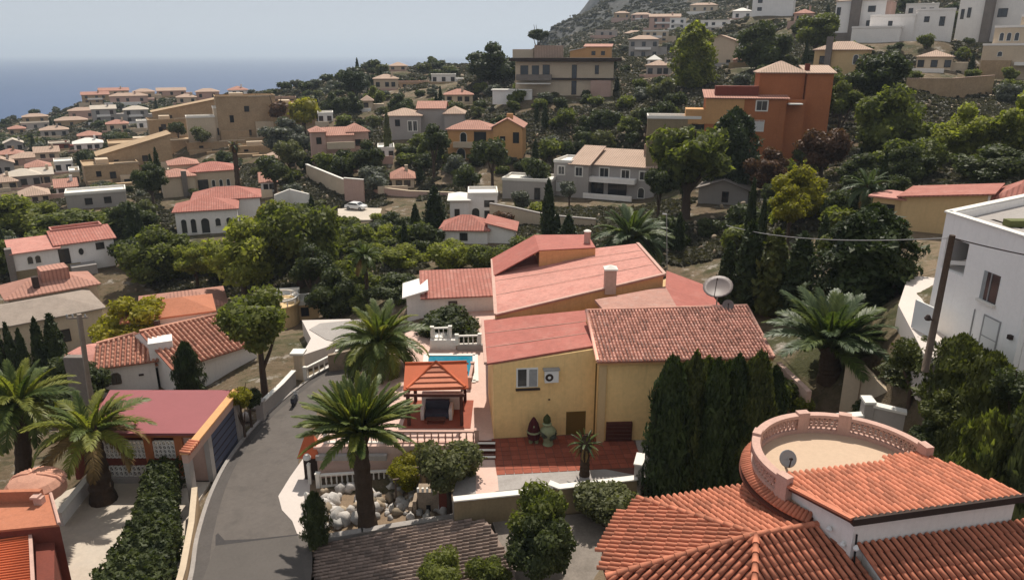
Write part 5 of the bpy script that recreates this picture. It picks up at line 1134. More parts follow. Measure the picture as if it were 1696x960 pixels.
wall_run('garden_wall', 'grey front wall of the rock garden above the dark tiled roof', [at(520, 893, z=-2.4), at(600, 880, z=-2.4), at(750, 856, z=-2.4)], -4.5, -2.35, .3, 'concrete', 'concrete', capw=.1)
# rocks
RK = []
for s in range(4):
    rg = np.random.default_rng(300 + s); iv, it = ico(); v = iv * (1 + .28 * rg.normal(0, 1, (len(iv), 1)).clip(-1, 1)) * np.array([1, .8, .7]); RK.append(np_mesh('rock', v, np.zeros((0, 4)), 'rock', False, it))
rg = random.Random(5); garden = poly_inside([xy(at(*q, z=-2.7)) for q in ((530, 880), (535, 812), (650, 806), (700, 812), (745, 830), (745, 852))])
k = 0
while k < 95:
    q_ = at(rg.uniform(528, 748), rg.uniform(806, 884), z=-2.7)
    if garden(q_.x, q_.y) and (q_.xy - Vector((-9.64, 41.82))).length > .7:
        s = rg.uniform(.16, .5) * (1.3 if q_.x < -9 else 1); o = mk('rock', RK[k % 4], None, (q_.x, q_.y, -2.7 + s * .3), (rg.uniform(0, 6), rg.uniform(0, 6), rg.uniform(0, 6)), (s, s, s))
        west = q_.x < -9.64
        if rg.random() < .25: set_mat(o, 'rock_tan')
        tag(o, 'grey-white stone in the rock garden on the lane side of the big palm' if west else 'grey-white stone in the rock garden between the big palm and the stone castle', 'rock', 'rock garden stones by the lane' if west else 'rock garden stones by the castle'); k += 1
# toy castle of stone
c = at(716, 848, z=-2.7); CS = thing('stone_castle', 'miniature stone castle with pale battlements in the rock garden', 'castle', c)
w = MB(); w.box(c.x - 1.0, c.x + .5, c.y, c.y + 1.1, -2.8, -1.1); w.build('keep', 'stone_wall', CS)
w = MB(); w.box(c.x + .5, c.x + 1.15, c.y - .1, c.y + 1.0, -2.8, -.6); w.build('tower', 'dark_red_wall', CS)
for i in range(5): w = MB(); w.box(c.x - 1.0 + i * .32, c.x - .85 + i * .32, c.y - .02, c.y + .16, -1.097, -.8); w.build('battlement', 'coping', CS)
w = MB(); w.box(c.x - .4, c.x - .1, c.y - .03, c.y, -2.7, -2.1); w.build('door', 'dark_void', CS)
for i in range(3): w = MB(); w.box(c.x - 1.9 + i * .3, c.x - 1.65 + i * .3, c.y - .2, c.y + .9, -2.8, -2.5 + i * .4); w.build('step', 'rock_tan' if False else 'stone_wall', CS)
o = thing('garden_arch', 'mossy wooden frame arch in the rock garden', 'arch', at(690, 830, z=-2.7)); q_ = at(655, 832, z=-2.7)
w = MB(); w.box(q_.x, q_.x + .12, q_.y, q_.y + .12, -2.7, -.9); w.box(q_.x + 1.7, q_.x + 1.82, q_.y + .6, q_.y + .72, -2.7, -.9); w.build('post', 'wood_pole', o)
w = MB(); w.bar((q_.x - .1, q_.y, -.85), (q_.x + 1.9, q_.y + .7, -.85), .14, .1); w.bar((q_.x, q_.y + .9, -.6), (q_.x + 2.4, q_.y + 1.4, -.6), .14, .1); w.build('crossbar', 'wood_pole', o)
lp = at(702, 822, z=-2.7); o = thing('lamp_post', 'short stone lamp post with white globe in the rock garden', 'lamp', lp)
w = MB(); w.lathe([(.35, 0), (.26, .9), (.2, 1.0), (.16, 2.2)], lp, 8); w.build('post', 'ochre_wall', o); w = MB(); w.lathe([(.05, 2.2), (.17, 2.32), (.17, 2.46), (.05, 2.58)], lp, 10); w.build('globe', 'plastic_white', o, smooth=True)
# ------------------------------------------------------------------ near villa with fan roof and round terrace
NV = thing('tiled_villa', 'white villa with orange barrel-tile roofs, apse-shaped wing and round roof terrace', 'villa', (13, 25, 0))
tm_new = tile_mesh('tile', .088, .104, .56)
sets = []
kF = math.tan(R(15.0)); FA = at(1252, 887, z=8.6); FB = at(1362, 868, z=8.6); ed = (FB - FA); ed.z = 0; ed.normalize()
az0 = math.degrees(math.atan2(ed.y, ed.x)) + 90
facets = [az0, az0 + 51, az0 + 116, az0 + 180]; RAD = 6.25
hips = [None] + [(facets[i] + facets[i + 1]) / 2 for i in range(3)] + [None]
roofb = MB()
def facet_pts(i):
    f = R(facets[i]); dr = Vector((math.cos(f), math.sin(f), 0)); pts = []
    def zed(p): return Vector((p.x, p.y, FA.z - kF * (p - FA).xy.dot(dr.xy)))
    if i == 0:
        a1 = hips[1]; arc = [FA + Vector((math.cos(R(a)), math.sin(R(a)), 0)) * min(RAD, 5.3 / max(.2, math.cos(R(a - facets[0])))) for a in np.linspace(facets[0], a1, 8)]
        end = FB + ed * .4; pts = [FA, end, end + dr * 5.3] + arc
    elif i == 3:
        a0 = hips[3]; arc = [FA + Vector((math.cos(R(a)), math.sin(R(a)), 0)) * min(RAD, 5.3 / max(.2, math.cos(R(a - facets[3])))) for a in np.linspace(a0, facets[3], 8)]
        pts = [FA] + arc + [FB + ed * .4 + dr * 5.3, FB + ed * .4]
    else:
        pts = [FA] + [FA + Vector((math.cos(R(a)), math.sin(R(a)), 0)) * RAD for a in np.linspace(hips[i], hips[i + 1], 14)]
    return [zed(p) for p in pts], dr
outline = []
FPTS = [facet_pts(i) for i in range(4)]
for i, (pts, dr) in enumerate(FPTS): roofb.slab(pts, .12); outline += [p for p in pts if (p - FA).xy.length > 2]
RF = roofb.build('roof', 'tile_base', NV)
for i, (pts, dr) in enumerate(FPTS):
    w_ = (dr - Vz * kF).normalized(); u_ = Vz.cross(dr).normalized()
    sets.append((RF, tile_field(FA, u_, w_, poly_inside(uvpoly(FA, u_, w_, pts)), .31, .5, (-9, 9), (0, 8))))
for a in hips[1:4]:
    i = 1 if a != hips[3] else 2; dr = FPTS[i][1]; d_ = Vector((math.cos(R(a)), math.sin(R(a)), 0)); e = FA + d_ * RAD; e.z = FA.z - kF * d_.dot(dr) * RAD
    nseg = 13
    for k in range(nseg):
        p, q_ = FA.lerp(e, k / nseg), FA.lerp(e, (k + 1.12) / nseg); w = MB(); w.tube([p + Vz * .09, q_ + Vz * .11], [.12, .15], 7); w.build('hip_cap', 'tile', RF, smooth=True)
for k in range(6): w = MB(); w.tube([FA.lerp(FB, k / 6) + Vz * .08, FA.lerp(FB, (k + 1.15) / 6) + Vz * .09], [.13, .15], 7); w.build('ridge_cap', 'tile', RF, smooth=True)
arcw = [FA + Vector((math.cos(R(a)), math.sin(R(a)), 0)) * 5.75 for a in np.linspace(hips[1] - 25, hips[3] + 30, 20)]
w = MB(); w.prism([xy(FB)] + [xy(p) for p in arcw], -.6, 6.9); w.build('wall', 'white_wall', NV)
# upper roof
UTL, UTR, UBL, UBR = at(1287, 797, z=9.5), at(1527, 751, z=9.5), at(1412, 862, z=10.1), at(1700, 822, z=10.1)
UTR = UTL + (UTR - UTL) * 1.02
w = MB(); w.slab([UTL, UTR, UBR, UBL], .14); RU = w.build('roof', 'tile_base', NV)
u_ = (UBR - UBL).normalized(); w_ = ((UTL + UTR) / 2 - (UBL + UBR) / 2).normalized(); nn_ = u_.cross(w_); w_ = nn_.cross(u_).normalized()
if w_.dot(UTL - UBL) < 0: w_ = -w_
sets.append((RU, tile_field(UBL, u_, w_, poly_inside(uvpoly(UBL, u_, w_, [UBL, UBR, UTR, UTL])), .29, .48, (-3, 12), (-.2, 6))))
w = MB(); w.bar(UBL + Vz * -.04, UBR + Vz * -.04, .2, .3); w.build('eave_board', 'dark_trim', RU)
w = MB(); w.bar(UBL + Vz * .1, UTL + Vz * .1, .28, .1); w.build('verge', 'tile', RU)
cen = (UTL + UTR + UBL + UBR) / 4
ins = lambda p, k=.93: Vector((cen.x + (p.x - cen.x) * k, cen.y + (p.y - cen.y) * k, 0))
w = MB(); w.prism([xy(ins(UBL)), xy(ins(UBR)), xy(ins(UTR)), xy(ins(UTL))], -.6, [9.85, 9.85, 9.3, 9.3]); w.build('wall', 'white_wall', NV)
# lower front roof
g_u = (UBR - UBL); g_u.z = 0; g_u.normalize(); g_d = Vector((g_u.y, -g_u.x, 0)); GO = ins(UBL) + g_d * .02 + Vector((0, 0, 8.85)); GO = GO + g_u * .3
gw = (g_d - Vz * math.tan(R(16))).normalized()
gp4 = [GO, GO + g_u * 10.5, GO + g_u * 10.5 + gw * 7, GO + gw * 7]
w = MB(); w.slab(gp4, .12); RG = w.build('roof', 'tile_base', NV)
sets.append((RG, tile_field(GO, g_u, gw, poly_inside(uvpoly(GO, g_u, gw, gp4)), .31, .5, (0, 11), (0, 7.2))))
w = MB(); i0, i1 = GO + g_u * .3, GO + g_u * 10.2; w.prism([xy(i0), xy(i1), xy(i1 + g_d * 6.4), xy(i0 + g_d * 6.4)], -.6, [8.65, 8.65, 6.8, 6.8]); w.build('wall', 'white_wall', NV)
lay_tiles(sets, tm_new, 'tile', 300)
# round roof terrace
TC = Vector((15.45, 29.7, 0)); TR_ = 4.05
w = MB(); w.lathe([(TR_ - .2, -.6), (TR_ - .2, 8.88)], TC, 40); w.build('round_tower', 'white_wall', NV, smooth=True)
w = MB(); w.lathe([(TR_ - .15, 8.885), (TR_ - .15, 8.95)], TC, 40); w.build('terrace_floor', 'terrace_beige', NV)
def ringbox(a0, a1, r0, r1, z0, z1, n):
    w = MB()
    for i in range(n):
        p = [TC + Vector((math.cos(a), math.sin(a), 0)) * r for a in (a0 + (a1 - a0) * i / n, a0 + (a1 - a0) * (i + 1) / n) for r in (r0, r1)]
        w.prism([xy(p[0]), xy(p[1]), xy(p[3]), xy(p[2])], z0, z1)
    return w
A0_, A1_ = R(10), R(208)
PB = thing('terrace_balustrade', 'pink curved balustrade with lattice screens round the roof terrace', 'balustrade', (TC.x, TC.y, 8.95))
ringbox(A0_, A1_, TR_ - .2, TR_ + .12, 8.9, 9.15, 36).build('base_rail', 'pink_coping', PB)
ringbox(A0_, A1_, TR_ - .22, TR_ + .16, 9.80, 9.96, 36).build('rail', 'pink_coping', PB)
for a in (A0_, R(68), R(98), R(150), A1_):
    p = TC + Vector((math.cos(a), math.sin(a), 0)) * (TR_ - .02); d_ = Vector((math.cos(a), math.sin(a), 0)); w = MB()
    w.obox((p.x, p.y, 9.50), d_ * .2, Vector((-d_.y, d_.x, 0)) * .3, Vz * .58); w.build('post', 'pink_coping', PB)
nl = 54
for i in range(nl):                                     # lattice of little curved tiles
    a = A0_ + (A1_ - A0_) * (i + .5) / nl; d_ = Vector((math.cos(a), math.sin(a), 0)); tg = Vector((-d_.y, d_.x, 0)); p = TC + d_ * (TR_ - .04); w = MB()
    for s in (-1, 1): w.bar(Vector((p.x, p.y, 9.16)) + tg * s * .13, Vector((p.x, p.y, 9.79)) - tg * s * .13, .12, .05)
    for zz in (9.32, 9.48, 9.64): w.bar(Vector((p.x, p.y, zz)) - tg * .13, Vector((p.x, p.y, zz)) + tg * .13, .10, .04)
    w.build('lattice', 'pink_coping', PB)
ms = []
for i in range(46):
    a = R(120) + (R(228) - R(120)) * i / 45; d_ = Vector((math.cos(a), math.sin(a), 0)); w_ = (d_ - Vz * .55).normalized(); u_ = Vector((-d_.y, d_.x, 0)); n_ = u_.cross(w_)
    if n_.z < 0: u_ = -u_; n_ = -n_
    m_ = Matrix((u_, w_, n_)).transposed().to_4x4(); m_.translation = TC + d_ * (TR_ + .02) + Vz * 8.95; ms.append(m_)
sk = MB()
for i in range(24):
    a = [R(118) + R(112) * (i + j) / 24 for j in (0, 1)]; p = [TC + Vector((math.cos(x_), math.sin(x_), 0)) * r_ + Vz * z_ for x_ in a for r_, z_ in ((TR_ - .1, 8.93), (TR_ + .62, 8.55))]
    sk.slab([p[0], p[1], p[3], p[2]], .08)
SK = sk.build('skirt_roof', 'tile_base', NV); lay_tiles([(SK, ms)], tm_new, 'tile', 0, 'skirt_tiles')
p = at(1307, 782, z=8.95); dish('small grey satellite dish on the round roof terrace', p + Vector((0, .3, .55)), .42, (.1, -.85, .45), Vector((p.x, p.y + .45, 8.95)), 'metal_grey')
w = MB(); c = ins(UBL) + g_d * -.02; w.tube([(c.x + .1, c.y - .12, 9.4), (c.x + .15, c.y - .18, 8.0), (c.x + .05, c.y - .2, 4)], .04, 6); w.build('cable', 'rubber', NV)
for k, (a, z_) in enumerate(((-.35, 8.9), (.12, 9.1), (-.9, 9.2))): w = MB(); w.lathe([(.1, 0), (.12, .08), (.04, .22)], (c.x + a * .6, c.y - a * 1.1 - .15, z_ - .3), 8); w.build('spotlight', 'plastic_white', NV)

# ------------------------------------------------------------------ dark tiled roof below the rock garden
DR = thing('shadowed_tiled_shed', 'low shed with weathered grey-brown tiled roof in palm shade', 'shed', at(690, 920, z=-3.2))
q = [at(522, 905, z=-2.9), at(753, 861, z=-.85), at(806, 862, z=-.75), at(852, 935, z=-.75), at(856, 1010, z=-.8), at(518, 1010, z=-3.1)]
dn = (q[1] - q[0]).cross(q[5] - q[0]).normalized(); q = [on_plane(*proj(p)[:2], q[0], dn) for p in q]
w = MB(); w.slab(q, .15); RD = w.build('roof', 'tile_base', DR); set_mat(RD, 'tile_grey')
w = MB(); w.prism([xy(q[0] + Vector((.3, -.3, 0))), xy(q[1]), xy(q[3] + Vector((-.3, 0, 0))), xy(q[4]), xy(q[5] + Vector((.3, 0, 0)))], -8, [q[0].z - .2, q[1].z - .2, q[3].z - .2, q[4].z - .2, q[5].z - .2]); w.build('wall', 'grey_wall', DR)
u_ = (q[1] - q[0]).normalized(); v_ = dn.cross(u_) if dn.cross(u_).y > 0 else -dn.cross(u_)
tmg = tile_mesh('tile_grey', .08, .095, .5)
pin = poly_inside(uvpoly(q[0], -v_, -u_, q))
lay_tiles([(RD, tile_field(q[0], -v_, -u_, pin, .30, .42, (-2, 14), (-14, 2)))], tmg, 'tile_grey', 0)
gp0 = at(830, 930, z=-3.4)
w = MB(); w.prism([xy(at(815, 862, z=-1.15)), xy(at(1060, 842, z=-1.15)), xy(at(1010, 1000, z=-1.15)), xy(at(858, 1000, z=-1.15))], -5, -1.15); tag(w.build('courtyard', 'court'), 'grey stone courtyard beneath the round bush', 'courtyard', kind='structure')

# ------------------------------------------------------------------ orange-roofed house at the lower corner
OC = thing('terracotta_house', 'terracotta house with ribbed red roof and rounded tile hood', 'house', at(40, 900, z=-3))
t4 = [at(-70, 832, z=1.3), at(84, 818, z=1.3), at(98, 868, z=1.3), at(-70, 884, z=1.3)]
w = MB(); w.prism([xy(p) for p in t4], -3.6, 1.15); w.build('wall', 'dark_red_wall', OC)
w = MB(); w.slab([p + Vz * .0 for p in t4], .14); w.build('flat_roof', 'far_roof_orange', OC)
w = MB(); w.bar(t4[0] + Vz * .35, at(70, 820, z=1.65), .3, .8); w.build('parapet', 'far_roof_orange', OC)
w = MB(); c = at(66, 832, z=1.35); w.box(c.x - .25, c.x + .25, c.y - .2, c.y + .2, 1.3, 1.75); w.box(c.x - .35, c.x + .1, c.y - .3, c.y + .2, 1.753, 1.9); w.build('vent_box', 'pink_coping', OC)
w = MB(); w.tube([t4[1] + Vz * .06, t4[2] + Vz * .06], .1, 7); w.build('verge', 'pink_coping', OC)
c = at(36, 822, z=1.2) + Vector((0, 1.3, 0)); w = MB(); w.lathe([(1.75, -.6), (1.72, .05), (1.4, .42), (.8, .66), (.2, .78), (.02, .8)], c, 22); RH = w.build('tile_hood', 'tile_light', OC, smooth=False)
for k in range(17):
    a = R(10 + 10 * k); d_ = Vector((math.cos(a), math.sin(a), 0)); cc = c; w = MB(); w.tube([cc + d_ * .25 + Vz * .78, cc + d_ * .8 + Vz * .68, cc + d_ * 1.4 + Vz * .44, cc + d_ * 1.74 + Vz * .05], [.05, .09, .11, .12], 6); w.build('tile_rib', 'tile_light', RH, smooth=True)
r4 = [at(-70, 892, z=.75), at(50, 874, z=.75), at(56, 985, z=.2), at(-70, 1000, z=.2)]
w = MB(); w.slab(r4, .12); RR2 = w.build('ribbed_roof', 'far_roof_orange', OC)
for k in range(26):
    f = (k + .5) / 26; w = MB(); w.tube([r4[0].lerp(r4[3], f) + Vz * .03, r4[1].lerp(r4[2], f) + Vz * .03], .075, 6); w.build('rib', 'gazebo_red', RR2, smooth=True)
w = MB(); w.bar(r4[1] + Vz * .06, r4[2] + Vz * .06, .18, .16); w.build('edge_trim', 'pink_coping', RR2)
d4 = [at(58, 874, z=.2), at(90, 868, z=.2), at(90, 985, z=.1), at(62, 985, z=.1)]
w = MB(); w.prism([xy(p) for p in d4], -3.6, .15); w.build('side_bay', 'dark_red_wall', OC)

# ------------------------------------------------------------------ driveway, hedge, carport
sheet('driveway', [(-34, 33), (-19.9, 33), (-21.0, 40.7), (-22.4, 44.4), (-22.6, 47.7), (-31.6, 47.7), (-35, 44)], -2.97, 'pale_concrete', 'pale concrete driveway with palm shadows', 'driveway', 1.5)
wall_run('ramp_wall', 'white-topped ramp wall beside the leaning palm', [at(151, 781, z=-1.9), at(97, 848, z=-1.9)], -4, [-2.0, -2.0], .35, 'white_wall', 'coping', capw=.06)
wall_run('kerb_wall', 'tan retaining wall between hedge and lane', [(-18.9, 33), (-19.75, 36.6), (-21.05, 41), (-22.1, 44.2)], -4, [-1.9, -1.9, -1.8, -1.3], .3, 'tan_wall', 'cream_wall', capw=.04)
CPt = thing('carport', 'carport with mauve flat roof, orange frame and white lattice panels', 'carport', (-26, 47.7, -3))
w = MB(); w.slab([Vector((-33, 54.6, 1.25)), Vector((-22.75, 54.6, 1.25)), Vector((-22.75, 47.5, 1.2)), Vector((-31.2, 47.5, 1.2))], .2); w.build('roof', 'mauve_roof', CPt)
for x0_, x1_ in ((-31.1, -30.4), (-27.1, -26.5), (-24.85, -24.25)):
    w = MB(); w.box(x0_, x1_, 47.7, 48.1, -3, 1.0); w.build('post', 'orange_wall', CPt)
w = MB(); w.box(-31.1, -22.8, 47.72, 48.05, .72, 1.0); w.build('lintel', 'orange_wall', CPt)
w = MB(); w.box(-31.05, -24.3, 47.74, 48.0, -1.6, -1.05); w.build('rail_band', 'dark_red_wall', CPt)
w = MB(); w.box(-31.4, -24.2, 47.45, 48.0, -3.0, -2.5); w.build('plinth', 'grey_wall', CPt)
w = MB(); w.box(-24.25, -22.7, 47.9, 48.1, -3.0, .72); w.build('side_wall', 'pink_wall', CPt)
w = MB(); w.box(-33, -22.75, 53.9, 54.3, -3, 1.0); w.box(-32.8, -32.5, 48, 53.9, -3, 1); w.build('rear_wall', 'dark_red_wall', CPt)
def lattice(x0_, x1_, z0_, z1_, nx, nz, y_):
    w = MB(); dx, dz_ = (x1_ - x0_) / nx, (z1_ - z0_) / nz
    for i in range(nx + 1): w.box(x0_ + i * dx - .05, x0_ + i * dx + .05, y_, y_ + .14, z0_, z1_)
    for j in range(nz + 1):
        for i in range(nx): w.box(x0_ + i * dx + .05, x0_ + (i + 1) * dx - .05, y_ + .01, y_ + .13, z0_ + j * dz_ - .05, z0_ + j * dz_ + .05)
    for i in range(nx):
        for j in range(nz): w.bar((x0_ + (i + .2) * dx, y_ + .07, z0_ + (j + .2) * dz_), (x0_ + (i + .8) * dx, y_ + .07, z0_ + (j + .8) * dz_), .06, .05)
    w.build('lattice_panel', 'coping', CPt)
lattice(-30.35, -27.15, -1.0, .35, 11, 4, 47.8); lattice(-26.45, -24.9, -1.0, .35, 5, 4, 47.8); lattice(-30.6, -24.9, -2.45, -1.65, 17, 2, 47.62)
w = MB(); w.box(-22.72, -22.3, 44.35, 54.4, .62, 1.3); w.build('street_lintel', 'pink_wall', CPt)
for y0_, y1_ in ((44.35, 45.0), (47.7, 48.3), (53.3, 54.4)): w = MB(); w.box(-22.7, -22.32, y0_, y1_, -3, .615); w.build('street_pier', 'grey_wall', CPt)
w = MB(); w.box(-22.6, -22.5, 48.3, 53.3, -2.9, .6); gd = w.build('garage_door', 'blue_door', CPt)
for k in range(5): w = MB(); w.box(-22.497, -22.47, 48.3, 53.3, -2.6 + k * .62, -2.55 + k * .62); w.build('door_rib', 'dark_trim', gd)
w = MB(); w.bar((-22.5, 44.3, 1.38), (-22.5, 54.5, 1.38), .62, .14); w.build('parapet_coping', 'fascia', CPt)
for k in range(6):
    y_ = 44.4 + k * .3; w = MB(); w.tube([(-22.85, y_, 1.5), (-22.1, y_, 1.38)], .12, 6); w.build('coping_tile', 'tile', CPt, smooth=True)
# low walls on the outer side of the bend
wall_run('bend_wall', 'white low wall with grey panels rising along the bend', [at(433, 692, z=-2.7), at(468, 655, z=-2.4), at(488, 632, z=-2.3)], [-3.2, -3.2, -3.2], [-1.35, -1.25, -1.2], .3, 'grey_wall', 'coping', capw=.08)
q_ = at(434, 694, z=-2.7); w = MB(); w.box(q_.x - .35, q_.x + .3, q_.y - .3, q_.y + .3, -3, -1.0); w.box(q_.x - .42, q_.x + .37, q_.y - .37, q_.y + .37, -.997, -.85); tag(w.build('gate_pier', 'grey_wall'), 'square grey pier at the foot of the bend wall', 'pier')
q_ = at(498, 625, z=-2.7); o = thing('entrance_pillar', 'cream entrance pillar with flat white cap at the bend', 'pillar', q_); w = MB(); w.box(q_.x - .4, q_.x + .4, q_.y - .4, q_.y + .4, -3, -.1); w.build('shaft', 'cream_wall', o); w = MB(); w.box(q_.x - .65, q_.x + .65, q_.y - .65, q_.y + .65, -.097, .1); w.build('cap', 'coping', o)
sheet('white_forecourt', [at(*p, z=-1.2) for p in ((500, 588), (515, 560), (500, 530), (580, 528), (600, 560), (548, 572))], -1.2, 'white_patch', 'bright white forecourt with curved edge beyond the bend', 'forecourt', 1.8)
sheet('green_pool_cover', [at(*p, z=-1.14) for p in ((512, 545), (530, 535), (600, 528), (640, 535), (650, 560), (590, 572), (540, 562))], -1.14, 'concrete', 'grey-green round pond surface on the forecourt', 'pond', .05)
balustrade('white garden railing sloping down beside the bend', at(506, 628, z=-2.6), at(560, 600, z=-2.6), 'coping', 1.2, .7)
q_ = at(560, 640, z=-2.7); wall_run('stone_bank', 'rough stone bank wall behind the big palm crown', [at(545, 612, z=-2.6), at(610, 600, z=-2.4), at(680, 606, z=-2)], -4, [-1.0, -.6, -.2], .4, 'stone_wall', None)
for k in range(5):
    q_ = at(402 + k * 9, 726 - k * 17, z=-2.7) + Vector((-.6, 0, 0)); s = .35 + .1 * (k % 3); o = mk('boulder', RK[k % 4], None, (q_.x, q_.y, -2.6), (k, k * 2, k), (s, s * 1.2, s)); tag(o, 'white boulder lining the outer edge of the lane before the bend', 'boulder', 'boulders at the lane edge')
# scooter
q_ = at(489, 668, z=-2.68); SC = thing('motor_scooter', 'dark motor scooter parked against the wall at the bend', 'scooter', q_)
for d_ in (-.6, .6): w = MB(); w.tube([q_ + Vector((-.07, d_, .26)), q_ + Vector((.07, d_, .26))], .26, 12); w.build('wheel', 'rubber', SC, smooth=True)
w = MB(); w.add([(q_.x + s * .16, q_.y + y_, q_.z + z_) for s in (-1, 1) for y_, z_ in ((-.75, .35), (.15, .3), (.35, .4), (.3, .75), (-.05, .62), (-.75, .72))], [(0, 1, 2, 3, 4, 5), (11, 10, 9, 8, 7, 6)] + [(i, (i + 1) % 6 + 0, (i + 1) % 6 + 6, i + 6) for i in range(6)]); w.build('body', 'fabric_dark', SC)
w = MB(); w.box(q_.x - .15, q_.x + .15, q_.y - .75, q_.y - .0, q_.z + .73, q_.z + .84); w.build('seat', 'rubber', SC)
w = MB(); w.bar(q_ + Vector((0, .42, .3)), q_ + Vector((0, .3, 1.05)), .3, .08); w.build('front_shield', 'plastic_white', SC)
w = MB(); w.tube([q_ + Vector((-.33, .26, 1.08)), q_ + Vector((.33, .26, 1.08))], .03, 6); w.build('handlebar', 'metal_grey', SC)

# ------------------------------------------------------------------ white house with ribbed orange roofs
WH = thing('white_bungalow', 'white bungalow with ribbed orange tile roofs and arched twin windows', 'house', (-36, 67, -5))
tml = tile_mesh('tile_light', .13, .15, .72)
def wing(e0, e1, ridge, pitch, base, back, mat_b='tile_base_light', ends=(.4, .4), tiles_=True, rpx=None):
    u_, w_, n_ = slope(e0, e1, pitch); t0_, t1_ = on_plane(*rpx[0], e0, n_), on_plane(*rpx[1], e0, n_)
    w = MB(); w.slab([e0, e1, t1_, t0_], .14); hb_ = Vector((-u_.y, u_.x, 0)); r_ = w.build('roof', mat_b, WH)
    w = MB(); b0, b1 = t0_ + hb_ * back, t1_ + hb_ * back; b0.z = b1.z = e0.z; w.slab([t0_, t1_, b1, b0], .14); w.build('roof', 'tile_light', WH)
    f0, f1 = e0 + hb_ * .4 + u_ * ends[0], e1 + hb_ * .4 - u_ * ends[1]; g0, g1 = b0 - hb_ * .4, b1 - hb_ * .4
    w = MB(); w.prism([xy(f0), xy(f1), xy(g1), xy(g0)], base, e0.z - .02); w.build('wall', 'white_wall', WH)
    w = MB()
    for p, q2, r2 in ((f0, g0, t0_), (f1, g1, t1_)):
        a = [Vector((p.x, p.y, e0.z - .03)), Vector((q2.x, q2.y, e0.z - .03)), r2 - Vz * .16]; s = u_ * .1; w.add([x_ + s for x_ in a] + [x_ - s for x_ in a], [(0, 1, 2), (5, 4, 3), (0, 2, 5, 3), (1, 4, 5, 2), (0, 3, 4, 1)])
    w.build('gable_wall', 'white_wall', WH)
    lay_tiles([(r_, tile_field(e0, u_, w_, poly_inside(uvpoly(e0, u_, w_, [e0, e1, t1_, t0_])), .46, .6, (-6, 16), (-9, 0)))], tml, 'tile_light', 0)
    w = MB(); w.tube([t0_ + Vz * .1, t1_ + Vz * .1], .16, 8); w.tube([e1 + Vz * .08, t1_ + Vz * .08], .15, 8); w.build('ridge_cap', 'tile_light', r_, smooth=True)
    return f0, f1, u_, Vector((u_.y, -u_.x, 0))
lf0, lf1, lu, ln = wing(at(150, 612, z=-1.6), at(262, 597, z=-1.6), None, R(20), -5.6, 5, rpx=((160, 570), (224, 553)))
rf0, rf1, ru, rn = wing(at(285, 612, z=-1.6), at(432, 566, z=-1.6), None, R(19), -5.6, 6, rpx=((231, 550), (385, 516)))
# round left end
c = at(133, 600, z=-1.6) + Vector((.3, 1.6, 0)); w = MB(); w.lathe([(3.0, 0), (2.9, .12), (1.6, .8), (.05, 1.25)], c + Vz * -.02, 20); w.build('apse_roof', 'faded_roof', WH); w = MB(); w.lathe([(2.5, -4), (2.5, -.02)], c, 20); w.build('wall', 'white_wall', WH)
def fac(px, py, p0, n_): return on_plane(px, py, p0, n_)
for (a, b_, c_, d_) in ((167, 179, 622, 639), (185, 200, 616, 637)):
    p_ = fac((a + b_) / 2, (c_ + d_) / 2, lf0, ln); wv = (fac(b_, d_, lf0, ln) - fac(a, d_, lf0, ln)).length; w = MB(); out = [(-wv / 2, -.55), (wv / 2, -.55), (wv / 2, .3), (wv * .25, .55), (-wv * .25, .55), (-wv / 2, .3)]
    w.add([p_ + ln * .02 + lu * x_ + Vz * z_ for x_, z_ in out], [(0, 1, 2, 3, 4, 5)]); wn = w.build('window', 'glass_dark', WH)
    w = MB()
    for i in range(6): A_, B_ = out[i], out[(i + 1) % 6]; w.bar(p_ + ln * .04 + lu * A_[0] + Vz * A_[1], p_ + ln * .04 + lu * B_[0] + Vz * B_[1], .07, .1)
    w.bar(p_ + ln * .03 + lu * 0 + Vz * -.55, p_ + ln * .03 + Vz * .5, .05, .05); w.build('window_frame', 'wood_pole', wn)
p_ = fac(234, 620, lf0, ln); w = MB(); w.obox(p_ + ln * .05, lu * .22, ln * .05, Vz * .09); w.build('vent', 'dark_trim', WH)
po0, po1 = at(256, 645, z=-5), at(286, 640, z=-5)
w = MB(); w.prism([xy(po0), xy(po1), (po1.x - .3, po1.y + 2.4), (po0.x - .3, po0.y + 2.4)], -5.4, -2.3); w.build('porch', 'white_wall', WH)
pd = (po1 - po0).normalized(); pnn = Vector((pd.y, -pd.x, 0)); w = MB(); w.obox((po0 + po1) / 2 + pnn * .03 + Vz * 1.2, pd * .75, pnn * .02, Vz * 1.15); w.build('door', 'dark_void', WH)
w = MB(); w.slab([po0 + Vector((-.4, -.3, 2.75)), po1 + Vector((.4, -.3, 2.75)), po1 + Vector((.1, 1.9, 3.5)), po0 + Vector((-.7, 1.9, 3.5))], .12); w.build('porch_roof', 'tile_light', WH)
c = at(262, 592, z=-1.4); w = MB(); w.obox(c + Vector((0, .9, .75)), pd * 1.1, Vector((-pd.y, pd.x, 0)) * 1.0, Vz * .9); w.build('dormer', 'white_wall', WH)
c = at(260, 535, t=80); w = MB(); w.box(c.x - .25, c.x + .25, c.y - .25, c.y + .25, c.z - 2.5, c.z + .3); w.build('chimney', 'dark_trim', WH)
H2 = thing('orange_roofed_wing', 'low rear house with smooth orange roof behind the ribbed roofs', 'house', at(285, 556, t=83), R(25)); block(H2, -4.5, 4.5, 0, 6, 2.4, 'hip', 'far_roof_orange', 1.1, 'white_wall')
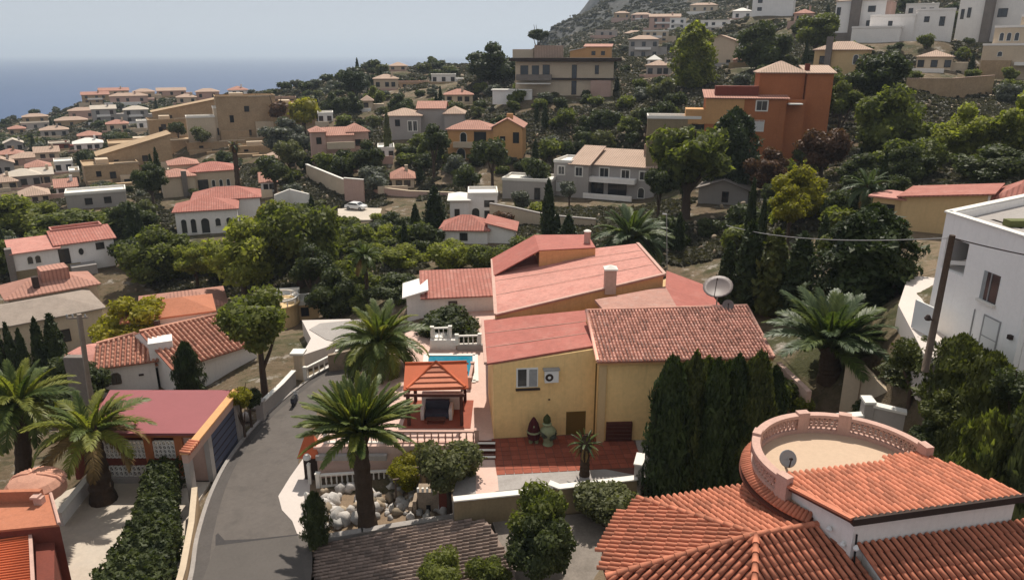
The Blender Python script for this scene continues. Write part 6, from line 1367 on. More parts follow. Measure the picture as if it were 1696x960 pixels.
# utility pole by the bungalow
pb = at(150, 662, t=66); pt = at(131, 520, y=pb.y + .3); UP = thing('utility_pole', 'concrete utility pole with crossarm and broad brown base by the bungalow', 'utility pole', pb)
w = MB(); w.bar(pb - Vz * .5, pt, .34, .34); w.build('pole', 'pole_concrete', UP)
w = MB(); w.bar(pt + Vector((-1.2, 0, -.4)), pt + Vector((.7, 0, -.3)), .14, .16); w.build('crossarm', 'pole_concrete', UP)
for d_ in (-1.1, -.6, .5): w = MB(); w.lathe([(.05, 0), (.09, .06), (.05, .14), (.09, .2), (.03, .3)], pt + Vector((d_, 0, -.3)), 7); w.build('insulator', 'metal_grey', UP)
pbx = at(136, 664, t=67); w = MB(); w.box(pbx.x - .95, pbx.x + .75, pbx.y, pbx.y + .7, pbx.z - .5, at(130, 592, y=pbx.y).z); w.build('broad_base', 'tower_grey', UP)

# ------------------------------------------------------------------ white modern house on the right
MH = thing('modern_white_house', 'white cube house with roof terrace, deep loggia and plain door', 'house', (27.5, 42, 10.7))
K1, K2 = Vector((27.3, 45.2, 0)), Vector((28.0, 37.6, 0)); zt = 18.0; zb = 10.7
wu = (K2 - K1).normalized(); wn_ = Vector((wu.y, -wu.x, 0));
if wn_.x > 0: wn_ = -wn_
bk_ = at(1700, 324, z=zt); bdir = Vector((bk_.x - K1.x, bk_.y - K1.y, 0)).normalized(); K4 = K1 + bdir * 12; K3 = K2 + Vector((12, 2.5, 0))
L1 = 7.6
def mwall(s0, s1, z0_, z1_, name='wall', th=.35, mat='bright_white', out=0.):
    a, b_ = K1 + wu * s0 + wn_ * out, K1 + wu * s1 + wn_ * out; w = MB(); w.prism([xy(a), xy(b_), xy(b_ - wn_ * th), xy(a - wn_ * th)], z0_, z1_); return w.build(name, mat, MH)
# wall with loggia opening (s .5-2.4, z 14.7-16.7)
def onW(px, py): p = on_plane(px, py, K1, wn_); return (p - K1).dot(wu), p.z
lo0, lo1 = onW(1570, 440), onW(1606, 398); s0_, s1_ = .45, 2.5; z0_, z1_ = 14.55, 16.6
mwall(0, L1, zb - 2, z0_); mwall(0, s0_, z0_, z1_); mwall(s1_, L1, z0_, z1_); mwall(0, L1, z1_, zt)
w = MB(); w.prism([xy(K1 - wn_ * .36), xy(K2 - wn_ * .36), xy(K3), xy(K4)], zb - 2, z0_ - .1); w.build('core', 'bright_white', MH)
a_, b_ = K1 + wu * s1_ - wn_ * .355, K2 - wn_ * .355; w = MB(); w.prism([xy(a_), xy(b_), xy(K3), xy(K4 + wu * 3)], z0_ - .095, zt - .55); w.build('core', 'bright_white', MH)
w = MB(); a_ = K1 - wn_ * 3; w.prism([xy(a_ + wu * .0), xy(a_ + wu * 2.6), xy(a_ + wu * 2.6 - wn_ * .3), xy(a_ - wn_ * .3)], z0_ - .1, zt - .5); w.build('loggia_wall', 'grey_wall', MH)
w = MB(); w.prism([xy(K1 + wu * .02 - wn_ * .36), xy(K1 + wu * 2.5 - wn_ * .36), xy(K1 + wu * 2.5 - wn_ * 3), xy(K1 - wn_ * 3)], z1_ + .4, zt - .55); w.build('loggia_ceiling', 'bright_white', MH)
w = MB(); w.bar(K1 + wu * .45 + Vector((0, 0, 14.9)) - wn_ * .2, K1 + wu * 2.5 + Vector((0, 0, 15.3)) - wn_ * 1.2, .12, .25); w.build('loggia_rail', 'coping', MH)
w = MB(); pa, pb_ = K1 - wn_ * .36, K1 + bdir * 12; sd = Vector((-bdir.y, bdir.x, 0)); w.prism([xy(K1 + Vector((.1, -.0, 0))), xy(pb_), xy(pb_ - sd * .35), xy(K1 - sd * .35 + Vector((.1, 0, 0)))], zt - 3.4, zt - .01); w.build('parapet', 'bright_white', MH)
w = MB(); w.prism([xy(K1 - wn_ * .36), xy(K2 - wn_ * .36), xy(K3), xy(K4)], zt - .55, zt - .5); w.build('roof_floor', 'concrete', MH)
for pq in ((K1 + wu * -.1, K2), (K1, K4)):
    w = MB(); a_, b_ = pq; w.bar(Vector((a_.x, a_.y, zt + .05)) - wn_ * .15, Vector((b_.x, b_.y, zt + .05)) - wn_ * .15, .5, .1); w.build('coping', 'coping', MH)
gc = K1 + wu * 2.2 - wn_ * 2.6; w = MB(); w.box(gc.x, gc.x + 1.8, gc.y, gc.y + .7, zt - .49, zt - .1); w.build('roof_planter', 'green_cloth', MH)
ws, wz = onW(1632, 470); we, wz2 = onW(1661, 440)
ws, we, wz, wz2 = 4.15, 5.45, 13.75, 15.45
f = mwall(ws, we, wz, wz2, 'window', .05, 'glass_dark', .02)
def mbar(s0, s1, za, zb_, name, mat, par, out=.06, th=.06):
    a, b_ = K1 + wu * s0 + wn_ * out, K1 + wu * s1 + wn_ * out; w = MB(); w.prism([xy(a), xy(b_), xy(b_ - wn_ * th), xy(a - wn_ * th)], za, zb_); return w.build(name, mat, par)
mbar(ws - .06, we + .06, wz - .16, wz, 'sill', 'coping', f, .2, .2); mbar((ws + we) / 2 - .04, (ws + we) / 2 + .04, wz, wz2, 'mullion', 'metal_grey', f, .05, .04); mbar(ws, ws + .3, wz, wz2, 'curtain', 'curtain', f, .03, .008)
dr_ = mbar(4.9, 6.1, zb - .2, zb + 2.2, 'door', 'plastic_white', MH, .03, .03)
for q4 in ((4.82, 4.9, zb - .2, zb + 2.28), (6.1, 6.18, zb - .2, zb + 2.28), (4.9, 6.1, zb + 2.2, zb + 2.28), (4.9, 6.1, zb + 1.0, zb + 1.05)): mbar(*q4, 'door_frame', 'metal_grey', dr_, .05, .05)
mbar(4.0, 4.06, zb - .2, zb + 2.3, 'downpipe', 'metal_grey', MH, .06, .05)
mbar(7.0, 7.25, zb + 1.6, zb + 1.85, 'wall_lamp', 'dark_trim', MH, .2, .2)
# bright yard in front of it
sheet('white_yard', [at(*p, z=10.5) for p in ((1488, 505), (1505, 455), (1548, 460), (1560, 520), (1620, 560), (1610, 620), (1530, 585))] , 10.5, 'white_patch', 'bright white yard at the foot of the cube house', 'yard', 3)
q_ = at(1583, 512, t=43); w = MB(); q_.z = 10.52; w.obox(Vector((26.2, 43.6, 11.5)), Vector((.06, -.05, 0)), Vector((.15, -.95, 0)), Vz * .95); o = w.build('white_gate', 'plastic_white'); tag(o, 'plain white gate panel leaning by the cube house wall', 'gate')
# right utility pole and wires
rp0, rp1 = at(1545, 545, t=40), at(1575, 380, t=39.6); rp1.x = rp0.x + .1; rp1.y = rp0.y
RP = thing('utility_pole', 'dark wooden utility pole standing before the cube house', 'utility pole', rp0)
w = MB(); w.tube([rp0 - Vz * 2.5, rp1], [.2, .15], 8); w.build('pole', 'wood_pole', RP, smooth=True)
w = MB(); w.lathe([(.12, 0), (.2, .1), (.08, .3)], rp0 + Vector((-.5, -.2, .6)), 8); w.bar(rp0 + Vector((-.5, -.2, .65)), rp0 + Vector((0, 0, .5)), .05, .05); w.build('lamp', 'dark_trim', RP)
def wire(label, p0, p1, sag, r=.03, n=14):
    w = MB(); w.tube([p0.lerp(p1, i / n) - Vz * sag * 4 * (i / n) * (1 - i / n) for i in range(n + 1)], r, 5); tag(w.build('overhead_wire', 'metal_grey' if r < .032 else 'dark_trim'), label, 'wire')
wl = at(1203, 373, t=80)
wire('pale overhead wire crossing the cypresses to the wooden pole', rp1 - Vz * .15, wl, .7, .03)
wire('dark overhead wire running from the wooden pole past the cube house', rp1 - Vz * .15, rp1 + Vector((9, -8, -.2)), .4, .035)
lpz = at(1106, 455, t=90); lpt = at(1104, 355, y=lpz.y); LPo = thing('street_lamp', 'thin white street lamp beside the date palm', 'street lamp', lpz)
w = MB(); w.tube([lpz - Vz, lpt], .055, 7); w.build('pole', 'metal_grey', LPo); w = MB(); w.tube([lpt, lpt + Vector((-.5, -.3, .15))], .1, 6); w.build('lamp_head', 'plastic_white', LPo)

# ------------------------------------------------------------------ middle-distance walls, car
def gp3(px, py, t): p = at(px, py, t=t); return p
def mwall_run(name, label, px, t, h, mat, cap=None, th=.4):
    pts = [at(a, b_, t=tt) for (a, b_), tt in zip(px, t)]
    wall_run(name, label, pts, [p.z - 2.5 for p in pts], [p.z + h for p in pts], th, mat, cap, capw=.1, caph=.15)
mwall_run('fence_wall', 'long cream garden fence wall below the grey villa', [(812, 372), (855, 380), (905, 392), (985, 400)], [124, 122, 120, 117], 3.6, 'cream_wall', 'concrete')
mwall_run('retaining_wall', 'pink-brown retaining wall above the parked car', [(600, 325), (680, 335), (752, 338)], [158, 152, 148], 2.3, 'pink_wall', 'cream_wall')
mwall_run('retaining_wall', 'high beige driveway wall left of the parked car', [(510, 300), (560, 322), (592, 335)], [168, 158, 154], 3.8, 'cream_wall', 'coping')
mwall_run('gate_wall', 'square beige gatehouse wall with narrow door', [(572, 330), (604, 333)], [153, 152], 4.4, 'pink_wall', 'coping')
mwall_run('garden_wall', 'low beige wall around the upper drive', [(545, 290), (600, 296)], [170, 168], 1.8, 'pink_wall', None)
mwall_run('garden_wall', 'curved cream driveway wall above the yellow-green tree', [(455, 330), (480, 320), (512, 328)], [150, 152, 150], .9, 'coping', None)
mwall_run('terrace_wall', 'long tan terrace wall under the scrub on the right slope', [(1497, 166), (1570, 166), (1640, 160)], [165, 165, 168], 4.6, 'tan_wall', 'far_roof_pale')
def top_wall(name, label, px, t, mat, cap=None, th=.35, dn=5.):
    pts = [at(a, b_, t=tt) for (a, b_), tt in zip(px, t)]
    wall_run(name, label, pts, [p.z - dn for p in pts], [p.z for p in pts], th, mat, cap, capw=.12, caph=.16)
top_wall('garden_wall', 'stepped white-capped wall behind the round roof terrace', [(1378, 692), (1428, 688)], [46, 45.6], 'grey_wall', 'coping')
top_wall('garden_wall', 'square pier with white cap in the stepped garden wall', [(1430, 664), (1446, 664)], [45.5, 45.4], 'grey_wall', 'coping', .8)
top_wall('garden_wall', 'pale rendered wall on the bank behind the right palm', [(1402, 602), (1428, 618), (1430, 604), (1480, 655)], [51, 50.5, 50.5, 48.5], 'cream_wall', None, .3, 3.5)
top_wall('garden_wall', 'white-capped pier wall beside dark conifers', [(1448, 672), (1500, 684)], [45.3, 44.6], 'grey_wall', 'coping')
mwall_run('garden_wall', 'peach ramp wall at the corner of the yellow house', [(1285, 640), (1335, 690)], [55, 52], 2.0, 'pink_paving', None)
b = MB()
rd = [at(q[0], q[1], t=q[2]) for q in ((560, 352, 146), (600, 352, 147), (660, 350, 146), (720, 352, 144), (722, 362, 138), (660, 364, 136), (600, 366, 136), (560, 366, 138))]
mz = max(p.z for p in rd); b.prism([xy(p) for p in rd], -4, mz); tag(b.build('upper_drive', 'pale_concrete'), 'pale concrete drive where the car is parked', 'drive', kind='structure')
def car(label, c, rz, mat):
    o = thing('parked_car', label, 'car', c, rz); w = MB()
    prof = [(-2.1, .35), (-2.1, .75), (-1.9, .95), (-1.2, 1.0), (-.6, 1.42), (1.0, 1.45), (1.75, 1.0), (2.1, .9), (2.15, .35)]
    n = len(prof); w.add([(x_, s * .85, z_) for s in (-1, 1) for x_, z_ in prof], [tuple(range(n)), tuple(range(n, 2 * n))[::-1]] + [((i + 1) % n, i, n + i, n + (i + 1) % n) for i in range(n)]); w.build('body', mat, o, world=False)
    for s in (-1, 1):
        w = MB(); w.add([(x_, s * .856, z_) for x_, z_ in ((-1.0, 1.03), (-.55, 1.34), (.95, 1.37), (1.5, 1.03))], [(0, 1, 2, 3) if s > 0 else (3, 2, 1, 0)]); w.build('side_window', 'glass_dark', o, world=False)
    for (xa, za), (xb, zb_) in (((-1.17, 1.03), (-.62, 1.4)), ((1.05, 1.43), (1.72, 1.03))):
        w = MB(); nx, nz = -(zb_ - za), (xb - xa); ll = math.hypot(nx, nz); nx, nz = nx / ll * .01, nz / ll * .01
        if nz < 0: nx, nz = -nx, -nz
        w.add([(xa + nx, -.75, za + nz), (xa + nx, .75, za + nz), (xb + nx, .68, zb_ + nz), (xb + nx, -.68, zb_ + nz)], [(0, 1, 2, 3)]); w.build('windscreen', 'glass_dark', o, world=False)
    for x_ in (-1.3, 1.3):
        for s in (-1, 1): w = MB(); w.tube([(x_, s * .88, .33), (x_, s * .68, .33)], .33, 14); wh = w.build('wheel', 'rubber', o, world=False); w = MB(); w.tube([(x_, s * .89, .33), (x_, s * .885, .33)], .2, 10); w.build('rim', 'metal_grey', wh, world=False)
    for s in (-1, 1): w = MB(); w.box(-2.13, -2.09, s * .6 - .18, s * .6 + .18, .68, .82); w.build('headlight', 'plastic_white', o, world=False)
cp = at(590, 347, t=145); car('white car parked on the pale drive beside the beige wall', Vector((cp.x, cp.y, mz + .02)), R(160), 'car_white')
cp = at(655, 352, t=144); w = MB(); q_ = Vector((cp.x, cp.y, mz)); w.lathe([(1.9, 0), (2.0, .3), (1.7, .35)], q_, 20); tag(w.build('round_planter', 'soil'), 'round dark planting bed in the pale drive', 'planter')

# round drum and ring railing of the house behind the shade tree
h = [q for q in HS if q['name'] == 'round_balcony_house'][0]; rt = h['root']
w = MB(); w.lathe([(2.5, -3), (2.5, 2.5), (2.75, 2.52), (2.75, 2.75)], (-.6, .6, 0), 26); w.build('round_bay', 'peach_wall', rt, smooth=False, world=False)
w = MB(); n_ = 26
for i in range(n_):
    a0, a1 = 6.2832 * i / n_, 6.2832 * (i + 1) / n_; p0, p1 = Vector((-.6 + 2.6 * math.cos(a0), .6 + 2.6 * math.sin(a0), 3.5)), Vector((-.6 + 2.6 * math.cos(a1), .6 + 2.6 * math.sin(a1), 3.5)); w.bar(p0, p1, .16, .12)
w.build('balcony_rail', 'coping', rt, world=False)
for i in range(0, n_, 2):
    a0 = 6.2832 * i / n_; w = MB(); w.lathe([(.06, 2.755), (.1, 3.0), (.06, 3.43)], (-.6 + 2.6 * math.cos(a0), .6 + 2.6 * math.sin(a0), 0), 6); w.build('baluster', 'coping', rt, world=False)
# ------------------------------------------------------------------ palms
def zat(px, py, y): return at(px, py, y=y).z
b_ = at(610, 874, z=-2.7); tp = at(594, 712, y=b_.y + .6)
palm('big date palm with dark trunk in the rock garden by the lane', b_, tp, 3.9, 96, ['frond_green', 'frond_yellow', 'frond_green'], r0=.62, r1=.5, el=(88, 6), dry=0, style='s')
b_ = at(172, 828, z=-2.97); tp = at(150, 715, y=b_.y + .3)
palm('leaning palm with yellow-green fronds on the concrete driveway', b_, tp, 3.9, 36, ['frond_yellow', 'frond_green', 'frond_yellow'], r0=.85, r1=.55, el=(80, -18), dry=8)
b_ = at(40, 790, z=-3.2); tp = at(30, 668, y=b_.y)
palm('palm at the picture edge behind the rounded tile hood', b_, tp, 4.0, 44, ['frond_yellow', 'frond_green'], r0=.6, r1=.45, el=(84, -22), dry=2)
b_ = at(632, 622, z=-.6); tp = at(628, 566, y=b_.y)
palm('green palm behind the gazebo and beside the pool', b_, tp, 4.6, 56, ['frond_green', 'frond_yellow', 'frond_green'], r0=.4, r1=.4, el=(84, -30))
b_ = at(1366, 690, t=56); b_.z = float(gz(b_.x, b_.y)[0]); tp = at(1374, 572, y=b_.y)
palm('tall palm with arching blue-green fronds behind the round roof terrace', b_, tp, 4.8, 50, ['frond_blue', 'frond_green'], r0=.85, r1=.55, el=(86, 20), dry=0)
b_ = at(1045, 440, t=96); b_.z = float(gz(b_.x, b_.y)[0]); tp = at(1045, 395, y=b_.y)
palm('grey-green date palm behind the upper pink roof', b_, tp, 5.6, 60, ['frond_blue', 'frond_blue', 'frond_green'], r0=.5, r1=.5, el=(86, -34), dry=4)
b_ = at(610, 505, t=92); tp = at(604, 425, y=b_.y)
palm('slim palm with pale trunk among the dark trees', b_, tp, 2.6, 30, ['frond_green'], r0=.3, r1=.22, el=(84, -40), dry=3)
b_ = at(1437, 372, t=82); b_.z = float(gz(b_.x, b_.y)[0]); tp = at(1438, 312, y=b_.y)
palm('dark palm beside the peach house', b_, tp, 2.9, 34, ['frond_blue'], r0=.35, r1=.28, el=(84, -35), dry=2)
b_ = at(395, 320, t=160); tp = at(388, 242, y=b_.y)
palm('thin shaggy palm column before the tan terraces', b_, tp, 1.6, 26, ['frond_blue', 'frond_dry'], r0=.55, r1=.5, el=(80, -70))

# ------------------------------------------------------------------ trees and shrubs that can be told apart
def T(kind, x0, x1, yt, yb, t, mat, label, name=None, cat='tree', z=None, squash=1., group=None):
    cx = (x0 + x1) / 2; p = at(cx, yb, t=t) if z is None else at(cx, yb, z=z)
    if t is None and z is None: p = ground(cx, yb)
    dep = proj(p)[2]
    if z is None: p.z = float(gz(p.x, p.y)[0])
    h = at(cx, yt, y=p.y).z - p.z; r = (x1 - x0) / 2 * dep / FPX
    return tree(kind, p, max(h, .5), r, mat, label, name, cat, squash=squash, group=group)
T('near', 368, 506, 478, 634, 67, 'leaf_mid', 'bushy shade tree with thin dark trunk beside the bungalow', squash=.95)
T('near', 830, 954, 803, 936, None, 'leaf_mid', 'full round clipped bush before the terrace wall', 'round_bush', 'bush', z=-1.15, squash=1.25)
T('near', 836, 952, 845, 965, None, 'leaf_dark', 'dark flowering shrub growing under the round clipped bush', 'shrub', 'shrub', z=-1.15, squash=1.2)
T('near', 942, 1062, 800, 868, None, 'leaf_olive', 'feathery green shrub at the foot of the terrace wall', 'shrub', 'shrub', z=-1.1)
for i, (a, b_, c, d, m_) in enumerate(((1072, 1128, 596, 812, 'leaf_cypress'), (1112, 1160, 590, 812, 'leaf_cypress_warm'), (1148, 1195, 600, 810, 'leaf_cypress'), (1180, 1228, 594, 806, 'leaf_cypress'), (1214, 1262, 588, 800, 'leaf_cypress_warm'), (1245, 1286, 612, 780, 'leaf_cypress'))):
    T('conifer', a - 5, b_ + 4, c, d, [48.2, 49.2, 48.4, 49.4, 48.8, 50][i], m_, ['conifer nearest the pier wall in the tall dark hedge', 'second conifer of the tall dark hedge with warm tips', 'third conifer of the tall dark hedge', 'fourth conifer of the tall dark hedge', 'fifth conifer of the tall dark hedge with brownish tips', 'lowest conifer at the open end of the tall dark hedge'][i], group='tall dark conifer hedge beside the yellow house')
for i, (a, b_, c, d, m_) in enumerate(((1090, 1150, 606, 806, 'leaf_cypress'), (1130, 1182, 598, 804, 'leaf_cypress_warm'), (1165, 1215, 604, 800, 'leaf_cypress'), (1200, 1250, 600, 796, 'leaf_cypress_warm'))):
    T('conifer', a - 6, b_ + 6, c, d, [50.6, 50.9, 50.8, 51.2][i], m_, ['conifer in the back row of the dark hedge, nearest the shutter', 'conifer in the back row of the dark hedge, second along', 'conifer in the back row of the dark hedge, third along', 'conifer in the back row of the dark hedge, farthest along'][i], group='tall dark conifer hedge beside the yellow house')
for i, (a, b_, c, d, t) in enumerate(((1205, 1262, 372, 512, 74), (1243, 1305, 385, 520, 72), (1285, 1350, 392, 524, 70), (1178, 1222, 405, 505, 76), (1225, 1250, 300, 420, 92), (1245, 1268, 330, 430, 90))):
    T('cypress', a + 3, b_ - 3, c, d, t, 'leaf_cypress_warm' if i == 1 else 'leaf_cypress', ['broad drooping cypress next to the satellite dish', 'middle drooping cypress crossed by the pale wire', 'outer drooping cypress by the big dark bush', 'short cypress behind the satellite dish mast', 'tall narrow cypress rising behind the drooping cypresses', 'dark slim cypress beside the yellow-green bushes'][i], 'cypress_tree')
T('conifer', 1352, 1488, 345, 552, 63, 'leaf_cypress', 'tall broad dark conifer below the peach house', 'conifer_tree')
T('near', 1335, 1440, 430, 548, 65, 'leaf_dark', 'dark leafy bush leaning on the broad conifer', 'large_bush', 'bush')
T('near', 1440, 1500, 420, 540, 60, 'leaf_dark', 'dark bush at the edge of the white yard', 'bush', 'bush')
T('big', 1270, 1382, 268, 350, 92, 'leaf_yellow', 'bright yellow-green bush in sunlight, upper of two', 'bush', 'bush')
T('big', 1268, 1342, 303, 380, 88, 'leaf_yellow', 'bright yellow-green bush in sunlight, lower of two', 'bush', 'bush')
for i, (a, b_, c, d, t, k) in enumerate(((1450, 1545, 552, 716, 47, 0), (1510, 1600, 560, 760, 44, 0), (1570, 1650, 590, 770, 41, 0), (1610, 1710, 605, 800, 39, 1), (1570, 1660, 690, 830, 36, 1), (1640, 1730, 640, 840, 35, 1), (1500, 1580, 640, 790, 42, 0), (1445, 1510, 600, 740, 49, 0), (1540, 1610, 700, 800, 39, 0))):
    T('thuja' if i % 3 else 'near', a, b_, c, d, t, 'leaf_cypress_warm' if k == 0 else ('leaf_mid' if i == 4 else 'leaf_dark'), ['dark conifer shrub under the utility pole', 'tall conifer shrub before the white door', 'olive conifer shrub touching the cube house corner', 'broad green shrub at the picture edge by the cube house', 'green shrub beside the near tile roof verge', 'large green shrub in the far corner of the bank', 'conifer shrub in the middle of the dark bank', 'conifer shrub behind the white-capped pier wall', 'small conifer shrub just above the tiled roof'][i], 'conifer_shrub', 'shrub', group='conifer shrubs on the bank below the cube house')
T('umbrella', 1052, 1218, 210, 372, 116, 'leaf_mid', 'umbrella pine with visible forked trunk before the grey villa')
T('big', 1058, 1120, 270, 372, 114, 'leaf_dark', 'dark tree under the umbrella pine by the grey villa')
T('big', 1395, 1540, 132, 300, 118, 'leaf_mid', 'big bushy pine in the middle of the right slope', 'pine_tree')
T('big', 1525, 1630, 165, 310, 112, 'leaf_light', 'light green pine above the peach house', 'pine_tree')
T('big', 1610, 1730, 145, 320, 108, 'leaf_light', 'light green pine at the picture edge above the cube house', 'pine_tree')
T('big', 1440, 1560, 215, 320, 106, 'leaf_mid', 'low spreading pine behind the peach house roof', 'pine_tree')
T('big', 1395, 1500, 72, 210, 140, 'leaf_dark', 'dark tree behind the cream tower house')
T('big', 1350, 1420, 130, 240, 138, 'leaf_mid', 'leafy tree beside the burnt-orange house corner')
T('big', 1310, 1400, 200, 330, 118, 'leaf_rust', 'reddish-brown bushy tree below the burnt-orange house')
T('big', 1225, 1310, 240, 330, 118, 'leaf_rust', 'rusty shrub mass at the foot of the burnt-orange house', 'bush', 'bush')
T('conifer', 1172, 1248, 182, 290, 126, 'leaf_cypress', 'dark dense conifer against the burnt-orange house front')
T('big', 1375, 1470, 250, 350, 105, 'leaf_dark', 'dark bushes between yellow-green bushes and peach house', 'bush', 'bush')
T('big', 1212, 1312, 28, 118, 190, 'leaf_dark', 'large round dark tree above the burnt-orange house')
T('big', 1310, 1385, 12, 110, 205, 'leaf_mid', 'leafy tree left of the white apartment block')
T('conifer', 1112, 1176, 38, 168, 190, 'leaf_light', 'tall leafy poplar with yellowish top on the middle slope', 'poplar_tree')
T('round', 1070, 1122, 122, 180, 182, 'leaf_olive', 'brownish round bush above the drying slope', 'bush', 'bush')
T('round', 1048, 1090, 172, 215, 158, 'leaf_cypress', 'square dark hedge bush beside the ochre garage', 'bush', 'bush')
T('round', 1080, 1118, 165, 205, 160, 'leaf_dark', 'dark shrub at the terrace of the burnt-orange house', 'bush', 'bush')
T('big', 770, 868, 66, 152, 250, 'leaf_dark', 'broad dark pine on the skyline next to the modern villa', 'pine_tree')
T('umbrella', 872, 908, 48, 92, 300, 'leaf_dark', 'lone umbrella pine on the skyline above the modern villa')
T('big', 562, 612, 110, 170, 268, 'leaf_cypress', 'near-black round tree on the middle skyline')
T('big', 530, 575, 150, 210, 240, 'leaf_dark', 'dark rounded tree at the end of the tan spur')
T('big', 565, 606, 150, 205, 232, 'leaf_dark', 'dark rounded tree next to the small round house')
T('big', 640, 690, 152, 196, 225, 'leaf_dark', 'round dark tree behind the grey-white villa')
T('big', 600, 640, 140, 185, 245, 'leaf_mid', 'green domed tree in the middle of the ridge')
T('big', 690, 748, 202, 295, 160, 'leaf_dark', 'big dark tree between the two pink-roofed villas')
T('big', 575, 640, 228, 290, 165, 'leaf_dark', 'dark tree below the grey-white villa wall')
T('round', 594, 660, 268, 310, 158, 'leaf_grey', 'grey-green dome shrub above the pink-brown wall', 'shrub', 'shrub')
T('round', 545, 590, 255, 292, 166, 'leaf_dark', 'dark clipped bush beside the pink villa', 'bush', 'bush')
T('big', 455, 510, 225, 300, 172, 'leaf_olive', 'olive-green tree below the tan building')
T('big', 430, 520, 190, 250, 205, 'leaf_grey', 'grey-green tree mass against the tan building', squash=.8)
T('round', 430, 485, 250, 320, 160, 'leaf_dark', 'dark bush beside the driveway villa wall', 'bush', 'bush')
T('big', 425, 582, 312, 512, 106, 'leaf_mid', 'largest dark-green tree in the middle of the picture', squash=1.1)
T('big', 340, 478, 352, 505, 102, 'leaf_light', 'yellow-green tree in front of the arched villa', squash=1.05)
T('big', 295, 365, 396, 490, 108, 'leaf_light', 'light green tree beside the arched villa')
T('big', 420, 500, 325, 430, 118, 'leaf_yellow', 'yellowish tree top below the curved driveway wall')
T('big', 480, 560, 400, 520, 96, 'leaf_dark', 'dark tree behind the round balcony house')
T('big', 200, 325, 368, 480, 112, 'leaf_mid', 'broad green tree beside the tower house')
T('big', 225, 285, 265, 345, 155, 'leaf_dark', 'dark spiky tree before the cream villa')
T('big', 180, 270, 330, 410, 132, 'leaf_dark', 'dark tree above the tower house roof')
T('big', 560, 640, 395, 480, 108, 'leaf_mid', 'green tree with slim palm before it')
T('big', 630, 720, 400, 470, 103, 'leaf_light', 'light green bushy tree left of the pink-roofed lodge')
T('big', 700, 790, 392, 458, 99, 'leaf_light', 'light green bush in front of the pink-roofed lodge', 'bush', 'bush')
T('big', 770, 850, 398, 455, 97, 'leaf_mid', 'green bush touching the upper pink roof', 'bush', 'bush')
T('big', 838, 930, 385, 430, 100, 'leaf_mid', 'leafy hedge bush behind the roof step chimney', 'bush', 'bush')
T('big', 500, 600, 440, 525, 92, 'leaf_dark', 'shadowy tree behind the white forecourt')
T('big', 600, 700, 450, 530, 90, 'leaf_dark', 'shadowy tree behind the pool palm')
T('big', 690, 815, 500, 560, 76, 'leaf_dark', 'dark hedge bush behind the pool platform', 'bush', 'bush', squash=.8)
T('near', 160, 292, 484, 566, 83, 'leaf_yellow', 'olive-yellow bush behind the ribbed orange roofs', 'bush', 'bush')
T('big', 60, 235, 345, 440, 132, 'leaf_mid', 'wide dark-green tree above the tower house', squash=.6)
T('big', -20, 110, 318, 420, 140, 'leaf_light', 'yellow-green tree at the picture edge below the hillside')
T('big', -20, 70, 395, 500, 116, 'leaf_mid', 'green tree at the picture edge beside the tower house')
T('big', 100, 200, 395, 470, 104, 'leaf_olive', 'olive shrub below the tower house stair', 'shrub', 'shrub') if False else None
T('big', 60, 190, 585, 690, 70, 'leaf_dark', 'dark leafy bushes behind the palms at the bungalow end', 'bush', 'bush')
T('near', 640, 712, 755, 812, None, 'leaf_yellow', 'yellow-green shrub at the back of the rock garden', 'shrub', 'shrub', z=-2.7)
T('near', 690, 800, 725, 850, None, 'leaf_olive', 'loose olive tree beside the rock garden steps', 'olive_tree', z=-2.7)
T('thuja', 506, 546, 818, 902, None, 'leaf_dark', 'dark climber with pale flowers beside the white posts', 'shrub', 'shrub', z=-2.7)
T('near', 690, 780, 918, 1010, None, 'leaf_mid', 'green shrub poking over the dark tiled roof', 'shrub', 'shrub', z=-2.2)
T('near', 770, 850, 925, 1000, None, 'leaf_mid', 'second green shrub over the dark tiled roof beside the bush-tree', 'shrub', 'shrub', z=-1.6)
T('near', 1240, 1320, 615, 700, 54, 'leaf_mid', 'leafy garden shrub at the corner of the yellow house', 'shrub', 'shrub')
T('near', 1290, 1345, 648, 700, 53, 'leaf_light', 'pale flowering shrub beside the tall palm trunk', 'shrub', 'shrub')
T('near', 1385, 1450, 600, 690, 55, 'leaf_olive', 'olive shrub on the bank behind the tall palm', 'shrub', 'shrub')
T('near', 395, 440, 640, 710, 62, 'leaf_dark', 'dark shrub behind the carport parapet', 'shrub', 'shrub')
T('near', 380, 425, 640, 700, 60, 'leaf_yellow', 'yellowish shrub at the end of the carport', 'shrub', 'shrub')
T('thuja', 296, 338, 570, 660, 69, 'leaf_cypress', 'dark cypress shrub before the bungalow wall', 'conifer_shrub', 'shrub')
for i, (a, b_, c, d) in enumerate(((-8, 14, 535, 620), (14, 32, 538, 615), (32, 50, 548, 612), (58, 78, 530, 600), (78, 112, 524, 605))):
    T('cypress', a, b_ + 4, c, d, 78, 'leaf_cypress', 'pointed cypress, number %s of the row from the picture edge' % ['one', 'two', 'three', 'four', 'five'][i], group='pointed cypresses before the grey-roofed house')
T('cypress', 897, 919, 300, 392, 113, 'leaf_cypress', 'tall pencil cypress before the fence wall')
T('cypress', 917, 930, 356, 395, 112, 'leaf_cypress', 'small pencil cypress right next to the tall one')
T('cypress', 926, 956, 358, 402, 108, 'leaf_cypress', 'stout pointed cypress before the date palm')
T('cypress', 706, 738, 312, 400, 122, 'leaf_cypress', 'black column cypress left of the arcaded house')
T('cypress', 680, 700, 340, 410, 120, 'leaf_cypress', 'thin dark cypress left of the black column cypress')
T('cypress', 636, 650, 185, 250, 175, 'leaf_olive', 'slender olive-coloured cypress before the grey-white villa')
T('cypress', 258, 270, 247, 300, 170, 'leaf_cypress', 'slim cypress left of the cream villa, taller one')
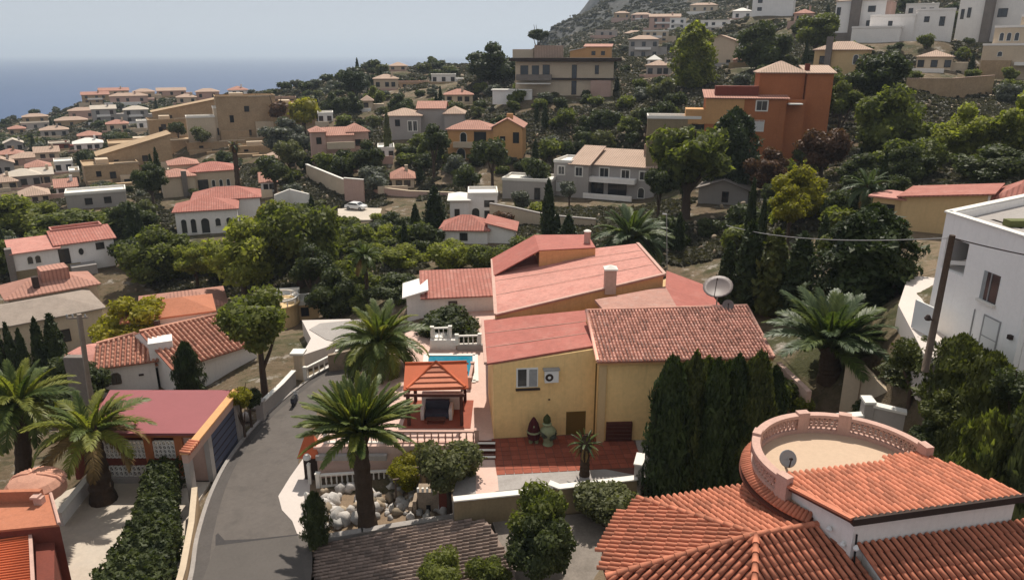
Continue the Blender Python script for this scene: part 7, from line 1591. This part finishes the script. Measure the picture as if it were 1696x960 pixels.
T('cypress', 248, 260, 258, 300, 170, 'leaf_cypress', 'slim cypress left of the cream villa, shorter one')
T('round', 840, 880, 310, 345, 130, 'leaf_grey', 'grey dome shrub before the flat-roofed annex', 'shrub', 'shrub')
T('round', 926, 960, 296, 336, 138, 'leaf_grey', 'silvery olive bush before the grey villa', 'bush', 'bush')
T('round', 785, 846, 225, 300, 152, 'leaf_dark', 'dark tree beside the peach villa gable')
T('round', 750, 800, 268, 330, 146, 'leaf_dark', 'dark tree below the arched porch of the peach villa')
T('round', 860, 915, 250, 310, 150, 'leaf_dark', 'dark bush above the flat-roofed annex', 'bush', 'bush')
T('round', 812, 850, 348, 385, 118, 'leaf_rust', 'dark red-brown round bush before the fence wall', 'bush', 'bush')
T('round', 440, 480, 160, 186, 226, 'leaf_rust', 'rust-coloured brush on top of the wide tan building', 'shrub', 'shrub')
T('round', 475, 530, 158, 186, 228, 'leaf_yellow', 'ochre brush along the top edge of the wide tan building', 'shrub', 'shrub')
T('round', 410, 445, 158, 180, 236, 'leaf_rust', 'reddish brush behind the tall tan building', 'shrub', 'shrub')
T('round', 318, 352, 205, 236, 222, 'leaf_olive', 'olive bush in the opening of the stepped tan building', 'bush', 'bush')
T('round', 282, 310, 200, 228, 232, 'leaf_dark', 'dark bush in the recess of the tan terraces', 'bush', 'bush')
T('big', 1460, 1540, 235, 330, 100, 'leaf_dark', 'dark spreading bush beside the dark palm', 'bush', 'bush')
T('big', 1560, 1700, 235, 320, 96, 'leaf_dark', 'dark low trees behind the pink hipped roof of the peach house')
T('near', 1400, 1470, 662, 720, 49, 'leaf_dark', 'dark shrub just behind the round roof terrace', 'shrub', 'shrub')
T('near', 1500, 1570, 690, 765, 42, 'leaf_dark', 'dark shrub at the end post of the curved balustrade', 'shrub', 'shrub')
# hedge by the drive
hp = [(-25.4, 47.2, 1.0), (-24.6, 44, 1.05), (-23.2, 41, 1.25), (-22.4, 38, 1.6), (-21.9, 35, 1.9), (-21.6, 32, 2.0)]
rg = np.random.default_rng(77); C_, N_ = [], []
for k in range(15000):
    f = rg.uniform(0, len(hp) - 1.001); i = int(f); a = np.array(hp[i]) + (np.array(hp[i + 1]) - np.array(hp[i])) * (f - i)
    s = rg.random(); h_ = 2.3; x = a[2] * (1 + .12 * math.sin(a[1] * 3.1))
    if s < .45: q_ = (a[0] + rg.uniform(-1, 1) * x, a[1], -3 + h_ * (1 + .05 * math.sin(a[1] * 4 + a[0] * 3))); nn_ = (0, 0, 1)
    elif s < .75: q_ = (a[0] - x * rg.uniform(.9, 1.05), a[1], -3 + rg.uniform(0, h_)); nn_ = (-1, 0, .3)
    else: q_ = (a[0] + x * rg.uniform(.9, 1.05), a[1], -3 + rg.uniform(0, h_)); nn_ = (1, 0, .3)
    lump = .22 * math.sin(q_[0] * 5.3 + q_[1] * 2.1) * math.sin(q_[1] * 4.7) + rg.normal(0, .05)
    C_.append(np.array(q_) + np.array(nn_) * lump); N_.append(nn_)
V, Fq = leaf_quads(rg, np.array(C_), np.array(N_, float), .15)
hd = thing('hedge', 'thick clipped green hedge along the concrete driveway', 'hedge', (-23, 40, -3)); V = V - np.array([-23, 40, -3])
h1 = mk('foliage', np_mesh('foliage', V, Fq, 'leaf_dark'), hd)
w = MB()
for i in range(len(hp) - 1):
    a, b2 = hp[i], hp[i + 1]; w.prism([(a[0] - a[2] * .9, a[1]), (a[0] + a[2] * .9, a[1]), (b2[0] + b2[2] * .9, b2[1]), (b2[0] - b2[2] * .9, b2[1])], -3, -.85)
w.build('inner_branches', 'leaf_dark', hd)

# ------------------------------------------------------------------ filler vegetation on the slopes
boxes = []
for h in HS:
    ca, sa = math.cos(h['rz']), math.sin(h['rz']); P3 = []
    for bl in h['blocks']:
        for lx in bl[:2]:
            for ly in bl[2:4]:
                for lz in (0.3, bl[4] + bl[7]): P3.append(proj((h['p'].x + ca * lx - sa * ly, h['p'].y + sa * lx + ca * ly, h['p'].z + lz)))
    P3 = np.array(P3); boxes.append((P3[:, 0].min(), P3[:, 0].max(), P3[:, 1].min(), P3[:, 1].max(), P3[:, 2].mean(), h))
boxes += [(560, 760, 300, 366, 145, None), (810, 990, 340, 395, 118, None), (1490, 1645, 125, 165, 165, None), (500, 610, 285, 340, 155, None)]
def blocked(px, py, rpx, hpx, dep):
    for (a, b2, c, d, t, h) in boxes:
        if px + rpx * .75 > a and px - rpx * .75 < b2 and py > c + 2 and py - hpx < d - (d - c) * .25:
            if dep < t + 3: return True
            if abs(dep - t) < 12 and py > c + 4: return True
    return False
near_ok = lambda p: not (-36 < p.x < 33 and p.y < 82)
rg = random.Random(21); cnt = 0; PL = [dict(p=q['loc'], r=q['r']) for q in TREES]
REG = [(0, 330, 200, 330, 110, 'far'), (0, 260, 300, 470, 30, 'mid'), (250, 530, 160, 300, 40, 'far'), (420, 760, 170, 310, 50, 'mid'), (740, 1120, 150, 310, 66, 'mid'), (900, 1330, 5, 150, 55, 'far'), (1330, 1696, 20, 180, 64, 'mid'), (1100, 1480, 270, 430, 34, 'near'), (560, 930, 350, 440, 30, 'near'), (250, 620, 420, 540, 26, 'near'), (480, 760, 260, 400, 30, 'mid'), (0, 480, 152, 215, 50, 'far'), (480, 760, 100, 165, 60, 'far')]
FILL = []
for (x0, x1, y0, y1, n, kd) in REG:
    k = tries = 0
    while k < n and tries < n * 30:
        tries += 1; px, py = rg.uniform(x0, x1), rg.uniform(y0, y1); p = ground(px, py)
        if p is None or not near_ok(p): continue
        dep = proj(p)[2]
        if dep > 560: continue
        r = rg.uniform(1.4, 3.2) * (1.15 if dep > 230 else 1); h = r * rg.uniform(1.2, 1.9); kind = 'round'
        if rg.random() < .12: kind = 'cypress'; r = rg.uniform(.6, .9); h = rg.uniform(4, 7.5)
        rp, hpx = r * FPX / dep, h * FPX / dep
        if blocked(px, py, rp, hpx, dep): continue
        if any((q['p'] - p).length < (q['r'] + r) * .62 for q in PL): continue
        mt = rg.choice({'far': ['leaf_dark', 'leaf_dark', 'leaf_olive', 'leaf_grey', 'leaf_grey'], 'mid': ['leaf_dark', 'leaf_mid', 'leaf_mid', 'leaf_olive', 'leaf_grey', 'leaf_dark'], 'near': ['leaf_dark', 'leaf_mid', 'leaf_mid', 'leaf_light', 'leaf_dark']}[kd])
        if kind == 'cypress': mt = 'leaf_cypress'
        kk = 'small' if (dep > 260 and kind == 'round') else kind
        tree(kk, p - Vz * .15, h, r, mt, None, 'cypress_tree' if kind == 'cypress' else ('shrub' if r < 2.2 else 'leafy_tree'), 'tree' if kind == 'cypress' or r >= 2.2 else 'shrub')
        FILL.append(TREES[-1]); PL.append(dict(p=p, r=r)); k += 1
# labels of the filler plants: look and nearest landmark
TONE = {'leaf_dark': 'dark green', 'leaf_mid': 'green', 'leaf_olive': 'olive', 'leaf_grey': 'grey-green', 'leaf_light': 'light green', 'leaf_cypress': 'dark', 'leaf_cypress_warm': 'brownish', 'leaf_rust': 'rusty', 'leaf_yellow': 'yellowish'}
SHORT = {}
for h in HS:
    ws_ = h['label'].replace(',', '').split(' '); cut = len(ws_)
    for i, x_ in enumerate(ws_):
        if i > 2 and x_ in ('with', 'on', 'under', 'beside', 'below', 'above', 'in', 'behind', 'among', 'by', 'at', 'high', 'near', 'and', 'next', 'between', 'half', 'just', 'set', 'amid'): cut = i; break
    SHORT[id(h)] = ' '.join(ws_[:min(cut, 5)])
used = {}
for q in FILL:
    px, py, dep = proj(q['loc'] + Vz * q['h'] * .5); best = None
    for (a, b2, c, d, t, h) in boxes:
        if h is None: continue
        dx = max(a - px, 0, px - b2); dy = max(c - py, 0, py - d); dd = math.hypot(dx, dy) + abs(dep - t) * .25
        if best is None or dd < best[0]: best = (dd, dx, dy, dep - t, h, px < (a + b2) / 2)
    dd, dx, dy, dt, h, left = best
    rel = ('behind' if dt > 4 else 'in front of') if dx < 3 else ('just left of' if left else 'just right of')
    if dd > 45: rel = {'behind': 'well behind', 'in front of': 'well in front of', 'just left of': 'some way left of', 'just right of': 'some way right of'}[rel]
    size = 'small' if q['h'] < 3 else ('tall' if q['h'] > 5.2 else 'medium')
    kind = 'pencil cypress' if q['kind'] == 'cypress' else ('rounded shrub' if q['r'] < 2.2 else 'rounded tree')
    lb = '%s %s %s %s the %s' % (size, TONE[q['mat']], kind, rel, SHORT[id(h)])
    used.setdefault(lb, []).append(q)
for lb, qs in used.items():
    qs.sort(key=lambda q: proj(q['loc'])[0])
    n_ = len(qs); pre = {1: [''], 2: ['leftmost ', 'rightmost '], 3: ['leftmost ', 'middle ', 'rightmost ']}.get(n_) or ['leftmost '] + [x_ + ' leftmost ' for x_ in ('second', 'third', 'fourth', 'fifth', 'sixth', 'seventh', 'eighth', 'ninth', 'tenth', 'eleventh', 'twelfth')][:n_ - 2] + ['rightmost ']
    for i, q in enumerate(qs): q['o']['label'] = pre[min(i, len(pre) - 1)] + lb
# ------------------------------------------------------------------ low scrub as one mass
SB = crown_mesh('scrub_bush', rblobs(500, 4, flat=.7), 110, .34, 'scrub_leaf', 501, core=.62)
rg2 = np.random.default_rng(9); pts, scs = [], []
n = 95000
thp = rg2.uniform(R(-36), R(36), n); rp_ = np.exp(rg2.uniform(math.log(95), math.log(820), n)); sxp, syp = np.sin(thp) * rp_, np.cos(thp) * rp_
szp = gz(sxp, syp); keep = ~((sxp > -38) & (sxp < 34) & (syp < 82)) & (szp > -40)
for h in HS:
    ca, sa = math.cos(h['rz']), math.sin(h['rz']); dx, dy = sxp - h['p'].x, syp - h['p'].y; lx, ly = ca * dx + sa * dy, -sa * dx + ca * dy
    w0 = min(b[0] for b in h['blocks']); w1 = max(b[1] for b in h['blocks']); d1 = max(b[3] for b in h['blocks'])
    keep &= ~((lx > w0 - 1) & (lx < w1 + 1) & (ly > -13) & (ly < d1 + 1))
rdx = np.array([[p.x, p.y] for p in rd]); keep &= ~((sxp > rdx[:, 0].min() - 1) & (sxp < rdx[:, 0].max() + 1) & (syp > rdx[:, 1].min() - 8) & (syp < rdx[:, 1].max() + 1))
dens = vnoise(sxp, syp, 31.) + vnoise(sxp, syp, 11.) * .6; keep &= dens > -.42
sxp, syp, szp = sxp[keep], syp[keep], szp[keep]
szp = szp + np.clip((syp - 150) / 200, 0, 1) * (vnoise(sxp, syp, 9.) * 1.0 + vnoise(sxp, syp, 23.) * 1.4) + np.clip((syp - 480) / 150, 0, 1) * (vnoise(sxp, syp, 40.) * 7 + vnoise(sxp, syp, 14.) * 4)
sc_ = rg2.uniform(.45, 1.25, len(sxp)) * (1 + np.clip((syp - 170) / 400, 0, 1) * 1.3)
pm = D.meshes.new('scrub'); pm.vertices.add(len(sxp)); pm.vertices.foreach_set('co', np.stack([sxp, syp, szp + .1], -1).astype(np.float32).ravel())
at1 = pm.attributes.new('scl', 'FLOAT', 'POINT'); at1.data.foreach_set('value', sc_.astype(np.float32))
at2 = pm.attributes.new('rot', 'FLOAT_VECTOR', 'POINT'); at2.data.foreach_set('vector', np.stack([sc_ * 0, sc_ * 0, rg2.uniform(0, 6.28, len(sc_))], -1).astype(np.float32).ravel())
scr = tag(mk('scrub', pm), 'low dry scrub covering the hillsides', 'scrub', kind='stuff')
bo = D.objects.new('scrub_bush', SB)
ng = D.node_groups.new('scatter', 'GeometryNodeTree'); ng.interface.new_socket('Geometry', in_out='INPUT', socket_type='NodeSocketGeometry'); ng.interface.new_socket('Geometry', in_out='OUTPUT', socket_type='NodeSocketGeometry')
gi, go = ng.nodes.new('NodeGroupInput'), ng.nodes.new('NodeGroupOutput'); ip = ng.nodes.new('GeometryNodeInstanceOnPoints'); oi = ng.nodes.new('GeometryNodeObjectInfo'); oi.inputs[0].default_value = bo
na1 = ng.nodes.new('GeometryNodeInputNamedAttribute'); na1.data_type = 'FLOAT'; na1.inputs[0].default_value = 'scl'
na2 = ng.nodes.new('GeometryNodeInputNamedAttribute'); na2.data_type = 'FLOAT_VECTOR'; na2.inputs[0].default_value = 'rot'
ng.links.new(gi.outputs[0], ip.inputs['Points']); ng.links.new(oi.outputs['Geometry'], ip.inputs['Instance']); ng.links.new(na1.outputs[0], ip.inputs['Scale']); ng.links.new(na2.outputs[0], ip.inputs['Rotation']); ng.links.new(ip.outputs[0], go.inputs[0])
md = scr.modifiers.new('scatter', 'NODES'); md.node_group = ng
# pale loose rocks on the slopes, the same way
sel = rg2.random(len(sxp)) < .12; jx, jy = sxp[sel] + rg2.normal(0, 1.6, sel.sum()), syp[sel] + rg2.normal(0, 1.6, sel.sum())
pm2 = D.meshes.new('loose_rocks'); pm2.vertices.add(len(jx)); pm2.vertices.foreach_set('co', np.stack([jx, jy, szp[sel] + .1], -1).astype(np.float32).ravel())
q1_ = pm2.attributes.new('scl', 'FLOAT', 'POINT'); q1_.data.foreach_set('value', (rg2.uniform(.12, .42, len(jx)) * (1 + 1.6 * np.clip((jy - 150) / 250, 0, 1))).astype(np.float32))
q2_ = pm2.attributes.new('rot', 'FLOAT_VECTOR', 'POINT'); q2_.data.foreach_set('vector', rg2.uniform(0, 6.28, (len(jx), 3)).astype(np.float32).ravel())
lr = tag(mk('loose_rocks', pm2), 'pale loose rocks strewn over the dry slopes', 'rocks', kind='stuff')
ro_ = D.objects.new('loose_rock', np_mesh('loose_rock', ico()[0] * np.array([1.2, .9, .5]), np.zeros((0, 4)), 'rock_tan', False, ico()[1]))
ng2 = ng.copy(); [setattr(n_.inputs[0], 'default_value', ro_) for n_ in ng2.nodes if n_.bl_idname == 'GeometryNodeObjectInfo']
md2 = lr.modifiers.new('scatter', 'NODES'); md2.node_group = ng2
# ------------------------------------------------------------------ hazy air
m, nt = new_mat('haze_air')
pv = N(nt, 'ShaderNodeVolumePrincipled'); pv.inputs['Color'].default_value = (.72, .84, 1.0, 1); pv.inputs['Density'].default_value = HAZE; pv.inputs['Anisotropy'].default_value = .2
o = N(nt, 'ShaderNodeOutputMaterial'); nt.links.new(pv.outputs[0], o.inputs['Volume'])
hz = MB(); hz.box(-42000, 42000, -3000, 52000, -80, 260); tag(hz.build('haze', 'haze_air'), 'thin bluish sea haze over the whole valley', 'haze', kind='stuff')
